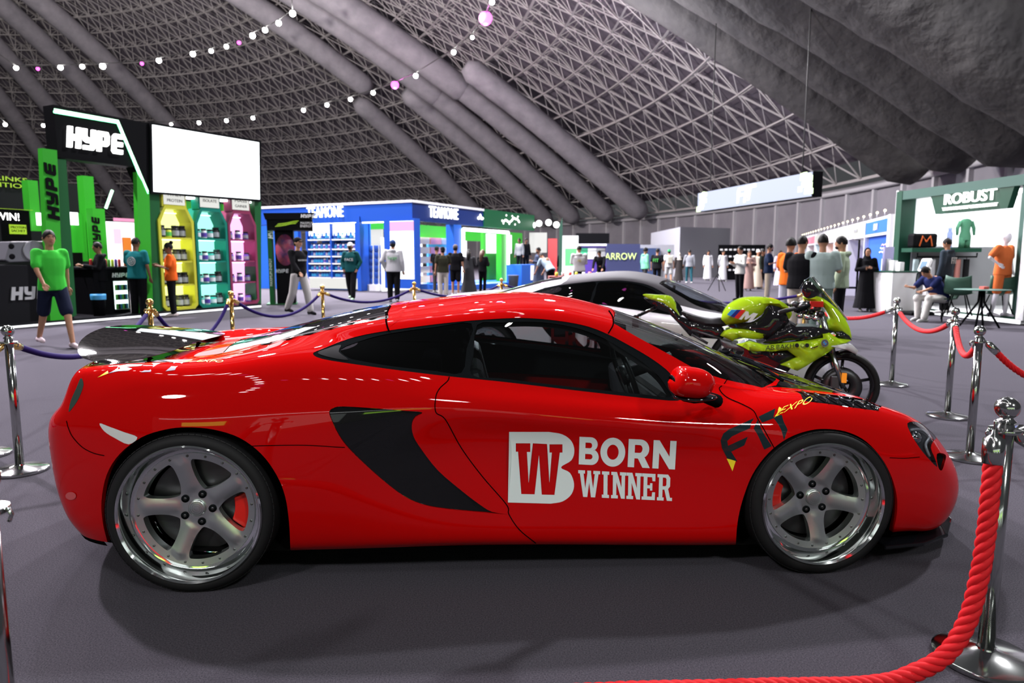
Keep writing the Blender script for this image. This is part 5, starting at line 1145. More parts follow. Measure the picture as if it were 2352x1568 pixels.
# things on the display shelf
bg = empty('sports_bag', RF.p(fu(2118, .28), .28, 1.62), 0, 'black sports bag with orange straps on the shelf beside the lit screen', 'bag')
mb = MB(); mb.box((0, 0, .19), (.62, .3, .36)); mb.build('bag_body', BLK, bg, bevel=.06, bseg=3); mb = MB()
for q in (-.16, .16): mb.tube([(q, -.16, .05), (q*.6, -.17, .3), (0, -.17, .16)], .02, 6)
mb.build('bag_strap', mat('orange_strap', (.8, .16, .04), .5), bg)
b = MB(); b.lathe([(.06, 0), (.065, .02), (.065, .38), (.04, .44), (.045, .46), (.045, .52), (0, .53)], 16, None, RF.p(fu(2180, .28), .28, 1.62)); tag(b.build('water_bottle', mat('periwinkle', (.28, .35, .62), .4)), 'tall pale blue bottle on the shelf left of the green tracksuit', 'bottle')
def torso_garment(mb, M, leg=True):
    n = 14; rows = [(-.02, .20, .13), (.12, .20, .14), (.30, .155, .11), (.48, .17, .12), (.62, .22, .12), (.70, .15, .09), (.73, .07, .07)]; V = []
    for z, a, b_ in rows:
        for j in range(n): t = 2*PI*j/n; V.append(M @ Vector((a*math.cos(t), b_*math.sin(t), z)))
    mb.add(V, [(i*n+j, i*n+(j+1) % n, (i+1)*n+(j+1) % n, (i+1)*n+j) for i in range(len(rows)-1) for j in range(n)], True)
GRNC = mat('green_cloth', (.07, .22, .13), .8)
gs = empty('tracksuit_form', RF.p(fu(2215, .28), .28, 1.62), 0, 'green zip tracksuit on a headless form standing on the lit shelf', 'garment')
mb = MB(); torso_garment(mb, Matrix.Translation((0, 0, .30)))
for sg in (-1, 1): mb.tube([(sg*.19, 0, .93), (sg*.29, .0, .70), (sg*.30, -.03, .45)], [.07, .06, .04], 10)
mb.build('jacket', GRNC, gs); mb = MB()
for sg in (-1, 1): mb.tube([(sg*.09, 0, .36), (sg*.11, 0, .0)], [.11, .09], 12)
mb.build('trousers', GRNC, gs); gs.scale = (.72,)*3
# white counter with devices
o = bx(RB, 'reception_counter', WHITEM, None, .35, 1.15, .25, .9, 0.0, 1.02, bevel=.02); tag(o, 'white counter with rounded edges in front of the green pillar', 'counter'); bx(RB, 'counter_trim', DKG, o, .33, 1.17, .23, .92, 1.02, 1.05)
Mh = Matrix.Rotation(RB.rz, 4, 'Z')
for k, (u, w_, h_) in enumerate([(.45, .22, .30), (.72, .20, .26), (.98, .16, .22)]):
    b = MB(); b.box(RB.p(u, .6, 1.05+h_/2), (w_, .12, h_), RB.rz); tag(b.build('product_box', WHITEM, None, bevel=.01), '%s pale box on the white counter of the green and white stand' % ['largest', 'middle', 'smallest'][k], 'box')
sc_ = empty('body_scanner', RB.p(1.5, .45, 0), RB.rz, 'white body scale with upright pole and tilted screen', 'scale')
mb = MB(); mb.box((0, 0, .05), (.45, .6, .08)); mb.build('scale_plate', BLK, sc_, bevel=.02); mb = MB(); mb.box((0, .2, .6), (.14, .1, 1.1)); mb.build('scale_pole', WHITEM, sc_, bevel=.02); mb = MB(); mb.box((0, .12, 1.2), (.32, .08, .34), M=Matrix.Rotation(-.35, 4, 'X')); q = mb.build('scale_head', WHITEM, sc_, bevel=.04); mb = MB(); mb.box((0, .075, 1.2), (.2, .01, .2), M=Matrix.Rotation(-.35, 4, 'X')); mb.build('scale_screen', mat('dim_screen', (.10, .16, .22), .2), q)
mb = MB()
for sg in (-1, 1): mb.tube([(sg*.07, .2, 1.1), (sg*.22, .1, 1.0), (sg*.23, .08, .65)], .015, 6)
mb.build('scale_handle', BLK, sc_)
# table and chairs
CHG = mat('green_shell', (.035, .085, .06), .5)
def shell_chair(p, rz, label):
    e = empty('shell_chair', p, rz, label, 'chair'); b = MB(); V = []; n, m = 12, 8
    for i in range(m+1):
        f = i/m
        for j in range(n+1):
            q = -1+2*j/n; x = q*.25*(1-.25*max(0, f-.6)); y = -.22+.42*min(1, f*1.6) + .12*max(0, f-.6)-.14*q*q*max(0, f-.4); z = .46+(.0 if f < .5 else (f-.5)*.72)+.05*q*q
            V.append((x, y, z))
    b.add(V, [(i*(n+1)+j, i*(n+1)+j+1, (i+1)*(n+1)+j+1, (i+1)*(n+1)+j) for i in range(m) for j in range(n)], True); s = b.build('seat_shell', CHG, e); md = s.modifiers.new('s', 'SOLIDIFY'); md.thickness = .02
    for sx in (-1, 1):
        for sy in (-1, 1): b = MB(); b.tube([(sx*.12, sy*.1, .45), (sx*.23, sy*.22, 0)], .014, 6); b.build('leg', BLK, e)
shell_chair((gx(2166, 15.0, .5), 15.0, .0), -1.35, 'green shell chair under the seated man in navy'); shell_chair((9.55, 14.6, .14), 2.4, 'green shell chair behind the round table, nearest the seated man'); shell_chair((10.35, 14.55, .14), 2.9, 'green shell chair right of the seated man, beside the mannequin')
tb_ = empty('round_table', (9.35, 13.6, 0), 0, 'dark green round table with splayed legs by the sportswear stand', 'table'); mb = MB(); mb.lathe([(0, .74), (.48, .74), (.48, .755), (0, .755)], 32); mb.build('table_top', DKG2, tb_)
for k in range(4): a = PI/4+PI/2*k; b = MB(); b.tube([(.04*math.cos(a), .04*math.sin(a), .74), (.05*math.cos(a), .05*math.sin(a), .5), (.34*math.cos(a), .34*math.sin(a), 0)], .02, 8); b.build('leg', BLK, tb_)
b = MB(); b.box((9.4, 13.62, .785), (.14, .1, .05), .3); tag(b.build('snack_box', mat('snack_print', (.6, .12, .1), .5)), 'small red and white packet on the round green table', 'packet')
# receding row of small stands
B3 = Face((10.3, 18.9), (17.0, 40.5)); bs = empty('booth_row', (10.3, 18.9, 0), 0, 'long row of white framed stands with blue and white name boards', 'exhibition stand')
Lb = lambda o: (setattr(o, 'matrix_parent_inverse', Matrix.Translation(-Vector(bs.location))), o)[1]
def BZ(name, m, u0, u1, v0, v1, z0, z1): return Lb(bx(B3, name, m, bs, u0, u1, v0, v1, z0, z1))
L_ = B3.L; WF = mat('white_frame', (.55, .55, .58), .4)
BZ('row_frame', WF, 0, L_, -.12, 0, 2.02, 2.10); BZ('row_frame', WF, 0, L_, -.12, 0, 2.46, 2.54)
n = 7
BOARDC = [mat('royal_board', (.03, .12, .70), .4), MIDW, MIDW, mat('pale_board', (.6, .5, .55), .5), MIDW, mat('rose_board2', (.6, .15, .2), .5), MIDW]
BACKC = [mat('blue_poster', (.02, .09, .50), .5), mat('violet_poster', (.05, .02, .28), .5), mat('copper_poster', (.45, .22, .12), .5), mat('orange_poster', (.75, .22, .08), .5), glow('teal_screen', (.35, .75, .95), 1.3), glow('pink_screen', (.9, .45, .6), 1.0), mat('navy_poster', (.02, .04, .2), .5)]
for k in range(n):
    u0, u1 = L_*k/n, L_*(k+1)/n; BZ('name_board', BOARDC[k], u0+.05, u1-.05, -.06, .01, 2.10, 2.46); BZ('frame_post', WF, u0-.04, u0+.04, -.1, .03, 0, 2.54)
    BZ('poster_wall', BACKC[k], u0+.05, u1-.05, -.9 if k else -.15, -.8 if k else -.1, .05, 2.02); BZ('divider', WHITEM, u1-.05, u1, -.9, 0, 0, 2.0)
    if k in (1, 2, 3, 5): BZ('poster_print', glow('poster_glow%d' % k, [(0, 0, 0), (.75, .7, .9), (.9, .8, .7), (1, .55, .3), 0, (.9, .5, .7)][k], .5), u0+.7, u0+1.7, -.8, -.78, 1.0, 1.7)
BZ('end_panel', WHITEM, -.35, -.1, -.3, .05, 0, 2.54)
Lb(B3.text('board_lettering', text_outline('NUR', .03), WHITEM, bs, L_/n*.5, 2.28, .55, .2, .02, .02)); Lb(B3.text('board_lettering', text_outline('IRON', .02), GREYP, bs, L_/n*1.5, 2.28, .5, .1, .02, .02))
for k in range(3):                    # script lines on the blue poster
    mb = MB(); mb.tube([B3.p(.5+.12*i, -.09, 1.72-.10*k+.02*((i*7+k) % 3)) for i in range(7+k)], .018, 5); Lb(mb.build('poster_lettering', PRINTW if k else mat('pink_print', (.8, .4, .5), .5), bs))
mb = MB(); B3.box(mb, .7, .95, -.1, -.085, 1.05, 1.4); Lb(mb.build('poster_figure', mat('figure_skin', (.75, .42, .25), .5), bs)); mb = MB(); B3.box(mb, .4, 1.1, -.1, -.085, .75, 1.08); Lb(mb.build('poster_figure', mat('figure_blue', (.2, .45, .6), .5), bs))
for k in range(22):
    e = empty('clip_spotlight', B3.p(L_*(k+.5)/22, .02, 2.54), 0, 'small clip spotlight on top of the long row of white stands', 'lamp', 'clip spotlights on the stand row'); b = MB(); b.tube([(0, 0, 0), (0, 0, .12)], .012, 5); b.build('spot_arm', WF, e); b = MB(); b.ball((0, 0, .15), .04, 8, 6); b.build('spot_head', glow('warm_spot', (1, .85, .6), 3), e)
# exercise frame and leaning stand poster near the black robe
def tubes(name, label, cat, segs, r, m): 
    mb = MB(); [mb.tube(s, r, 6) for s in segs]; return tag(mb.build(name, m), label, cat)
x0 = gx(1925, 22.5, 1); x1 = gx(1970, 22.5, 1)
tubes('exercise_frame', 'tall black tubular frame behind the man in pale green', 'frame', [[(x0, 22.5, 0), (x0, 22.5, 2.05), (x1, 22.5, 1.95), (x1, 22.5, 0)], [(x0, 22.5, .4), (x1, 22.5, .4)]], .035, BLK)
o = MB(); o.box((gx(2020, 17.6, .4), 17.6, .46), (.3, .3, .92), .2); o = tag(o.build('blue_pedestal', mat('royal_board')), 'narrow blue pedestal at the end of the stand row', 'pedestal')
o = MB(); o.box((gx(2040, 17.4, .6), 17.5, .8), (.34, .05, 1.7), .4, None); o = tag(o.build('leaning_poster', mat('lilac_board', (.35, .33, .55), .4)), 'lilac leaning board beside the narrow blue pedestal', 'poster')
# ================================================================== far background between the stands
Y = 52
f = Face((gx(1495, 50, 2), 50), (gx(1562, 62, 2), 50.5)); 
gb = empty('grey_box_room', (gx(1562, 48, 2), 48, 0), 0, 'plain grey box room standing before the far wall', 'room box')
def gbq(m, x0, y0, x1, y1, name):
    P = [(x0, y0, 0), (x1, y1, 0), (x1, y1, 1), (x0, y0, 1)]
z_ = zat(521, 48)
xa, xb, xc = gx(1495, 60, 3), gx(1562, 48, 3), gx(1677, 50, 3)
mb = MB(); mb.prism([(xa, 60), (xb, 48), (xc, 50), (xc-1, 62)], 0, z_); o = mb.build('box_walls', mat('mid_grey_wall', (.20, .20, .225), .7), gb); o.matrix_parent_inverse = Matrix.Translation(-Vector(gb.location))
board('backdrop_wall', 'black backdrop wall with rows of small white sponsor marks', 'backdrop', BLK, 1650, 562, 1757, 612, 43)
wb = bpy.data.objects['backdrop_wall']; zt = zat(562, 43); xw0 = gx(1650, 43, 1.4); xw1 = gx(1757, 43, 1.4)
mb = MB()
for r_ in range(4):
    for k in range(10): mb.box((xw0+(xw1-xw0)*(k+.6)/10.3, 42.98, zt-.3-.42*r_), (.16, .03, .10))
mb.build('sponsor_marks', PRINTW, wb)
wb2 = MB(); wb2.bb((xw0, 43.0, 0), (xw1, 43.1, zat(612, 43)+.02)); wb2.build('backdrop_base', BLK, wb)
# hanging LED banner
hb2 = Face((gx(1604, 40, 5), 40), (gx(1867, 30, 5), 30)); zb0 = zat(486, 40); zt0 = zat(444, 40)
lb = empty('led_banner', hb2.p(0, 0, zb0), 0, 'long pale lilac LED banner with a white mark hanging under the dome', 'banner')
LM = glow('banner_lilac', (.60, .67, .90), .9)
Ll = lambda o: (setattr(o, 'matrix_parent_inverse', Matrix.Translation(-Vector(lb.location))), o)[1]
Ll(bx(hb2, 'banner_body', BLK, lb, 0, hb2.L, -.5, 0, zb0-.02, zt0+.02)); Ll(bx(hb2, 'banner_screen', LM, lb, 0, hb2.L, 0, .02, zb0, zt0))
am = glow('banner_green', (.75, 1., .55), 2.5); rg = random.Random(2)
for (ua, ub) in ((0, .09), (.90, 1.)):
    mb = MB()
    for k in range(16): u = hb2.L*(ua+(ub-ua)*rg.random()); z = zb0+(zt0-zb0)*rg.uniform(.08, .92); hb2.box(mb, u-.15, u+.15, .02, .03, z-.12, z+.12)
    Ll(mb.build('banner_art', am, lb))
fitl = [[(0, 0), (.12, 0), (.2, .42), (.5, .42), (.55, .6), (.24, .6), (.27, .8), (.6, .8), (.66, 1), (.1, 1), (.0, .8)], [(.62, 0), (.8, 0), (.92, .8), (.74, .8)], [(.74, .86), (1.7, .86), (1.66, 1.1), (.78, 1.06)], [(1.0, .1), (1.14, .1), (1.28, .84), (1.1, .84)]]
Ll(hb2.text('banner_lettering', fitl, glow('banner_white', (1, 1, .9), 3), lb, hb2.L*.5, (zb0+zt0)/2+.05, 1.7, .85, .03, .02))
for u_ in (1, hb2.L-1): mb = MB(); mb.tube([hb2.p(u_, -.2, zt0), hb2.p(u_, -.2, zt0+9)], .03, 5); Ll(mb.build('hanging_wire', HOUS, lb))
# stands in the middle distance
def stand_mid(label, px0, px1, yt, Y, m, name='small_stand'):
    x0, x1 = gx(px0, Y, 1.4), gx(px1, Y, 1.4); z = zat(yt, Y); e = empty(name, (x0, Y, 0), 0, label, 'exhibition stand'); b = MB(); b.bb((0, 0, 0), (x1-x0, .15, z)); b.build('stand_wall', m, e)
    return e, x1-x0, z
e, W2, z = stand_mid('pale lit stand with green figure print behind the feather flag', 1290, 1328, 541, 36, SOFTW); b = MB(); b.box((W2*.55, -.03, 1.4), (.6, .03, .9)); b.build('print', mat('neon_green_print', (.1, .6, .15), .5), e)
e, W2, z = stand_mid('dark stand with a black header bar and violet wall', 1326, 1393, 559, 38, mat('violet_wall', (.06, .03, .22), .5)); b = MB(); b.bb((-.1, -.3, z-.0), (W2+.1, .0, z+.55)); b.build('header', BLK, e); b = MB(); b.bb((0, -.32, z-.12), (W2, -.30, z-.04)); b.build('header_light', STRIP, e)
for k in range(3): b = MB(); b.box((W2*(.2+.3*k), -.02, 1.6), (.5, .03, .6)); b.build('wall_print', [mat('green_print', (.05, .4, .2), .5), PRINTW, GREYP][k], e)
e, W2, z = stand_mid('navy stand with lime SUPERNOVA style lettering', 1393, 1470, 560, 37, mat('navy_wall', (.03, .035, .09), .5)); e['label'] = 'navy stand with pale lime lettering behind the black shirted man'
lp = loops_fit(text_outline('ARROW', .03), 1.7, .36); b = MB(); extrude2d(b, lp, frameM((W2*.42, -.02, 1.45), (1, 0, 0), (0, 0, 1)), .03); b.build('stand_lettering', mat('pale_lime_print', (.55, .7, .25), .5), e)
e, W2, z = stand_mid('pale grey stand wall beside the grey box room', 1466, 1548, 562, 44, mat('grey_stand_wall', (.26, .26, .29), .6)); b = MB(); b.bb((0, -.4, 0), (1.3, -.02, z*.9)); b.build('rack', mat('navy_rack', (.03, .05, .12), .5), e)
b = MB(); b.bb((0, 0, 0), (2.6, .9, .78)); o = b.build('game_table', mat('maroon_cloth', (.13, .02, .015), .7)); o.location = (gx(1262, 22, 1), 22.0, 0); tag(o, 'long table with dark red cloth where people lean over', 'table')
for k in range(10): b = MB(); b.lathe([(.05, 0), (.05, .1+.02*(k % 3)), (.03, .13)], 10); q = b.build('table_item', [J_YEL, J_WHT, J_RED][k % 3]); q.name = 'drink_cup'; q.location = (gx(1280, 22, 1)+.22*k, 22.3+.2*(k % 2), .78); tag(q, 'small cup standing on the long table with dark red cloth', 'cup', 'cups on the long dark red table')
# tripod in the middle of the aisle
t_ = gnd(1648, 668); tubes('phone_tripod', 'thin black tripod standing alone in the aisle', 'tripod', [[t_+Vector((0, 0, 1.3)), t_+Vector((0, 0, .55))]]+[[t_+Vector((0, 0, .75)), t_+Vector((.42*math.cos(a), .42*math.sin(a), 0))] for a in (0.4, 2.5, 4.6)], .018, BLK)
# ================================================================== people
SKINC = {'a': mat('skin_light', (.42, .22, .14), .55), 'b': mat('skin_mid', (.30, .15, .09), .55), 'c': mat('skin_deep', (.16, .075, .045), .55)}
HAIR = mat('black_hair', (.005, .004, .004), .6, spec=.15); HAIRB = mat('brown_hair', (.05, .022, .012), .5); EYE = mat('eye_dark', (.01, .008, .008), .3); LIP = mat('lips', (.25, .08, .07), .5)
def cloth(c): 
    k = 'cloth_%02d_%02d_%02d' % tuple(int(x*99) for x in c)
    return mat(k, tuple(q*.62 for q in c), .9, spec=.08)
def remesh(mb, name, m, parent, vox=.017, it=3, extra=None):
    me = bpy.data.meshes.new(name+'_t'); me.from_pydata(mb.v, [], mb.f); o = bpy.data.objects.new('t', me); COL.objects.link(o)
    r = o.modifiers.new('r', 'REMESH'); r.mode = 'VOXEL'; r.voxel_size = vox
    s = o.modifiers.new('s', 'SMOOTH'); s.iterations = it; s.factor = .5
    dg = bpy.context.evaluated_depsgraph_get(); me2 = bpy.data.meshes.new_from_object(o.evaluated_get(dg)); bpy.data.objects.remove(o); bpy.data.meshes.remove(me)
    if extra and extra.v:
        n = len(me2.vertices); V = [tuple(v.co) for v in me2.vertices]+extra.v; Fc = [tuple(p.vertices) for p in me2.polygons]+[tuple(i+n for i in f) for f in extra.f]
        bpy.data.meshes.remove(me2); me2 = bpy.data.meshes.new(name); me2.from_pydata(V, [], Fc)
    me2.name = name; me2.materials.clear(); me2.materials.append(m); me2.polygons.foreach_set('use_smooth', [True]*len(me2.polygons))
    return link_mesh(name, me2, parent)
def limb(mb, pts, rs, n=10):
    P = [Vector(p) for p in pts]; mb.tube(P, rs, n, True)
    for p, r in zip(P, rs): mb.ball(p, r*.995, 10, 7)
def person(p, rz, H, label, top='tee', topc=(.5, .5, .5), bot='trousers', botc=(.02, .02, .02), skin='b', hair='short', hairc=None, aL=None, aR=None, stride=0., lean=0., twist=0., shoes=(.6, .6, .6), capc=None, head=(0, 0), wide=1., sit=False, group=None, zoff=0., logo=None, bag=None, name='person', knee=None):
    """faces -Y when rz = 0"""
    root = empty(name, (p[0], p[1], zoff), rz, label, 'person' if name == 'person' else name, group); k = H/1.75; root.scale = (k, k, k)
    sk = SKINC[skin] if skin in SKINC else skin
    hip = Vector((0, 0, .93)); 
    if sit: hip = Vector((0, .0, .52))
    RL = Matrix.Rotation(-lean, 4, 'X')           # positive lean = forward (towards -Y)
    RL = Matrix.Rotation(lean, 4, 'X')
    def T(v): return hip + RL @ Vector((v[0], v[1], v[2]-.93))
    sh = {s: T((s*.185*wide, .01, 1.42)) for s in (-1, 1)}
    neck = T((0, .01, 1.46)); chin = T((0, -.01, 1.52)); hc = T((0, -.02, 1.635))
    D = {'down': ((.05, .01, -.27), (.02, -.05, -.25)), 'cross': ((.06, -.04, -.26), (-.22, -.18, .04)), 'fwd': ((.03, -.08, -.26), (-.06, -.24, .05)), 'hold': ((.06, -.04, -.27), (-.14, -.22, .06)), 'phone': ((.02, -.10, -.24), (-.10, -.15, .20)),
         'pocket': ((.10, .05, -.25), (-.07, -.10, -.20)), 'hip': ((.16, .04, -.20), (-.10, -.10, -.12)), 'table': ((.03, -.12, -.25), (-.02, -.14, -.22)), 'up': ((.10, -.12, .12), (-.03, -.08, .24)), 'swingf': ((.04, -.12, -.25), (-.02, -.16, -.19)), 'swingb': ((.06, .12, -.25), (.02, .03, -.26)), 'out': ((.16, -.02, -.22), (.14, -.10, -.16)), 'back': ((.05, .10, -.25), (-.16, .08, -.12))}
    arms = {}
    for s, a in ((1, aL or 'down'), (-1, aR or 'down')):
        e, w_ = D[a] if isinstance(a, str) else a
        E_ = sh[s]+Vector((s*e[0], e[1], e[2])); W_ = E_+Vector((s*w_[0], w_[1], w_[2])); arms[s] = (sh[s], E_, W_)
    legs = {}
    for s in (-1, 1):
        h = Vector((s*.095*wide, 0, .90 if not sit else .50)); st = stride*s
        if sit: kn = Vector((s*.16, -.44, .50)); an = Vector((s*.17, -.46-.08*s, .08))
        else: kn = Vector((s*.10, -.45*math.sin(st)-abs(st)*.06, .49)); an = Vector((s*.10, -.85*math.sin(st)+.02+(.12*abs(st) if st < 0 else 0), .085+(.05 if st < -.2 else 0)))
        legs[s] = (h, kn, an)
    B = MB(); X = MB()
    B.ball(hc, (.077, .094, .112), 18, 12); B.ball(T((0, -.045, 1.575)), (.055, .055, .06), 12, 8); limb(B, [T((0, .015, 1.40)), T((0, .0, 1.56))], [.06, .052])
    B.ball(T((0, -.112, 1.622)), (.013, .018, .022), 8, 6)
    for s in (-1, 1): B.ball(T((s*.079, .0, 1.63)), (.012, .022, .032), 8, 6)
    for s in (-1, 1):
        S, E_, W_ = arms[s]; limb(B, [S, E_, W_], [.046, .038, .026])
        d = (W_-E_).normalized(); sd = d.cross(Vector((0, 1, 0))); sd = sd.normalized() if sd.length > .1 else Vector((1, 0, 0)); pn = d.cross(sd)
        B.ball(W_+d*.05, (.034, .022, .045) if abs(d.z) > .6 else (.036, .045, .024), 10, 7)
        for q, L in zip((-1.5, -.5, .5, 1.5), (.062, .074, .070, .055)):
            a0 = W_+d*.085+sd*q*.017; a1 = a0+d*L*.5+pn*.006*s; a2 = a1+d*L*.38+pn*.018; X.tube([a0-d*.02, a0, a1, a2], [.0095, .0092, .0082, .006], 6)
        X.tube([W_+d*.03+sd*.025, W_+d*.065+sd*.045, W_+d*.10+sd*.05], [.011, .010, .007], 6)
    if bot in ('shorts',) or bot == 'none':
        for s in (-1, 1): h, kn, an = legs[s]; limb(B, [h, kn, an], [.082, .054, .036])
    else:
        for s in (-1, 1): h, kn, an = legs[s]; limb(B, [kn+(an-kn)*.7, an], [.04, .036])
    B.ball(T((0, 0, 1.2)), (.13*wide, .085, .26), 14, 10); B.ball(Vector((0, 0, hip.z)), (.13, .09, .12), 12, 8)
    for s in (-1, 1): h, kn, an = legs[s]; limb(B, [h, kn], [.07, .045]); limb(B, [kn, an], [.045, .036])
    body = remesh(B, 'body', sk, root, .015, 2, X)
    tc = cloth(topc); bc = cloth(botc)
    # upper garment
    g = MB(); ww = wide
    loose = 1.08 if top in ('hoodie', 'tee') else 1.0
    if top in ('robe', 'abaya'):
        fl_ = .26 if top == 'robe' else .30
        g.tube([T((0, 0, 1.42)), T((0, 0, 1.15)), T((0, 0, .93)), Vector((0, -.0, .55)), Vector((0, 0, .10))], [.15*ww, .17*ww, .19*ww, .22*ww, fl_*ww], 18)
        g.ball(T((0, 0, 1.33)), (.20*ww, .115, .14), 14, 9)
    else:
        V = []; rows = [(.86, .185, .135), (.95, .18, .13), (1.08, .165, .12), (1.22, .185, .13), (1.34, .192, .122), (1.41, .145, .095), (1.46, .075, .07)]
        n = 16
        for z, a, b_ in rows:
            for j in range(n): t = 2*PI*j/n; V.append(T((a*ww*loose*math.cos(t), b_*loose*math.sin(t)+.005, z)))
        g.add(V, [(i*n+j, i*n+(j+1) % n, (i+1)*n+(j+1) % n, (i+1)*n+j) for i in range(len(rows)-1) for j in range(n)]+[tuple(range(n-1, -1, -1)), tuple((len(rows)-1)*n+j for j in range(n))], True)
    for s in (-1, 1):
        S, E_, W_ = arms[s]; fat = 1.25 if top in ('hoodie', 'abaya', 'robe') else 1.1
        if top == 'tee': limb(g, [S+Vector((-s*.03, 0, 0)), S, S+(E_-S)*.72], [.068, .064*loose, .066*loose])
        else: limb(g, [S+Vector((-s*.03, 0, 0)), S, E_, W_+(E_-W_)*.05], [.068, .062*fat, .056*fat, .046*fat if top != 'abaya' else .075])
    if top == 'hoodie': g.tube([T((-.09, .07, 1.45)), T((0, .12, 1.46)), T((.09, .07, 1.45)), T((.05, -.05, 1.44))], .045, 10)
    gar = remesh(g, {'tee': 't_shirt', 'hoodie': 'hooded_top', 'long': 'long_sleeved_top', 'robe': 'robe', 'abaya': 'robe'}[top], tc, root, .017, 3)
    if bot != 'none' and top not in ('robe', 'abaya'):
        g = MB(); g.ball(Vector((0, .005, hip.z-.01 if not sit else .54)), (.165*ww, .125, .12), 14, 9)
        for s in (-1, 1):
            h, kn, an = legs[s]
            if bot == 'shorts': limb(g, [h, h+(kn-h)*.85], [.10, .095])
            else:
                f = 1.25 if bot == 'baggy' else 1.0; limb(g, [h, kn, an+Vector((0, 0, .03))], [.096*min(f, 1.1), .072*f, .060*f])
        remesh(g, 'shorts' if bot == 'shorts' else 'trousers', bc, root, .017, 3)
    for s in (-1, 1):
        an = legs[s][2]; b = MB(); b.tube([(an.x, an.y+.07, an.z-.045), (an.x, an.y-.02, an.z-.035), (an.x, an.y-.12, an.z-.05), (an.x, an.y-.175, an.z-.062)], [.032, .040, .038, .022], 10); b.ball((an.x, an.y+.06, an.z-.04), (.036, .04, .04), 10, 7); b.build('shoe', cloth(shoes), root)
    # head
    hm = hairc or HAIR; b = MB()
    if hair in ('short', 'bun', 'curly', 'longhair'):
        r = 1.05 if hair != 'curly' else 1.16
        V, Fc = [], []; n, m_ = 20, 9
        for i in range(m_+1):
            ph = PI/2*(1-i/m_*1.12) if i else PI/2
            for j in range(n):
                t = 2*PI*j/n; fr = max(0, -math.sin(t)); lim = -.28+.75*fr**1.5; z = max(math.sin(ph), lim); rad = math.sqrt(max(0, 1-z*z)) if z > lim else math.sqrt(max(0, 1-lim*lim))
                if i == 0: rad = .02; z = 1
                wob = 1+.025*math.sin(5*t+i)+(.03*math.sin(9*t+2*i) if hair == 'curly' else 0)
                V.append(hc+RL.to_3x3() @ Vector((.080*r*rad*math.cos(t)*wob, .099*r*rad*math.sin(t)*wob+.004, .117*r*z*wob+.004)))
        Fc = [(i*n+j, (i+1)*n+j, (i+1)*n+(j+1) % n, i*n+(j+1) % n) for i in range(m_) for j in range(n)]+[tuple(range(n))]; b.add(V, Fc, True)
        if hair == 'bun': b.ball(T((0, .05, 1.76)), .045, 10, 8)
        if hair == 'longhair': b.tube([T((0, .04, 1.68)), T((0, .085, 1.52)), T((0, .10, 1.32)), T((0, .09, 1.22))], [.08, .085, .075, .03], 12)
        b.build('hair', hm, root)
    elif hair == 'hijab':
        b.ball(T((0, .005, 1.642)), (.094, .105, .128), 18, 12); b.tube([T((0, .03, 1.55)), T((0, .02, 1.44)), T((0, .01, 1.33))], [.085, .12, .17], 16)
        h_ = remesh(b, 'headscarf', cloth(capc or topc), root, .015, 3)
        f_ = MB(); f_.ball(T((0, -.062, 1.62)), (.055, .05, .075), 12, 8); f_.build('face', sk, root)
    elif hair == 'cap':
        b.ball(T((0, .0, 1.67)), (.088, .104, .095), 18, 10); b.build('cap', cloth(capc), root); b = MB(); b.ball(T((0, -.12, 1.665)), (.062, .075, .012), 14, 6); b.build('cap_peak', cloth(capc), root)
        b = MB(); b.ball(T((0, .02, 1.62)), (.084, .092, .075), 14, 8); b.build('hair', HAIR, root)
    elif hair == 'beanie':
        b.ball(T((0, .005, 1.672)), (.090, .106, .105), 18, 10); b.build('knitted_hat', cloth(capc), root)
    if name == 'person' and hair != 'hijab' or name == 'person' and skin != 'x':
        for s in (-1, 1):
            b = MB(); b.ball(T((s*.030, -.103, 1.642)), (.011, .006, .006), 8, 5); b.build('eye', EYE, root); b = MB(); b.tube([T((s*.014, -.112, 1.660)), T((s*.03, -.112, 1.665)), T((s*.048, -.100, 1.660))], .0045, 5); b.build('eyebrow', HAIR, root)
        b = MB(); b.tube([T((-.022, -.100, 1.583)), T((0, -.108, 1.583)), T((.022, -.100, 1.583))], .006, 6); b.build('mouth', LIP, root)
    if 'bearded' in label: b = MB(); b.ball(T((0, -.068, 1.562)), (.054, .046, .034), 14, 8); b.build('beard', HAIR, root)
    if 'mask' in label: b = MB(); b.ball(T((0, -.080, 1.592)), (.054, .044, .042), 14, 8); b.build('face_mask', HAIR, root)
    if logo:
        lc, kind_, side_ = logo; b = MB(); y = .145*loose if side_ == 'back' else -.142*loose; M = frameM(T((0, y, 1.24)), (-1 if side_ == 'back' else 1, 0, 0), RL @ Vector((0, 0, 1)))
        if kind_ == 'ring':
            for r0, r1 in ((.095, .082), (.06, .05)): extrude2d(b, [[(r0*math.cos(a), r0*math.sin(a)) for a in np.linspace(0, 2*PI, 28)[:-1]], [(r1*math.cos(a), r1*math.sin(a)) for a in np.linspace(0, 2*PI, 28)[:-1]]], M, .012)
            for a in range(4): b.X = M @ Matrix.Rotation(a*PI/2+.4, 4, 'Z'); b.box((.03, 0, .006), (.05, .014, .012)); b.X = None
        else: extrude2d(b, loops_fit(text_outline(kind_, .03), .26 if len(kind_) > 2 else .1), M, .012)
        b.build('print', cloth(lc), root)
    if bag:
        b = MB(); b.box(T((0, .19, 1.22)), (.26, .13, .36)); b.build('backpack', cloth(bag), root, bevel=.04, bseg=3)
    return root
def foot(px, py): g = gnd(px, py); return (g.x, g.y)
W = (.62, .62, .62); K = (.007, .007, .009)
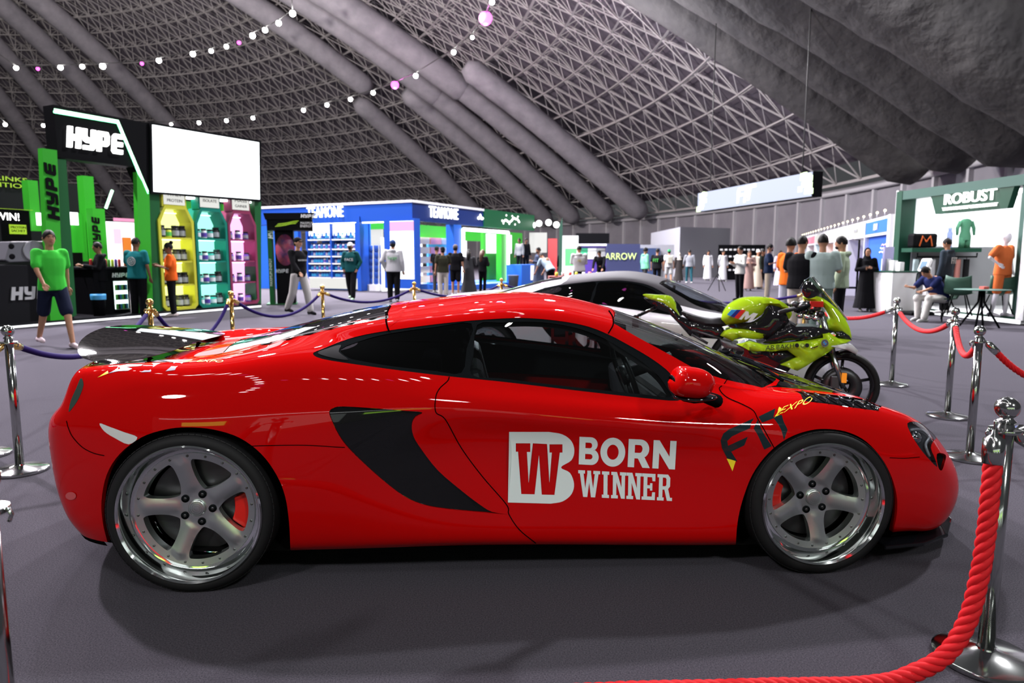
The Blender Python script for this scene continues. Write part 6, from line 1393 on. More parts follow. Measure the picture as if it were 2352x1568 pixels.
P_ = [
 ((132, 797), .9, 1.79, 'runner in a bright green t-shirt and dark shorts striding past the stand', dict(top='tee', topc=(.06, .60, .06), bot='shorts', botc=(.012, .016, .04), skin='b', stride=.42, aL='swingb', aR='swingf', shoes=(.75, .6, .66), wide=.98)),
 ((322, 729), PI-.15, 1.83, 'man in a teal t-shirt with a round back print, seen from behind', dict(top='tee', topc=(.012, .17, .19), bot='baggy', botc=K, skin='c', aL='cross', aR='down', wide=1.15, logo=(W, 'ring', 'back'), shoes=K)),
 ((398, 727), -1.25, 1.72, 'person in an orange t-shirt with tied up hair before the glowing cabinets', dict(top='tee', topc=(.85, .13, .015), bot='trousers', botc=K, skin='c', hair='bun', aL='hold', aR='hold', shoes=(.7, .6, .6))),
 ((690, 722), 1.0, 1.86, 'man in a black printed sweatshirt and pale grey trousers walking', dict(top='long', topc=K, bot='baggy', botc=(.55, .52, .52), skin='a', hair='cap', capc=K, stride=.30, aL='swingb', aR='swingf', wide=1.1, logo=(W, 'BULLSKULL', 'front'), shoes=K)),
 ((808, 689), -.1, 1.86, 'person in a dark teal hooded top and white cap with a black mask', dict(top='hoodie', topc=(.008, .07, .075), bot='baggy', botc=K, skin='c', hair='cap', capc=(.7, .7, .7), stride=.22, aL='pocket', aR='pocket', logo=(W, 'FACE', 'front'), shoes=(.5, .7, .5))),
 ((905, 693), PI, 1.92, 'man in a white hooded top with a green back print, facing the screen', dict(top='hoodie', topc=(.60, .60, .63), bot='baggy', botc=K, skin='b', hair='cap', capc=(.02, .05, .16), wide=1.12, aL='pocket', aR='down', logo=((.05, .45, .1), 'Surge', 'back'), shoes=(.4, .4, .42))),
 ((1004, 672), PI-.5, 1.82, 'person in a black t-shirt standing behind the one in olive', dict(top='tee', topc=K, bot='trousers', botc=(.1, .1, .1), skin='b', aL='hold', aR='hold')),
 ((1018, 682), PI+.3, 1.75, 'man in an olive t-shirt and cream wide trousers seen from behind', dict(top='tee', topc=(.035, .035, .022), bot='baggy', botc=(.60, .55, .50), skin='b', hair='cap', capc=K, wide=1.05, aL='down', aR='hold')),
 ((1047, 678), PI-.2, 1.85, 'man in a black t-shirt, black shorts and a grey cap', dict(top='tee', topc=K, bot='shorts', botc=K, skin='b', hair='cap', capc=(.12, .10, .10), wide=1.1, aL='down', aR='down')),
 ((1077, 676), PI, 1.68, 'woman in a long charcoal robe with long black hair seen from behind', dict(top='abaya', topc=(.045, .045, .05), bot='none', skin='b', hair='longhair', aL='hold', aR='hold', wide=1.1)),
 ((1109, 674), PI-.6, 1.68, 'woman in black with long brown hair beside the one in charcoal robe', dict(top='hoodie', topc=K, bot='trousers', botc=K, skin='a', hair='longhair', hairc=HAIRB, aL='hold', aR='hold')),
 ((1142, 648), PI, 1.78, 'person in black standing inside the white light frame', dict(top='long', topc=K, bot='trousers', botc=(.02, .02, .02), skin='b')),
 ((1237, 672), -1.2, 1.78, 'bearded man in a long slate blue robe at the long table', dict(top='robe', topc=(.055, .07, .12), bot='none', skin='b', aL='hold', aR='hold')),
 ((1264, 676), -2.4, 1.75, 'man in a pale blue t-shirt bending over the long table', dict(top='tee', topc=(.38, .50, .60), bot='trousers', botc=K, skin='b', lean=.75, aL='table', aR='table', wide=1.1)),
 ((1329, 680), PI, 1.80, 'man in a loose white shirt with a yellow back print at the table', dict(top='hoodie', topc=(.62, .62, .62), bot='trousers', botc=K, skin='b', wide=1.15, aL='fwd', aR='fwd', logo=((.7, .6, .08), 'HI', 'back'))),
 ((1380, 664), -.5, 1.74, 'man in a black shirt leaning over the long table from its far side', dict(top='long', topc=K, bot='trousers', botc=K, skin='b', lean=.35, aL='table', aR='table', wide=1.15)),
 ((1291, 650), PI, 1.78, 'man in a black jacket and grey trousers by the dark feather flag', dict(top='long', topc=K, bot='trousers', botc=(.25, .25, .27), skin='b')),
 ((1346, 646), -.3, 1.76, 'seller in black working behind the long table, near the violet wall', dict(top='tee', topc=K, bot='trousers', botc=K, skin='b', aL='fwd', aR='fwd')),
 ((1408, 650), PI, 1.76, 'man in a black t-shirt with a blue back print facing the navy stand', dict(top='tee', topc=K, bot='trousers', botc=(.02, .03, .06), skin='b', logo=((.15, .3, .5), 'ring', 'back'))),
 ((1480, 664), PI-1.3, 1.80, 'person in a mint green sweatshirt walking beside one in black', dict(top='hoodie', topc=(.20, .60, .38), bot='trousers', botc=(.05, .05, .05), skin='b', hair='curly', wide=1.1, stride=.2)),
 ((1508, 662), PI-.6, 1.78, 'person in a black t-shirt with green back print beside the mint sweatshirt', dict(top='tee', topc=K, bot='trousers', botc=K, skin='b', wide=1.15, logo=((.1, .5, .1), 'FIT', 'back'))),
 ((1535, 652), PI, 1.80, 'person in white t-shirt and shorts with a cream backpack and green cap', dict(top='tee', topc=W, bot='shorts', botc=(.4, .4, .4), skin='b', hair='cap', capc=(.03, .3, .1), bag=(.5, .48, .4), stride=.15)),
 ((1558, 648), PI, 1.66, 'woman in a pale headscarf and dark dress walking away', dict(top='abaya', topc=(.04, .035, .035), bot='none', skin='b', hair='hijab', capc=(.6, .55, .5))),
 ((1582, 650), PI, 1.80, 'man in a light grey shirt and teal jeans walking away', dict(top='long', topc=(.32, .33, .37), bot='trousers', botc=(.02, .09, .12), skin='b', wide=1.1, stride=.15, aL='swingf')),
 ((1625, 644), 0, 1.80, 'bearded man in a long white robe, left one of the two walking closer', dict(top='robe', topc=(.68, .68, .72), bot='none', skin='b', stride=.1)),
 ((1659, 646), .2, 1.80, 'man in a long white robe, right one of the two, behind the tripod', dict(top='robe', topc=(.68, .68, .72), bot='none', skin='b', stride=.12)),
 ((1650, 632), 0, 1.75, 'person in black half hidden between the two men in white robes', dict(top='long', topc=K, bot='trousers', botc=K, skin='b')),
 ((1697, 690), -1.25, 1.74, 'man in a white hooded top and black jeans facing the man in navy', dict(top='hoodie', topc=(.66, .66, .62), bot='trousers', botc=K, skin='b', aL='hold', aR='hold', shoes=K)),
 ((1718, 668), -.2, 1.66, 'woman in a patterned long dress with long loose brown hair', dict(top='robe', topc=(.34, .22, .20), bot='none', skin='a', hair='longhair', hairc=HAIRB, aL='hold', aR='hold')),
 ((1738, 664), .2, 1.72, 'person in cream with a white cap beside the woman in patterned dress', dict(top='robe', topc=(.60, .52, .42), bot='none', skin='b', hair='cap', capc=(.7, .7, .68))),
 ((1748, 664), 1.0, 1.74, 'person in dark clothes hidden behind the man in navy', dict(top='long', topc=(.02, .025, .02), bot='trousers', botc=K, skin='b')),
 ((1762, 692), 1.2, 1.80, 'bearded man in a navy t-shirt and beige cargo trousers', dict(top='tee', topc=(.010, .018, .045), bot='baggy', botc=(.50, .42, .32), skin='b', aL='hold', aR='hold', wide=1.1)),
 ((1789, 660), 0, 1.70, 'distant man in a long lavender white robe', dict(top='robe', topc=(.55, .50, .68), bot='none', skin='b')),
]
for (fx, fy), rz_, H_, lab, kw in P_:
    g_ = foot(fx, fy); person(g_, rz_, H_, lab, **kw)
def by_head(px, head_y, H):          # stand a person whose feet are hidden: depth from the height of the head
    d = ray(px, head_y); t = (H-CAM_H)/d.z; return (d.x*t, d.y*t)
for a_, rz_, H_, lab, kw in [
 ((1812, 562, 13.2), PI-1.0, 1.74, 'person in an orange t-shirt and white shorts beside the motorcycle group', dict(top='tee', topc=(.85, .18, .02), bot='shorts', botc=(.5, .5, .6), skin='b', hair='curly', aL='cross', aR='cross')),
 ((1838, 556, 11.6), PI-.9, 1.74, 'broad man in a black t-shirt with folded arms behind the motorcycle', dict(top='tee', topc=K, bot='baggy', botc=(.52, .46, .40), skin='b', aL='cross', aR='cross', wide=1.2, hair='short')),
 ((1886, 548, 11.4), PI-.35, 1.76, 'man in a white t-shirt seen from behind beyond the motorcycle screen', dict(top='tee', topc=(.42, .52, .50), bot='trousers', botc=(.20, .28, .25), skin='b', aL='hold', aR='hold', wide=1.1)),
 ((1930, 556, 12.0), PI+1.0, 1.74, 'bearded man in a pale green sweatshirt touching his mouth', dict(top='hoodie', topc=(.42, .50, .36), bot='trousers', botc=K, skin='b', aL='down', aR='phone', wide=1.1)),
 ((1990, 578, 17.6), -.3, 1.62, 'woman in a full black robe and headscarf beside the blue poster', dict(top='abaya', topc=(.006, .006, .008), bot='none', skin='b', hair='hijab', capc=(.006, .006, .008), aL='cross', aR='cross', wide=1.0)),
 ((230, 551, 15.6), -.9, 1.72, 'seller in a black hooded top behind the drinks counter', dict(top='hoodie', topc=K, bot='trousers', botc=K, skin='b', aL='fwd', aR='fwd', wide=1.1)),
 ((1193, 538, 36.5), -.6, 1.8, 'seller in black and white on the raised platform behind the blue counter', dict(top='long', topc=(.25, .25, .25), bot='trousers', botc=K, skin='c', zoff=.6)),
 ((1208, 535, 36.7), .6, 1.8, 'taller seller in black on the raised platform by the white menu board', dict(top='long', topc=K, bot='trousers', botc=K, skin='c', zoff=.6)),
 ((2172, 562, 15.3), PI+.6, 1.66, 'person in a dark grey hooded top looking into the sportswear stand', dict(top='hoodie', topc=(.04, .055, .075), bot='trousers', botc=K, skin='b', wide=1.05, zoff=.14, logo=(W, 'FIT', 'back'))),
]:
    zz = kw.pop('zoff', 0.); Y_ = a_[2]; person((gx(a_[0], Y_, 1.0), Y_), rz_, H_, lab, zoff=zz, **kw)
o = person((gx(2160, 14.95, .6), 14.95), -1.35, 1.74, 'seated man in a navy t-shirt and white trousers leaning forward', top='tee', topc=(.015, .022, .09), bot='baggy', botc=(.66, .64, .62), skin='b', sit=True, lean=.62, aL=((-.02, -.16, -.20), (-.04, -.16, -.05)), aR=((.02, -.20, -.20), (-.02, -.14, .02)), wide=1.12, shoes=W, zoff=.0)
b = MB(); b.box((.02, .26, .78), (.34, .2, .3)); q = b.build('shoulder_bag', BLK, None, bevel=.07, bseg=3); q.location = o.location; q.rotation_euler = o.rotation_euler; tag(q, 'black shoulder bag resting on the back of the seated man', 'bag')
MANN = mat('mannequin_white', (.68, .66, .72), .35); SKINC['m'] = MANN
o = person((gx(2303, 14.4, 1.), 14.4), .35, 1.78, 'white headless mannequin in an orange t-shirt and orange shorts', top='tee', topc=(.85, .20, .06), bot='shorts', botc=(.85, .20, .06), skin='m', hair='none', name='mannequin', zoff=.14, aL='pocket', aR='hip', shoes=(.68, .66, .72), stride=.08)
# ================================================================== rope barriers
VELV = mat('purple_velvet', (.014, .005, .075), .8, spec=.1)
RROPE = mat('red_cord', (.50, .010, .014), .6, spec=.15)
def stanchion(px, py, m, h=.95, label='', Y=None, X=None):
    g = gnd(px, py) if Y is None else Vector((X if X is not None else gx(px, Y, h), Y, 0)); e = empty('barrier_post', (g.x, g.y, 0), 0, label, 'barrier post')
    b = MB(); b.lathe([(.155, 0), (.16, .004), (.16, .016), (.15, .022), (.06, .034), (.03, .045), (.028, .05)], 40); b.build('post_base', m, e, sharp=40)
    b = MB(); b.lathe([(.0255, .04), (.0255, h-.115)], 24); b.build('pole', m, e)
    b = MB(); b.lathe([(.0255, h-.12), (.048, h-.118), (.050, h-.112), (.048, h-.106), (.026, h-.103), (.022, h-.09), (.030, h-.082), (.020, h-.072), (.018, h-.066)], 28); b.build('collar', m, e, sharp=50)
    b = MB(); b.ball((0, 0, h-.037), .037, 24, 16); b.build('finial', m, e)
    for s in (-1, 1): b = MB(); b.tube([(s*.03, 0, h-.112), (s*.055, 0, h-.108), (s*.062, 0, h-.122), (s*.055, 0, h-.138)], .005, 6); b.build('hook', m, e)
    return Vector((g.x, g.y, h))
def rope(pts, m, r, label, endm, twist=False, n=14):
    C = catmull([tuple(p) for p in pts], n); d = np.gradient(C, axis=0); L = np.r_[0, np.cumsum(np.linalg.norm(np.diff(C, axis=0), axis=1))]
    e = empty('barrier_rope', tuple(C[0]), 0, label, 'rope'); X0 = Matrix.Translation(-Vector(C[0]))
    if not twist:
        b = MB(); b.X = X0; b.tube([tuple(p) for p in C], r, 12); b.build('rope_cover', m, e)
    else:
        S = np.arange(0, L[-1], r*.30); Q = np.stack([np.interp(S, L, C[:, i]) for i in range(3)], 1); t = np.gradient(Q, axis=0); t /= np.linalg.norm(t, axis=1, keepdims=True)
        u = np.cross(t, [0.3, 1, .1]); u /= np.linalg.norm(u, axis=1, keepdims=True); w_ = np.cross(t, u); b = MB(); b.X = X0
        for k in range(4):
            a = S/(r*5.2)*2*PI+k*PI/2; H_ = Q+(u*np.cos(a)[:, None]+w_*np.sin(a)[:, None])*r*.55
            b.tube([tuple(p) for p in H_], r*.52, 7)
        b.build('rope_braid', m, e)
    for i, j in ((0, 1), (-1, -2)):
        p = Vector(C[i]); q = (Vector(C[j])-p).normalized(); b = MB(); b.X = X0; b.tube([p-q*.05, p-q*.035, p-q*.02, p+q*.02, p+q*.06], [.007, .010, r*1.15, r*1.22, r*1.12], 14); b.build('rope_end', endm, e)
        b = MB(); b.X = X0; b.tube([p-q*.045, p-q*.065+Vector((0, 0, .01)), p-q*.08], .005, 6); b.build('clip', endm, e)
    return e
def sag(a, b, s, m=.07, n=7):
    a = Vector((a.x, a.y, a.z-.14)); b = Vector((b.x, b.y, b.z-.14)); d = (b-a).normalized(); a = a+d*m; b = b-d*m
    return [a.lerp(b, i/n)-Vector((0, 0, 4*s*(i/n)*(1-i/n))) for i in range(n+1)]
s0 = stanchion(47, 1082, STEEL, .955, 'chrome barrier post at the left carrying purple velvet ropes')
g1 = stanchion(343, 0, GOLD, .97, 'brass barrier post nearest the left, in front of the black legs', Y=6.9)
g2 = stanchion(530, 0, GOLD, .97, 'brass barrier post between the teal and pink glowing cabinets', Y=8.6)
g3 = stanchion(740, 0, GOLD, .97, 'brass barrier post beside the walking man in pale trousers', Y=10.4)
g4 = stanchion(951, 0, GOLD, .97, 'brass barrier post right of the man in the white hooded top', Y=11.9)
g5 = stanchion(1152, 0, GOLD, .97, 'brass barrier post above the roof of the white car, rightmost brass one', Y=13.6)
g6 = Vector((gx(1450, 13.4, .9), 13.4, .97)); g7 = Vector((gx(1850, 9.6, .9), 9.6, .99))
rope(sag(s0, g1, .22), VELV, .021, 'purple velvet rope running from the chrome post behind the red car', GOLD)
rope([s0+Vector((-.02, -.07, -.14)), s0+Vector((-.12, -.35, -.30)), s0+Vector((-.3, -.85, -.42)), s0+Vector((-.6, -1.4, -.35)), s0+Vector((-.9, -2., -.1))], VELV, .021, 'purple velvet rope hanging from the chrome post towards the left edge', GOLD)
rope(sag(g1, g2, .38), VELV, .021, 'purple velvet rope hanging between the two nearest brass posts', GOLD); rope(sag(g2, g3, .26), VELV, .021, 'purple velvet rope from the second to the third brass post', GOLD); rope(sag(g3, g4, .17), VELV, .021, 'purple velvet rope from the third to the fourth brass post', GOLD)
rope(sag(g4, g5, .17), VELV, .021, 'purple velvet rope from the fourth to the last brass post', GOLD); rope(sag(g5, g6, .17), VELV, .021, 'purple velvet rope running right from the last brass post', GOLD); rope(sag(g6, g7, .2), VELV, .021, 'purple velvet rope behind the windscreen of the white car', GOLD)
stanchion(1455, 0, GOLD, .97, 'brass barrier post hidden behind the grey roof of the white car', Y=13.4)
stanchion(1850, 0, GOLD, .99, 'brass barrier post behind the motorcycle tank', Y=9.6)
p1 = stanchion(2047, 884, STEEL, .957, 'chrome barrier post right of the motorcycle, farthest of the right row'); p2 = stanchion(2175, 957, STEEL, .96, 'chrome barrier post second farthest in the right row'); p3 = stanchion(2226, 1052, STEEL, .925, 'chrome barrier post behind the nose of the red car'); p4 = stanchion(2262, 1515, STEEL, .925, 'large chrome barrier post nearest the camera on the right')
pl = stanchion(0, 0, STEEL, .92, 'chrome barrier post cut off at the left edge of the photo', Y=1.5, X=-1.205)
rope(sag(p1, Vector((gx(1835, 8.6, .9), 8.6, .96)), .14), RROPE, .021, 'red braided rope from the farthest chrome post towards the motorcycle', STEEL, True)
rope(sag(p1, p2, .14), RROPE, .021, 'red braided rope between the two farthest chrome posts', STEEL, True); rope(sag(p2, p3, .16), RROPE, .021, 'short red braided rope between the second and third chrome posts', STEEL, True)
rope(sag(p3, Vector((4.1, 4.3, .93)), .25), RROPE, .021, 'red braided rope leaving the third chrome post towards the right edge', STEEL, True)
pp = [atY(2283, 1022, 2.14), atY(2279, 1080, 2.13), atY(2272, 1160, 2.12), atY(2262, 1250, 2.11), atY(2246, 1340, 2.10), atY(2222, 1425, 2.09), atY(2175, 1500, 2.08), atY(2100, 1545, 2.07), atY(1990, 1572, 2.05), Vector((.7, 2.0, .035)), Vector((0, 1.95, .03)), Vector((-.8, 1.65, .03)), Vector((-1.3, 1.45, .03)), Vector((-1.43, 1.42, .35)), Vector((-1.31, 1.49, .77))]
rope(pp, RROPE, .027, 'thick red braided rope hanging down beside the nearest chrome post', STEEL, True)
rope([p4+Vector((.06, .0, -.13)), p4+Vector((.3, .05, -.26)), p4+Vector((.8, .1, -.4)), p4+Vector((1.4, .2, -.3))], RROPE, .027, 'red braided rope leaving the nearest chrome post to the right edge', STEEL, True)
e5 = stanchion(-35, 1045, STEEL, .95, 'chrome post of which only the round base shows at the left edge')
# ================================================================== white car behind
white = empty('sports_car', (0, 0, 0), 0, 'white sports car with a grey roof behind the motorcycle', 'car')
make_car_shell(white, WHITEP, GREYROOF, WHITEP, decals=False)
WH = -.22; white.rotation_euler = (0, 0, WH); white.location = (-.10, 8.25, .0); white.scale = (1, 1, 1.03)
for sd in (-1, 1):
    make_wheel(white, .01, .338, .290, .338, .3, .2, sd, 0.); make_wheel(white, 2.677, .322, .270, .322, .3, .5, sd, 0.)
for sg in (1, -1):
    b = MB(); b.ball((1.86, -1.05*sg, .93), (.10, .12, .055), 18, 10); o = b.build('door_mirror', WHITEP, white); b = MB(); b.tube([(1.88, -1.0*sg, .90), (1.96, -.86*sg, .80)], .016, 8); b.build('mirror_arm', BLACKP, o)
b = MB(); b.box((1.5, 0, .35), (1.7, 1.5, .3)); b.box((2.3, 0, .62), (.5, 1.4, .2)); b.build('dashboard', DARK, white, bevel=.05)
b = MB(); b.box((2.0, 0, 1.0), (.03, .24, .07)); b.build('rear_view_mirror', TRIM, white, bevel=.01)
dl = MB(); lp = loops_fit(text_outline('HUR', .04), .62, .22); extrude2d(dl, lp, frameM((1.05, -.955, .52), (1, 0, 0), (0, 0, 1)), .01); dl.build('door_lettering', BLACKP, white)
# ================================================================== motorcycle
BF = Face((gx(1477, 6.20, .95), 6.20), (gx(1950, 5.70, .4), 5.70)); bk = empty('motorcycle', BF.p(BF.L/2, 0, 0), 0, 'lime green and black sport motorcycle standing behind the red car', 'motorcycle')
Lk = lambda o: (setattr(o, 'matrix_parent_inverse', Matrix.Translation(-Vector(bk.location))), o)[1]
LIMEP = paint('lime_paint', (.34, .54, .012)); BBLK = paint('bike_black', (.010, .010, .012)); SEATM = mat('seat_vinyl', (.012, .011, .014), .6); MAG = mat('magnesium', (.10, .10, .11), .4, .8)
z6 = lambda pts: [(1420+x/3.794, 620+y/3.794) for x, y in pts]
def puff(name, pts, m, w0, w1, r=.03, both=True, smooth=True, yc=0., grid=.03):
    """rounded solid from a side outline: half width grows from w0 at the rim to w1 inside"""
    out = [BF.uz(x, y, w1+yc) for x, y in z6(pts)]
    if smooth: out = [tuple(p) for p in catmull(out, 4, True)]
    V, T = fill2d([out], grid); O = np.array(out); seg = np.concatenate([O, (O+np.roll(O, -1, 0))/2]); dd = np.min(np.linalg.norm(V[:, None, :]-seg[None], axis=2), 1)
    h = w0+(w1-w0)*(1-np.exp(-dd/r)); mb = MB(); n = len(V); M = BF.M(0, yc, 0)
    top = [M @ Vector((V[i][0], V[i][1], h[i])) for i in range(n)]; bot = [M @ Vector((V[i][0], V[i][1], -h[i])) for i in range(n)]
    mb.add(top+bot, [tuple(t) for t in T]+[tuple(reversed([q+n for q in t])) for t in T], True)
    k = len(out); W_ = [M @ Vector((p[0], p[1], s_*w0)) for s_ in (1, -1) for p in out]; mb.add(W_, [(i, (i+1) % k, k+(i+1) % k, k+i) for i in range(k)], True)
    return Lk(mb.build(name, m, bk, sharp=60))
puff('tail_underside', [(215, 245), (330, 340), (430, 375), (540, 490), (620, 580), (900, 610), (960, 560), (900, 500), (620, 440), (540, 415), (440, 290)], BBLK, .05, .10, smooth=False)
puff('tail_cowl', [(205, 218), (330, 222), (445, 235), (492, 298), (500, 350), (535, 418), (490, 385), (400, 335), (300, 275)], LIMEP, .05, .12, .05)
puff('seat', [(548, 368), (600, 385), (700, 415), (800, 432), (890, 425), (930, 455), (955, 485), (900, 502), (820, 515), (720, 490), (620, 445), (560, 400)], SEATM, .06, .14, .05)
puff('engine', [(900, 690), (1200, 640), (1500, 700), (1560, 800), (1480, 900), (1380, 1010), (1100, 1010), (950, 850)], BBLK, .10, .15, smooth=False)
puff('frame_beam', [(880, 600), (1000, 640), (1180, 640), (1350, 600), (1500, 450), (1560, 480), (1400, 640), (1250, 700), (1000, 720), (900, 660)], MAG, .12, .15, smooth=False)
puff('tank_side', [(955, 492), (1150, 462), (1255, 405), (1300, 335), (1345, 312), (1440, 345), (1490, 430), (1490, 480), (1420, 560), (1330, 620), (1150, 560)], BBLK, .10, .165, .05)
puff('fuel_tank', [(898, 430), (915, 375), (960, 315), (1030, 272), (1110, 248), (1250, 244), (1380, 262), (1470, 305), (1525, 380), (1512, 425), (1492, 432), (1440, 348), (1342, 314), (1300, 332), (1255, 402), (1150, 455), (1040, 478), (950, 488), (915, 460)], LIMEP, .07, .19, .07)
puff('side_cover', [(888, 578), (925, 532), (1000, 515), (1080, 512), (1220, 530), (1340, 552), (1290, 598), (1240, 610), (1180, 612), (1060, 594), (1020, 610), (1000, 630), (940, 602)], LIMEP, .10, .175, .04, smooth=False)
puff('upper_fairing', [(1262, 645), (1400, 540), (1510, 470), (1560, 500), (1700, 500), (1800, 515), (1900, 545), (1790, 590), (1500, 625), (1350, 650)], BBLK, .14, .22, .05, smooth=False)
puff('fairing', [(1030, 655), (1150, 630), (1290, 662), (1500, 640), (1800, 600), (1788, 560), (1850, 552), (1930, 605), (2045, 622), (2000, 650), (1900, 690), (1760, 780), (1570, 892), (1420, 835), (1565, 770), (1480, 708), (1180, 722)], LIMEP, .16, .24, .05, smooth=False)
puff('fairing_vent', [(1190, 722), (1480, 706), (1562, 768), (1420, 832), (1300, 780)], BBLK, .12, .20, .05, smooth=False)
puff('nose_cowl', [(1790, 512), (1862, 445), (1840, 380), (1790, 320), (1650, 268), (1640, 240), (1770, 240), (1900, 325), (1990, 425), (2040, 520), (2055, 612), (2010, 622), (1900, 545)], LIMEP, .05, .17, .08)
puff('headlamp', [(1888, 548), (1960, 535), (2025, 578), (2050, 618), (1990, 630), (1940, 600)], paint('lamp_black', (.012, .014, .016)), .10, .16, .03, smooth=False)
puff('winglet', [(1850, 668), (1990, 648), (2045, 652), (2100, 708), (2085, 742), (2010, 705)], mat('winglet_grey', (.45, .46, .48), .3), .20, .24, .03, smooth=False)
puff('front_mudguard', [(1695, 742), (1850, 740), (2000, 700), (2060, 722), (2102, 768), (1990, 752), (1880, 800), (1790, 770)], BBLK, .04, .08, .04, smooth=False)
puff('windscreen', [(1640, 238), (1598, 160), (1640, 95), (1692, 62), (1800, 190), (1900, 310), (1992, 432), (1900, 330), (1770, 242)], glassmat('smoked_screen', (.45, .5, .48)), .01, .14, .09, smooth=False)
b = MB(); pts = [BF.uz(x, y, .0) for x, y in z6([(1692, 60), (1800, 190), (1900, 310), (1992, 432)])]; b.tube([BF.p(u, 0, z) for u, z in pts], .010, 8); Lk(b.build('screen_edge', CHROME, bk))
for yc in (.30, -.30):
    puff('bike_mirror', [(1602, 175), (1640, 105), (1690, 110), (1752, 190), (1712, 238), (1640, 245)], BBLK, .02, .04, .03, yc=yc); 
b = MB(); u, z = BF.uz(1420+1640/3.794, 620+300/3.794); b.tube([BF.p(u-.10, .30, z-.03), BF.p(u, .16, z+.0), BF.p(u+.03, 0, z+.01), BF.p(u, -.16, z), BF.p(u-.10, -.30, z-.03)], .014, 8); Lk(b.build('handlebar', TRIM, bk))
for sg in (1, -1):
    u, z = BF.uz(1420+1420/3.794, 620+400/3.794, .3); b = MB(); b.tube([BF.p(u+.10, sg*.26, z+.06), BF.p(u-.02, sg*.33, z+.03)], .018, 10); Lk(b.build('grip', SEATM, bk))
rg = random.Random(5)
for k in range(12):
    u, z = BF.uz(1420+(1540+22*k)/3.794, 620+(300+((k*47) % 130))/3.794, .1); b = MB(); b.ball(BF.p(u, rg.uniform(-.05, .14), z), (.035, .03, .028), 10, 7); Lk(b.build('cockpit_part', [MAG, BBLK, CHROME][k % 3], bk))
u, z = BF.uz(1420+1730/3.794, 620+305/3.794, .12); b = MB(); BF.box(b, u-.05, u+.05, .08, .13, z-.015, z+.03); Lk(b.build('red_tag', CALR, bk))
# decals on the bike (thin raised vinyl)
def bdec(name, loops, m, v): 
    lps = [[BF.uz(x, y, v) for x, y in z6(l)] for l in loops]; mb = MB(); extrude2d(mb, lps, BF.M(0, v, 0), .004); return Lk(mb.build(name, m, bk))
bdec('tank_stripe', [[(948, 388), (985, 346), (1035, 345), (978, 402)]], mat('light_blue_vinyl', (.03, .30, .75), .4), .186); bdec('tank_stripe', [[(1035, 345), (1072, 346), (1010, 414), (978, 402)]], mat('navy_vinyl', (.01, .02, .20), .4), .187); bdec('tank_stripe', [[(1072, 346), (1112, 350), (1045, 426), (1010, 414)]], mat('red_vinyl', (.6, .02, .02), .4), .187)
bdec('tank_letter', [[(1112, 358), (1135, 362), (1140, 398), (1178, 372), (1218, 380), (1162, 446), (1128, 446), (1160, 405), (1115, 432), (1100, 430), (1108, 392), (1075, 432), (1050, 428)]], DECALW, .188)
q = z6([(1282, 702), (1532, 678), (1532, 640), (1286, 658)]); bl = quad_text('AB.BAKH', q, .01); lps = [[BF.uz(x, y, .242) for x, y in l] for l in bl]; mb = MB(); extrude2d(mb, lps, BF.M(0, .242, 0), .003); Lk(mb.build('fairing_lettering', DECALB, bk))
for k, x in enumerate((1557, 1605, 1645)):
    c = lambda r: [(x+r*math.cos(a), 656+r*math.sin(a)) for a in np.linspace(0, 2*PI, 20)[:-1]]
    bdec('fairing_icon', [c(19)] if k != 1 else [c(19), c(15)], DECALB, .242)
c = lambda r: [(1800+r*math.cos(a), 636+r*math.sin(a)) for a in np.linspace(0, 2*PI, 32)[:-1]]
bdec('round_badge', [c(33)], CHROME, .243); bdec('round_badge_ring', [c(29), c(17)], mat('badge_grey', (.08, .09, .10), .3), .247)
for a0 in (0, PI): bdec('round_badge_quarter', [[(1800, 636)]+[(1800+16*math.cos(a), 636+16*math.sin(a)) for a in np.linspace(a0, a0+PI/2, 8)]], mat('light_blue_vinyl'), .247)
bdec('fairing_slot', [[(1672, 680), (1745, 655), (1735, 670), (1680, 684)]], BBLK, .242)
# wheels, fork
def bwheel(px, py, r, nm_):
    u, z = BF.uz(px, py, 0); z = r; e = empty(nm_, (0, 0, 0)); e.parent = bk; e.matrix_parent_inverse = Matrix.Translation(-Vector(bk.location)); M = BF.M(u, 0, z)
    b = MB(); b.lathe([(r-.055, -.045), (r-.03, -.06), (r-.008, -.04), (r, 0), (r-.008, .04), (r-.03, .06), (r-.055, .045), (r-.06, 0)], 56, M, caps=False); b.build('tyre', RUBBER, e)
    b = MB(); b.lathe([(r-.055, .05), (r-.075, .045), (r-.08, 0), (r-.075, -.045), (r-.055, -.05)], 56, M, caps=False); b.build('rim', BBLK, e)
    for k in range(5):
        a = 2*PI*k/5+.3; b = MB(); b.tube([M @ Vector((.03*math.cos(a+.5), .03*math.sin(a+.5), .01)), M @ Vector(((r-.075)*math.cos(a), (r-.075)*math.sin(a), .0))], .014, 6); b.build('spoke', BBLK, e)
    for s_ in (1, -1): b = MB(); b.lathe([(.07, .05*s_), (.155, .05*s_), (.155, .056*s_), (.07, .056*s_), (.07, .05*s_)], 40, M, caps=False); b.build('brake_disc', DISCM, e)
    return u, z
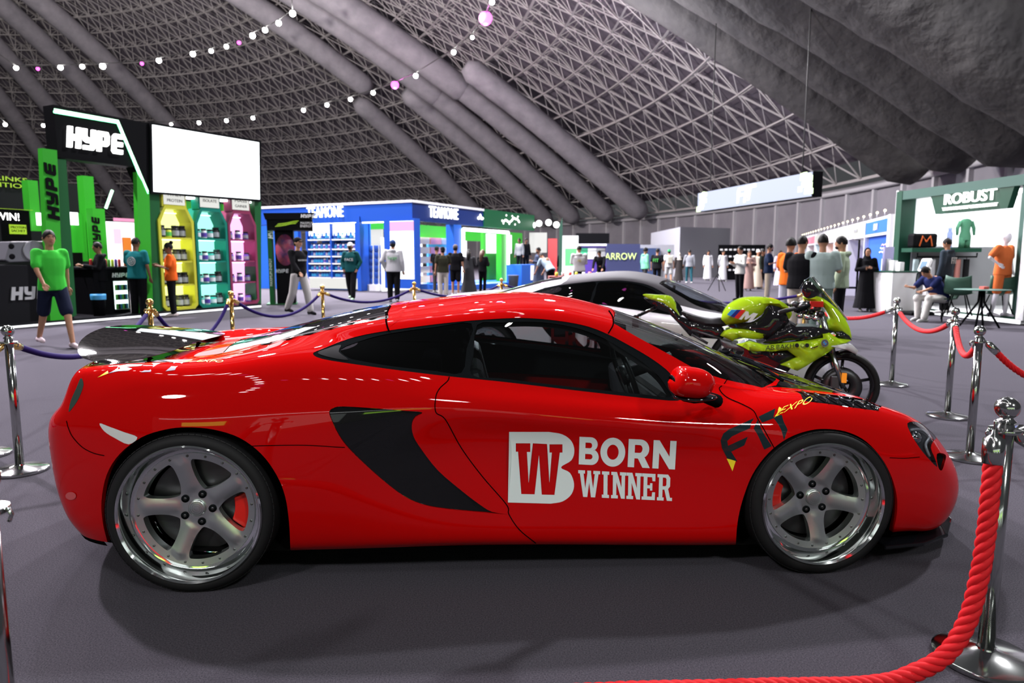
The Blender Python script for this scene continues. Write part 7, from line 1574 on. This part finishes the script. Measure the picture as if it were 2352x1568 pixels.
fu, fz = bwheel(1931, 897, .30, 'front_wheel'); bwheel(1931-388, 880, .31, 'rear_wheel')
for s_ in (.11, -.11):
    b = MB(); b.tube([BF.p(fu, s_, fz), BF.p(fu-.10, s_, fz+.30)], .022, 10); b.tube([BF.p(fu-.10, s_, fz+.30), BF.p(fu-.20, s_, fz+.62)], .027, 10); Lk(b.build('fork_leg', mat('fork_silver', (.35, .38, .38), .25, 1.), bk))
b = MB(); BF.box(b, fu-.02, fu+.015, .13, .15, fz+.05, fz+.13); Lk(b.build('fork_reflector', glow('amber', (1, .30, .02), .8), bk)); b = MB(); BF.box(b, fu-.10, fu-.03, .07, .12, fz-.02, fz+.10); Lk(b.build('brake_caliper', MAG, bk, bevel=.01))
b = MB(); u0, z0 = BF.uz(1540, 870); b.tube([BF.p(u0, .08, .31), BF.p(u0+.35, .08, .42), BF.p(u0+.55, .08, .5)], .035, 8); b.tube([BF.p(u0, -.08, .31), BF.p(u0+.35, -.08, .42), BF.p(u0+.55, -.08, .5)], .035, 8); Lk(b.build('swingarm', MAG, bk))
b = MB(); 
for (x0_, y0_, x1_, y1_) in ((640, 520, 900, 600), (640, 560, 780, 640), (560, 560, 500, 610)): a, c_ = BF.uz(1420+x0_/3.794, 620+y0_/3.794, .1), BF.uz(1420+x1_/3.794, 620+y1_/3.794, .1); b.tube([BF.p(a[0], .1, a[1]), BF.p(c_[0], .1, c_[1])], .012, 6)
Lk(b.build('subframe', MAG, bk)); b = MB(); b.tube([BF.p(BF.L*.55, .15, .05+.0), BF.p(BF.L*.5, .10, .4)], .012, 6); Lk(b.build('side_stand', MAG, bk))
u, z = BF.uz(1460, 720, 0); b = MB(); b.tube([BF.p(u+.22, 0, z+.08), BF.p(u+.02, 0, z-.02)], .015, 6); BF.box(b, u-.02, u+.04, -.09, .09, z-.12, z-.02); Lk(b.build('plate_holder', BBLK, bk))
for e in JT.values():
    for c in [o for o in bpy.data.objects if o.parent == e]: bpy.data.objects.remove(c)
    bpy.data.objects.remove(e)
for t_, c_ in ALIASES if 'ALIASES' in globals() else []: pass
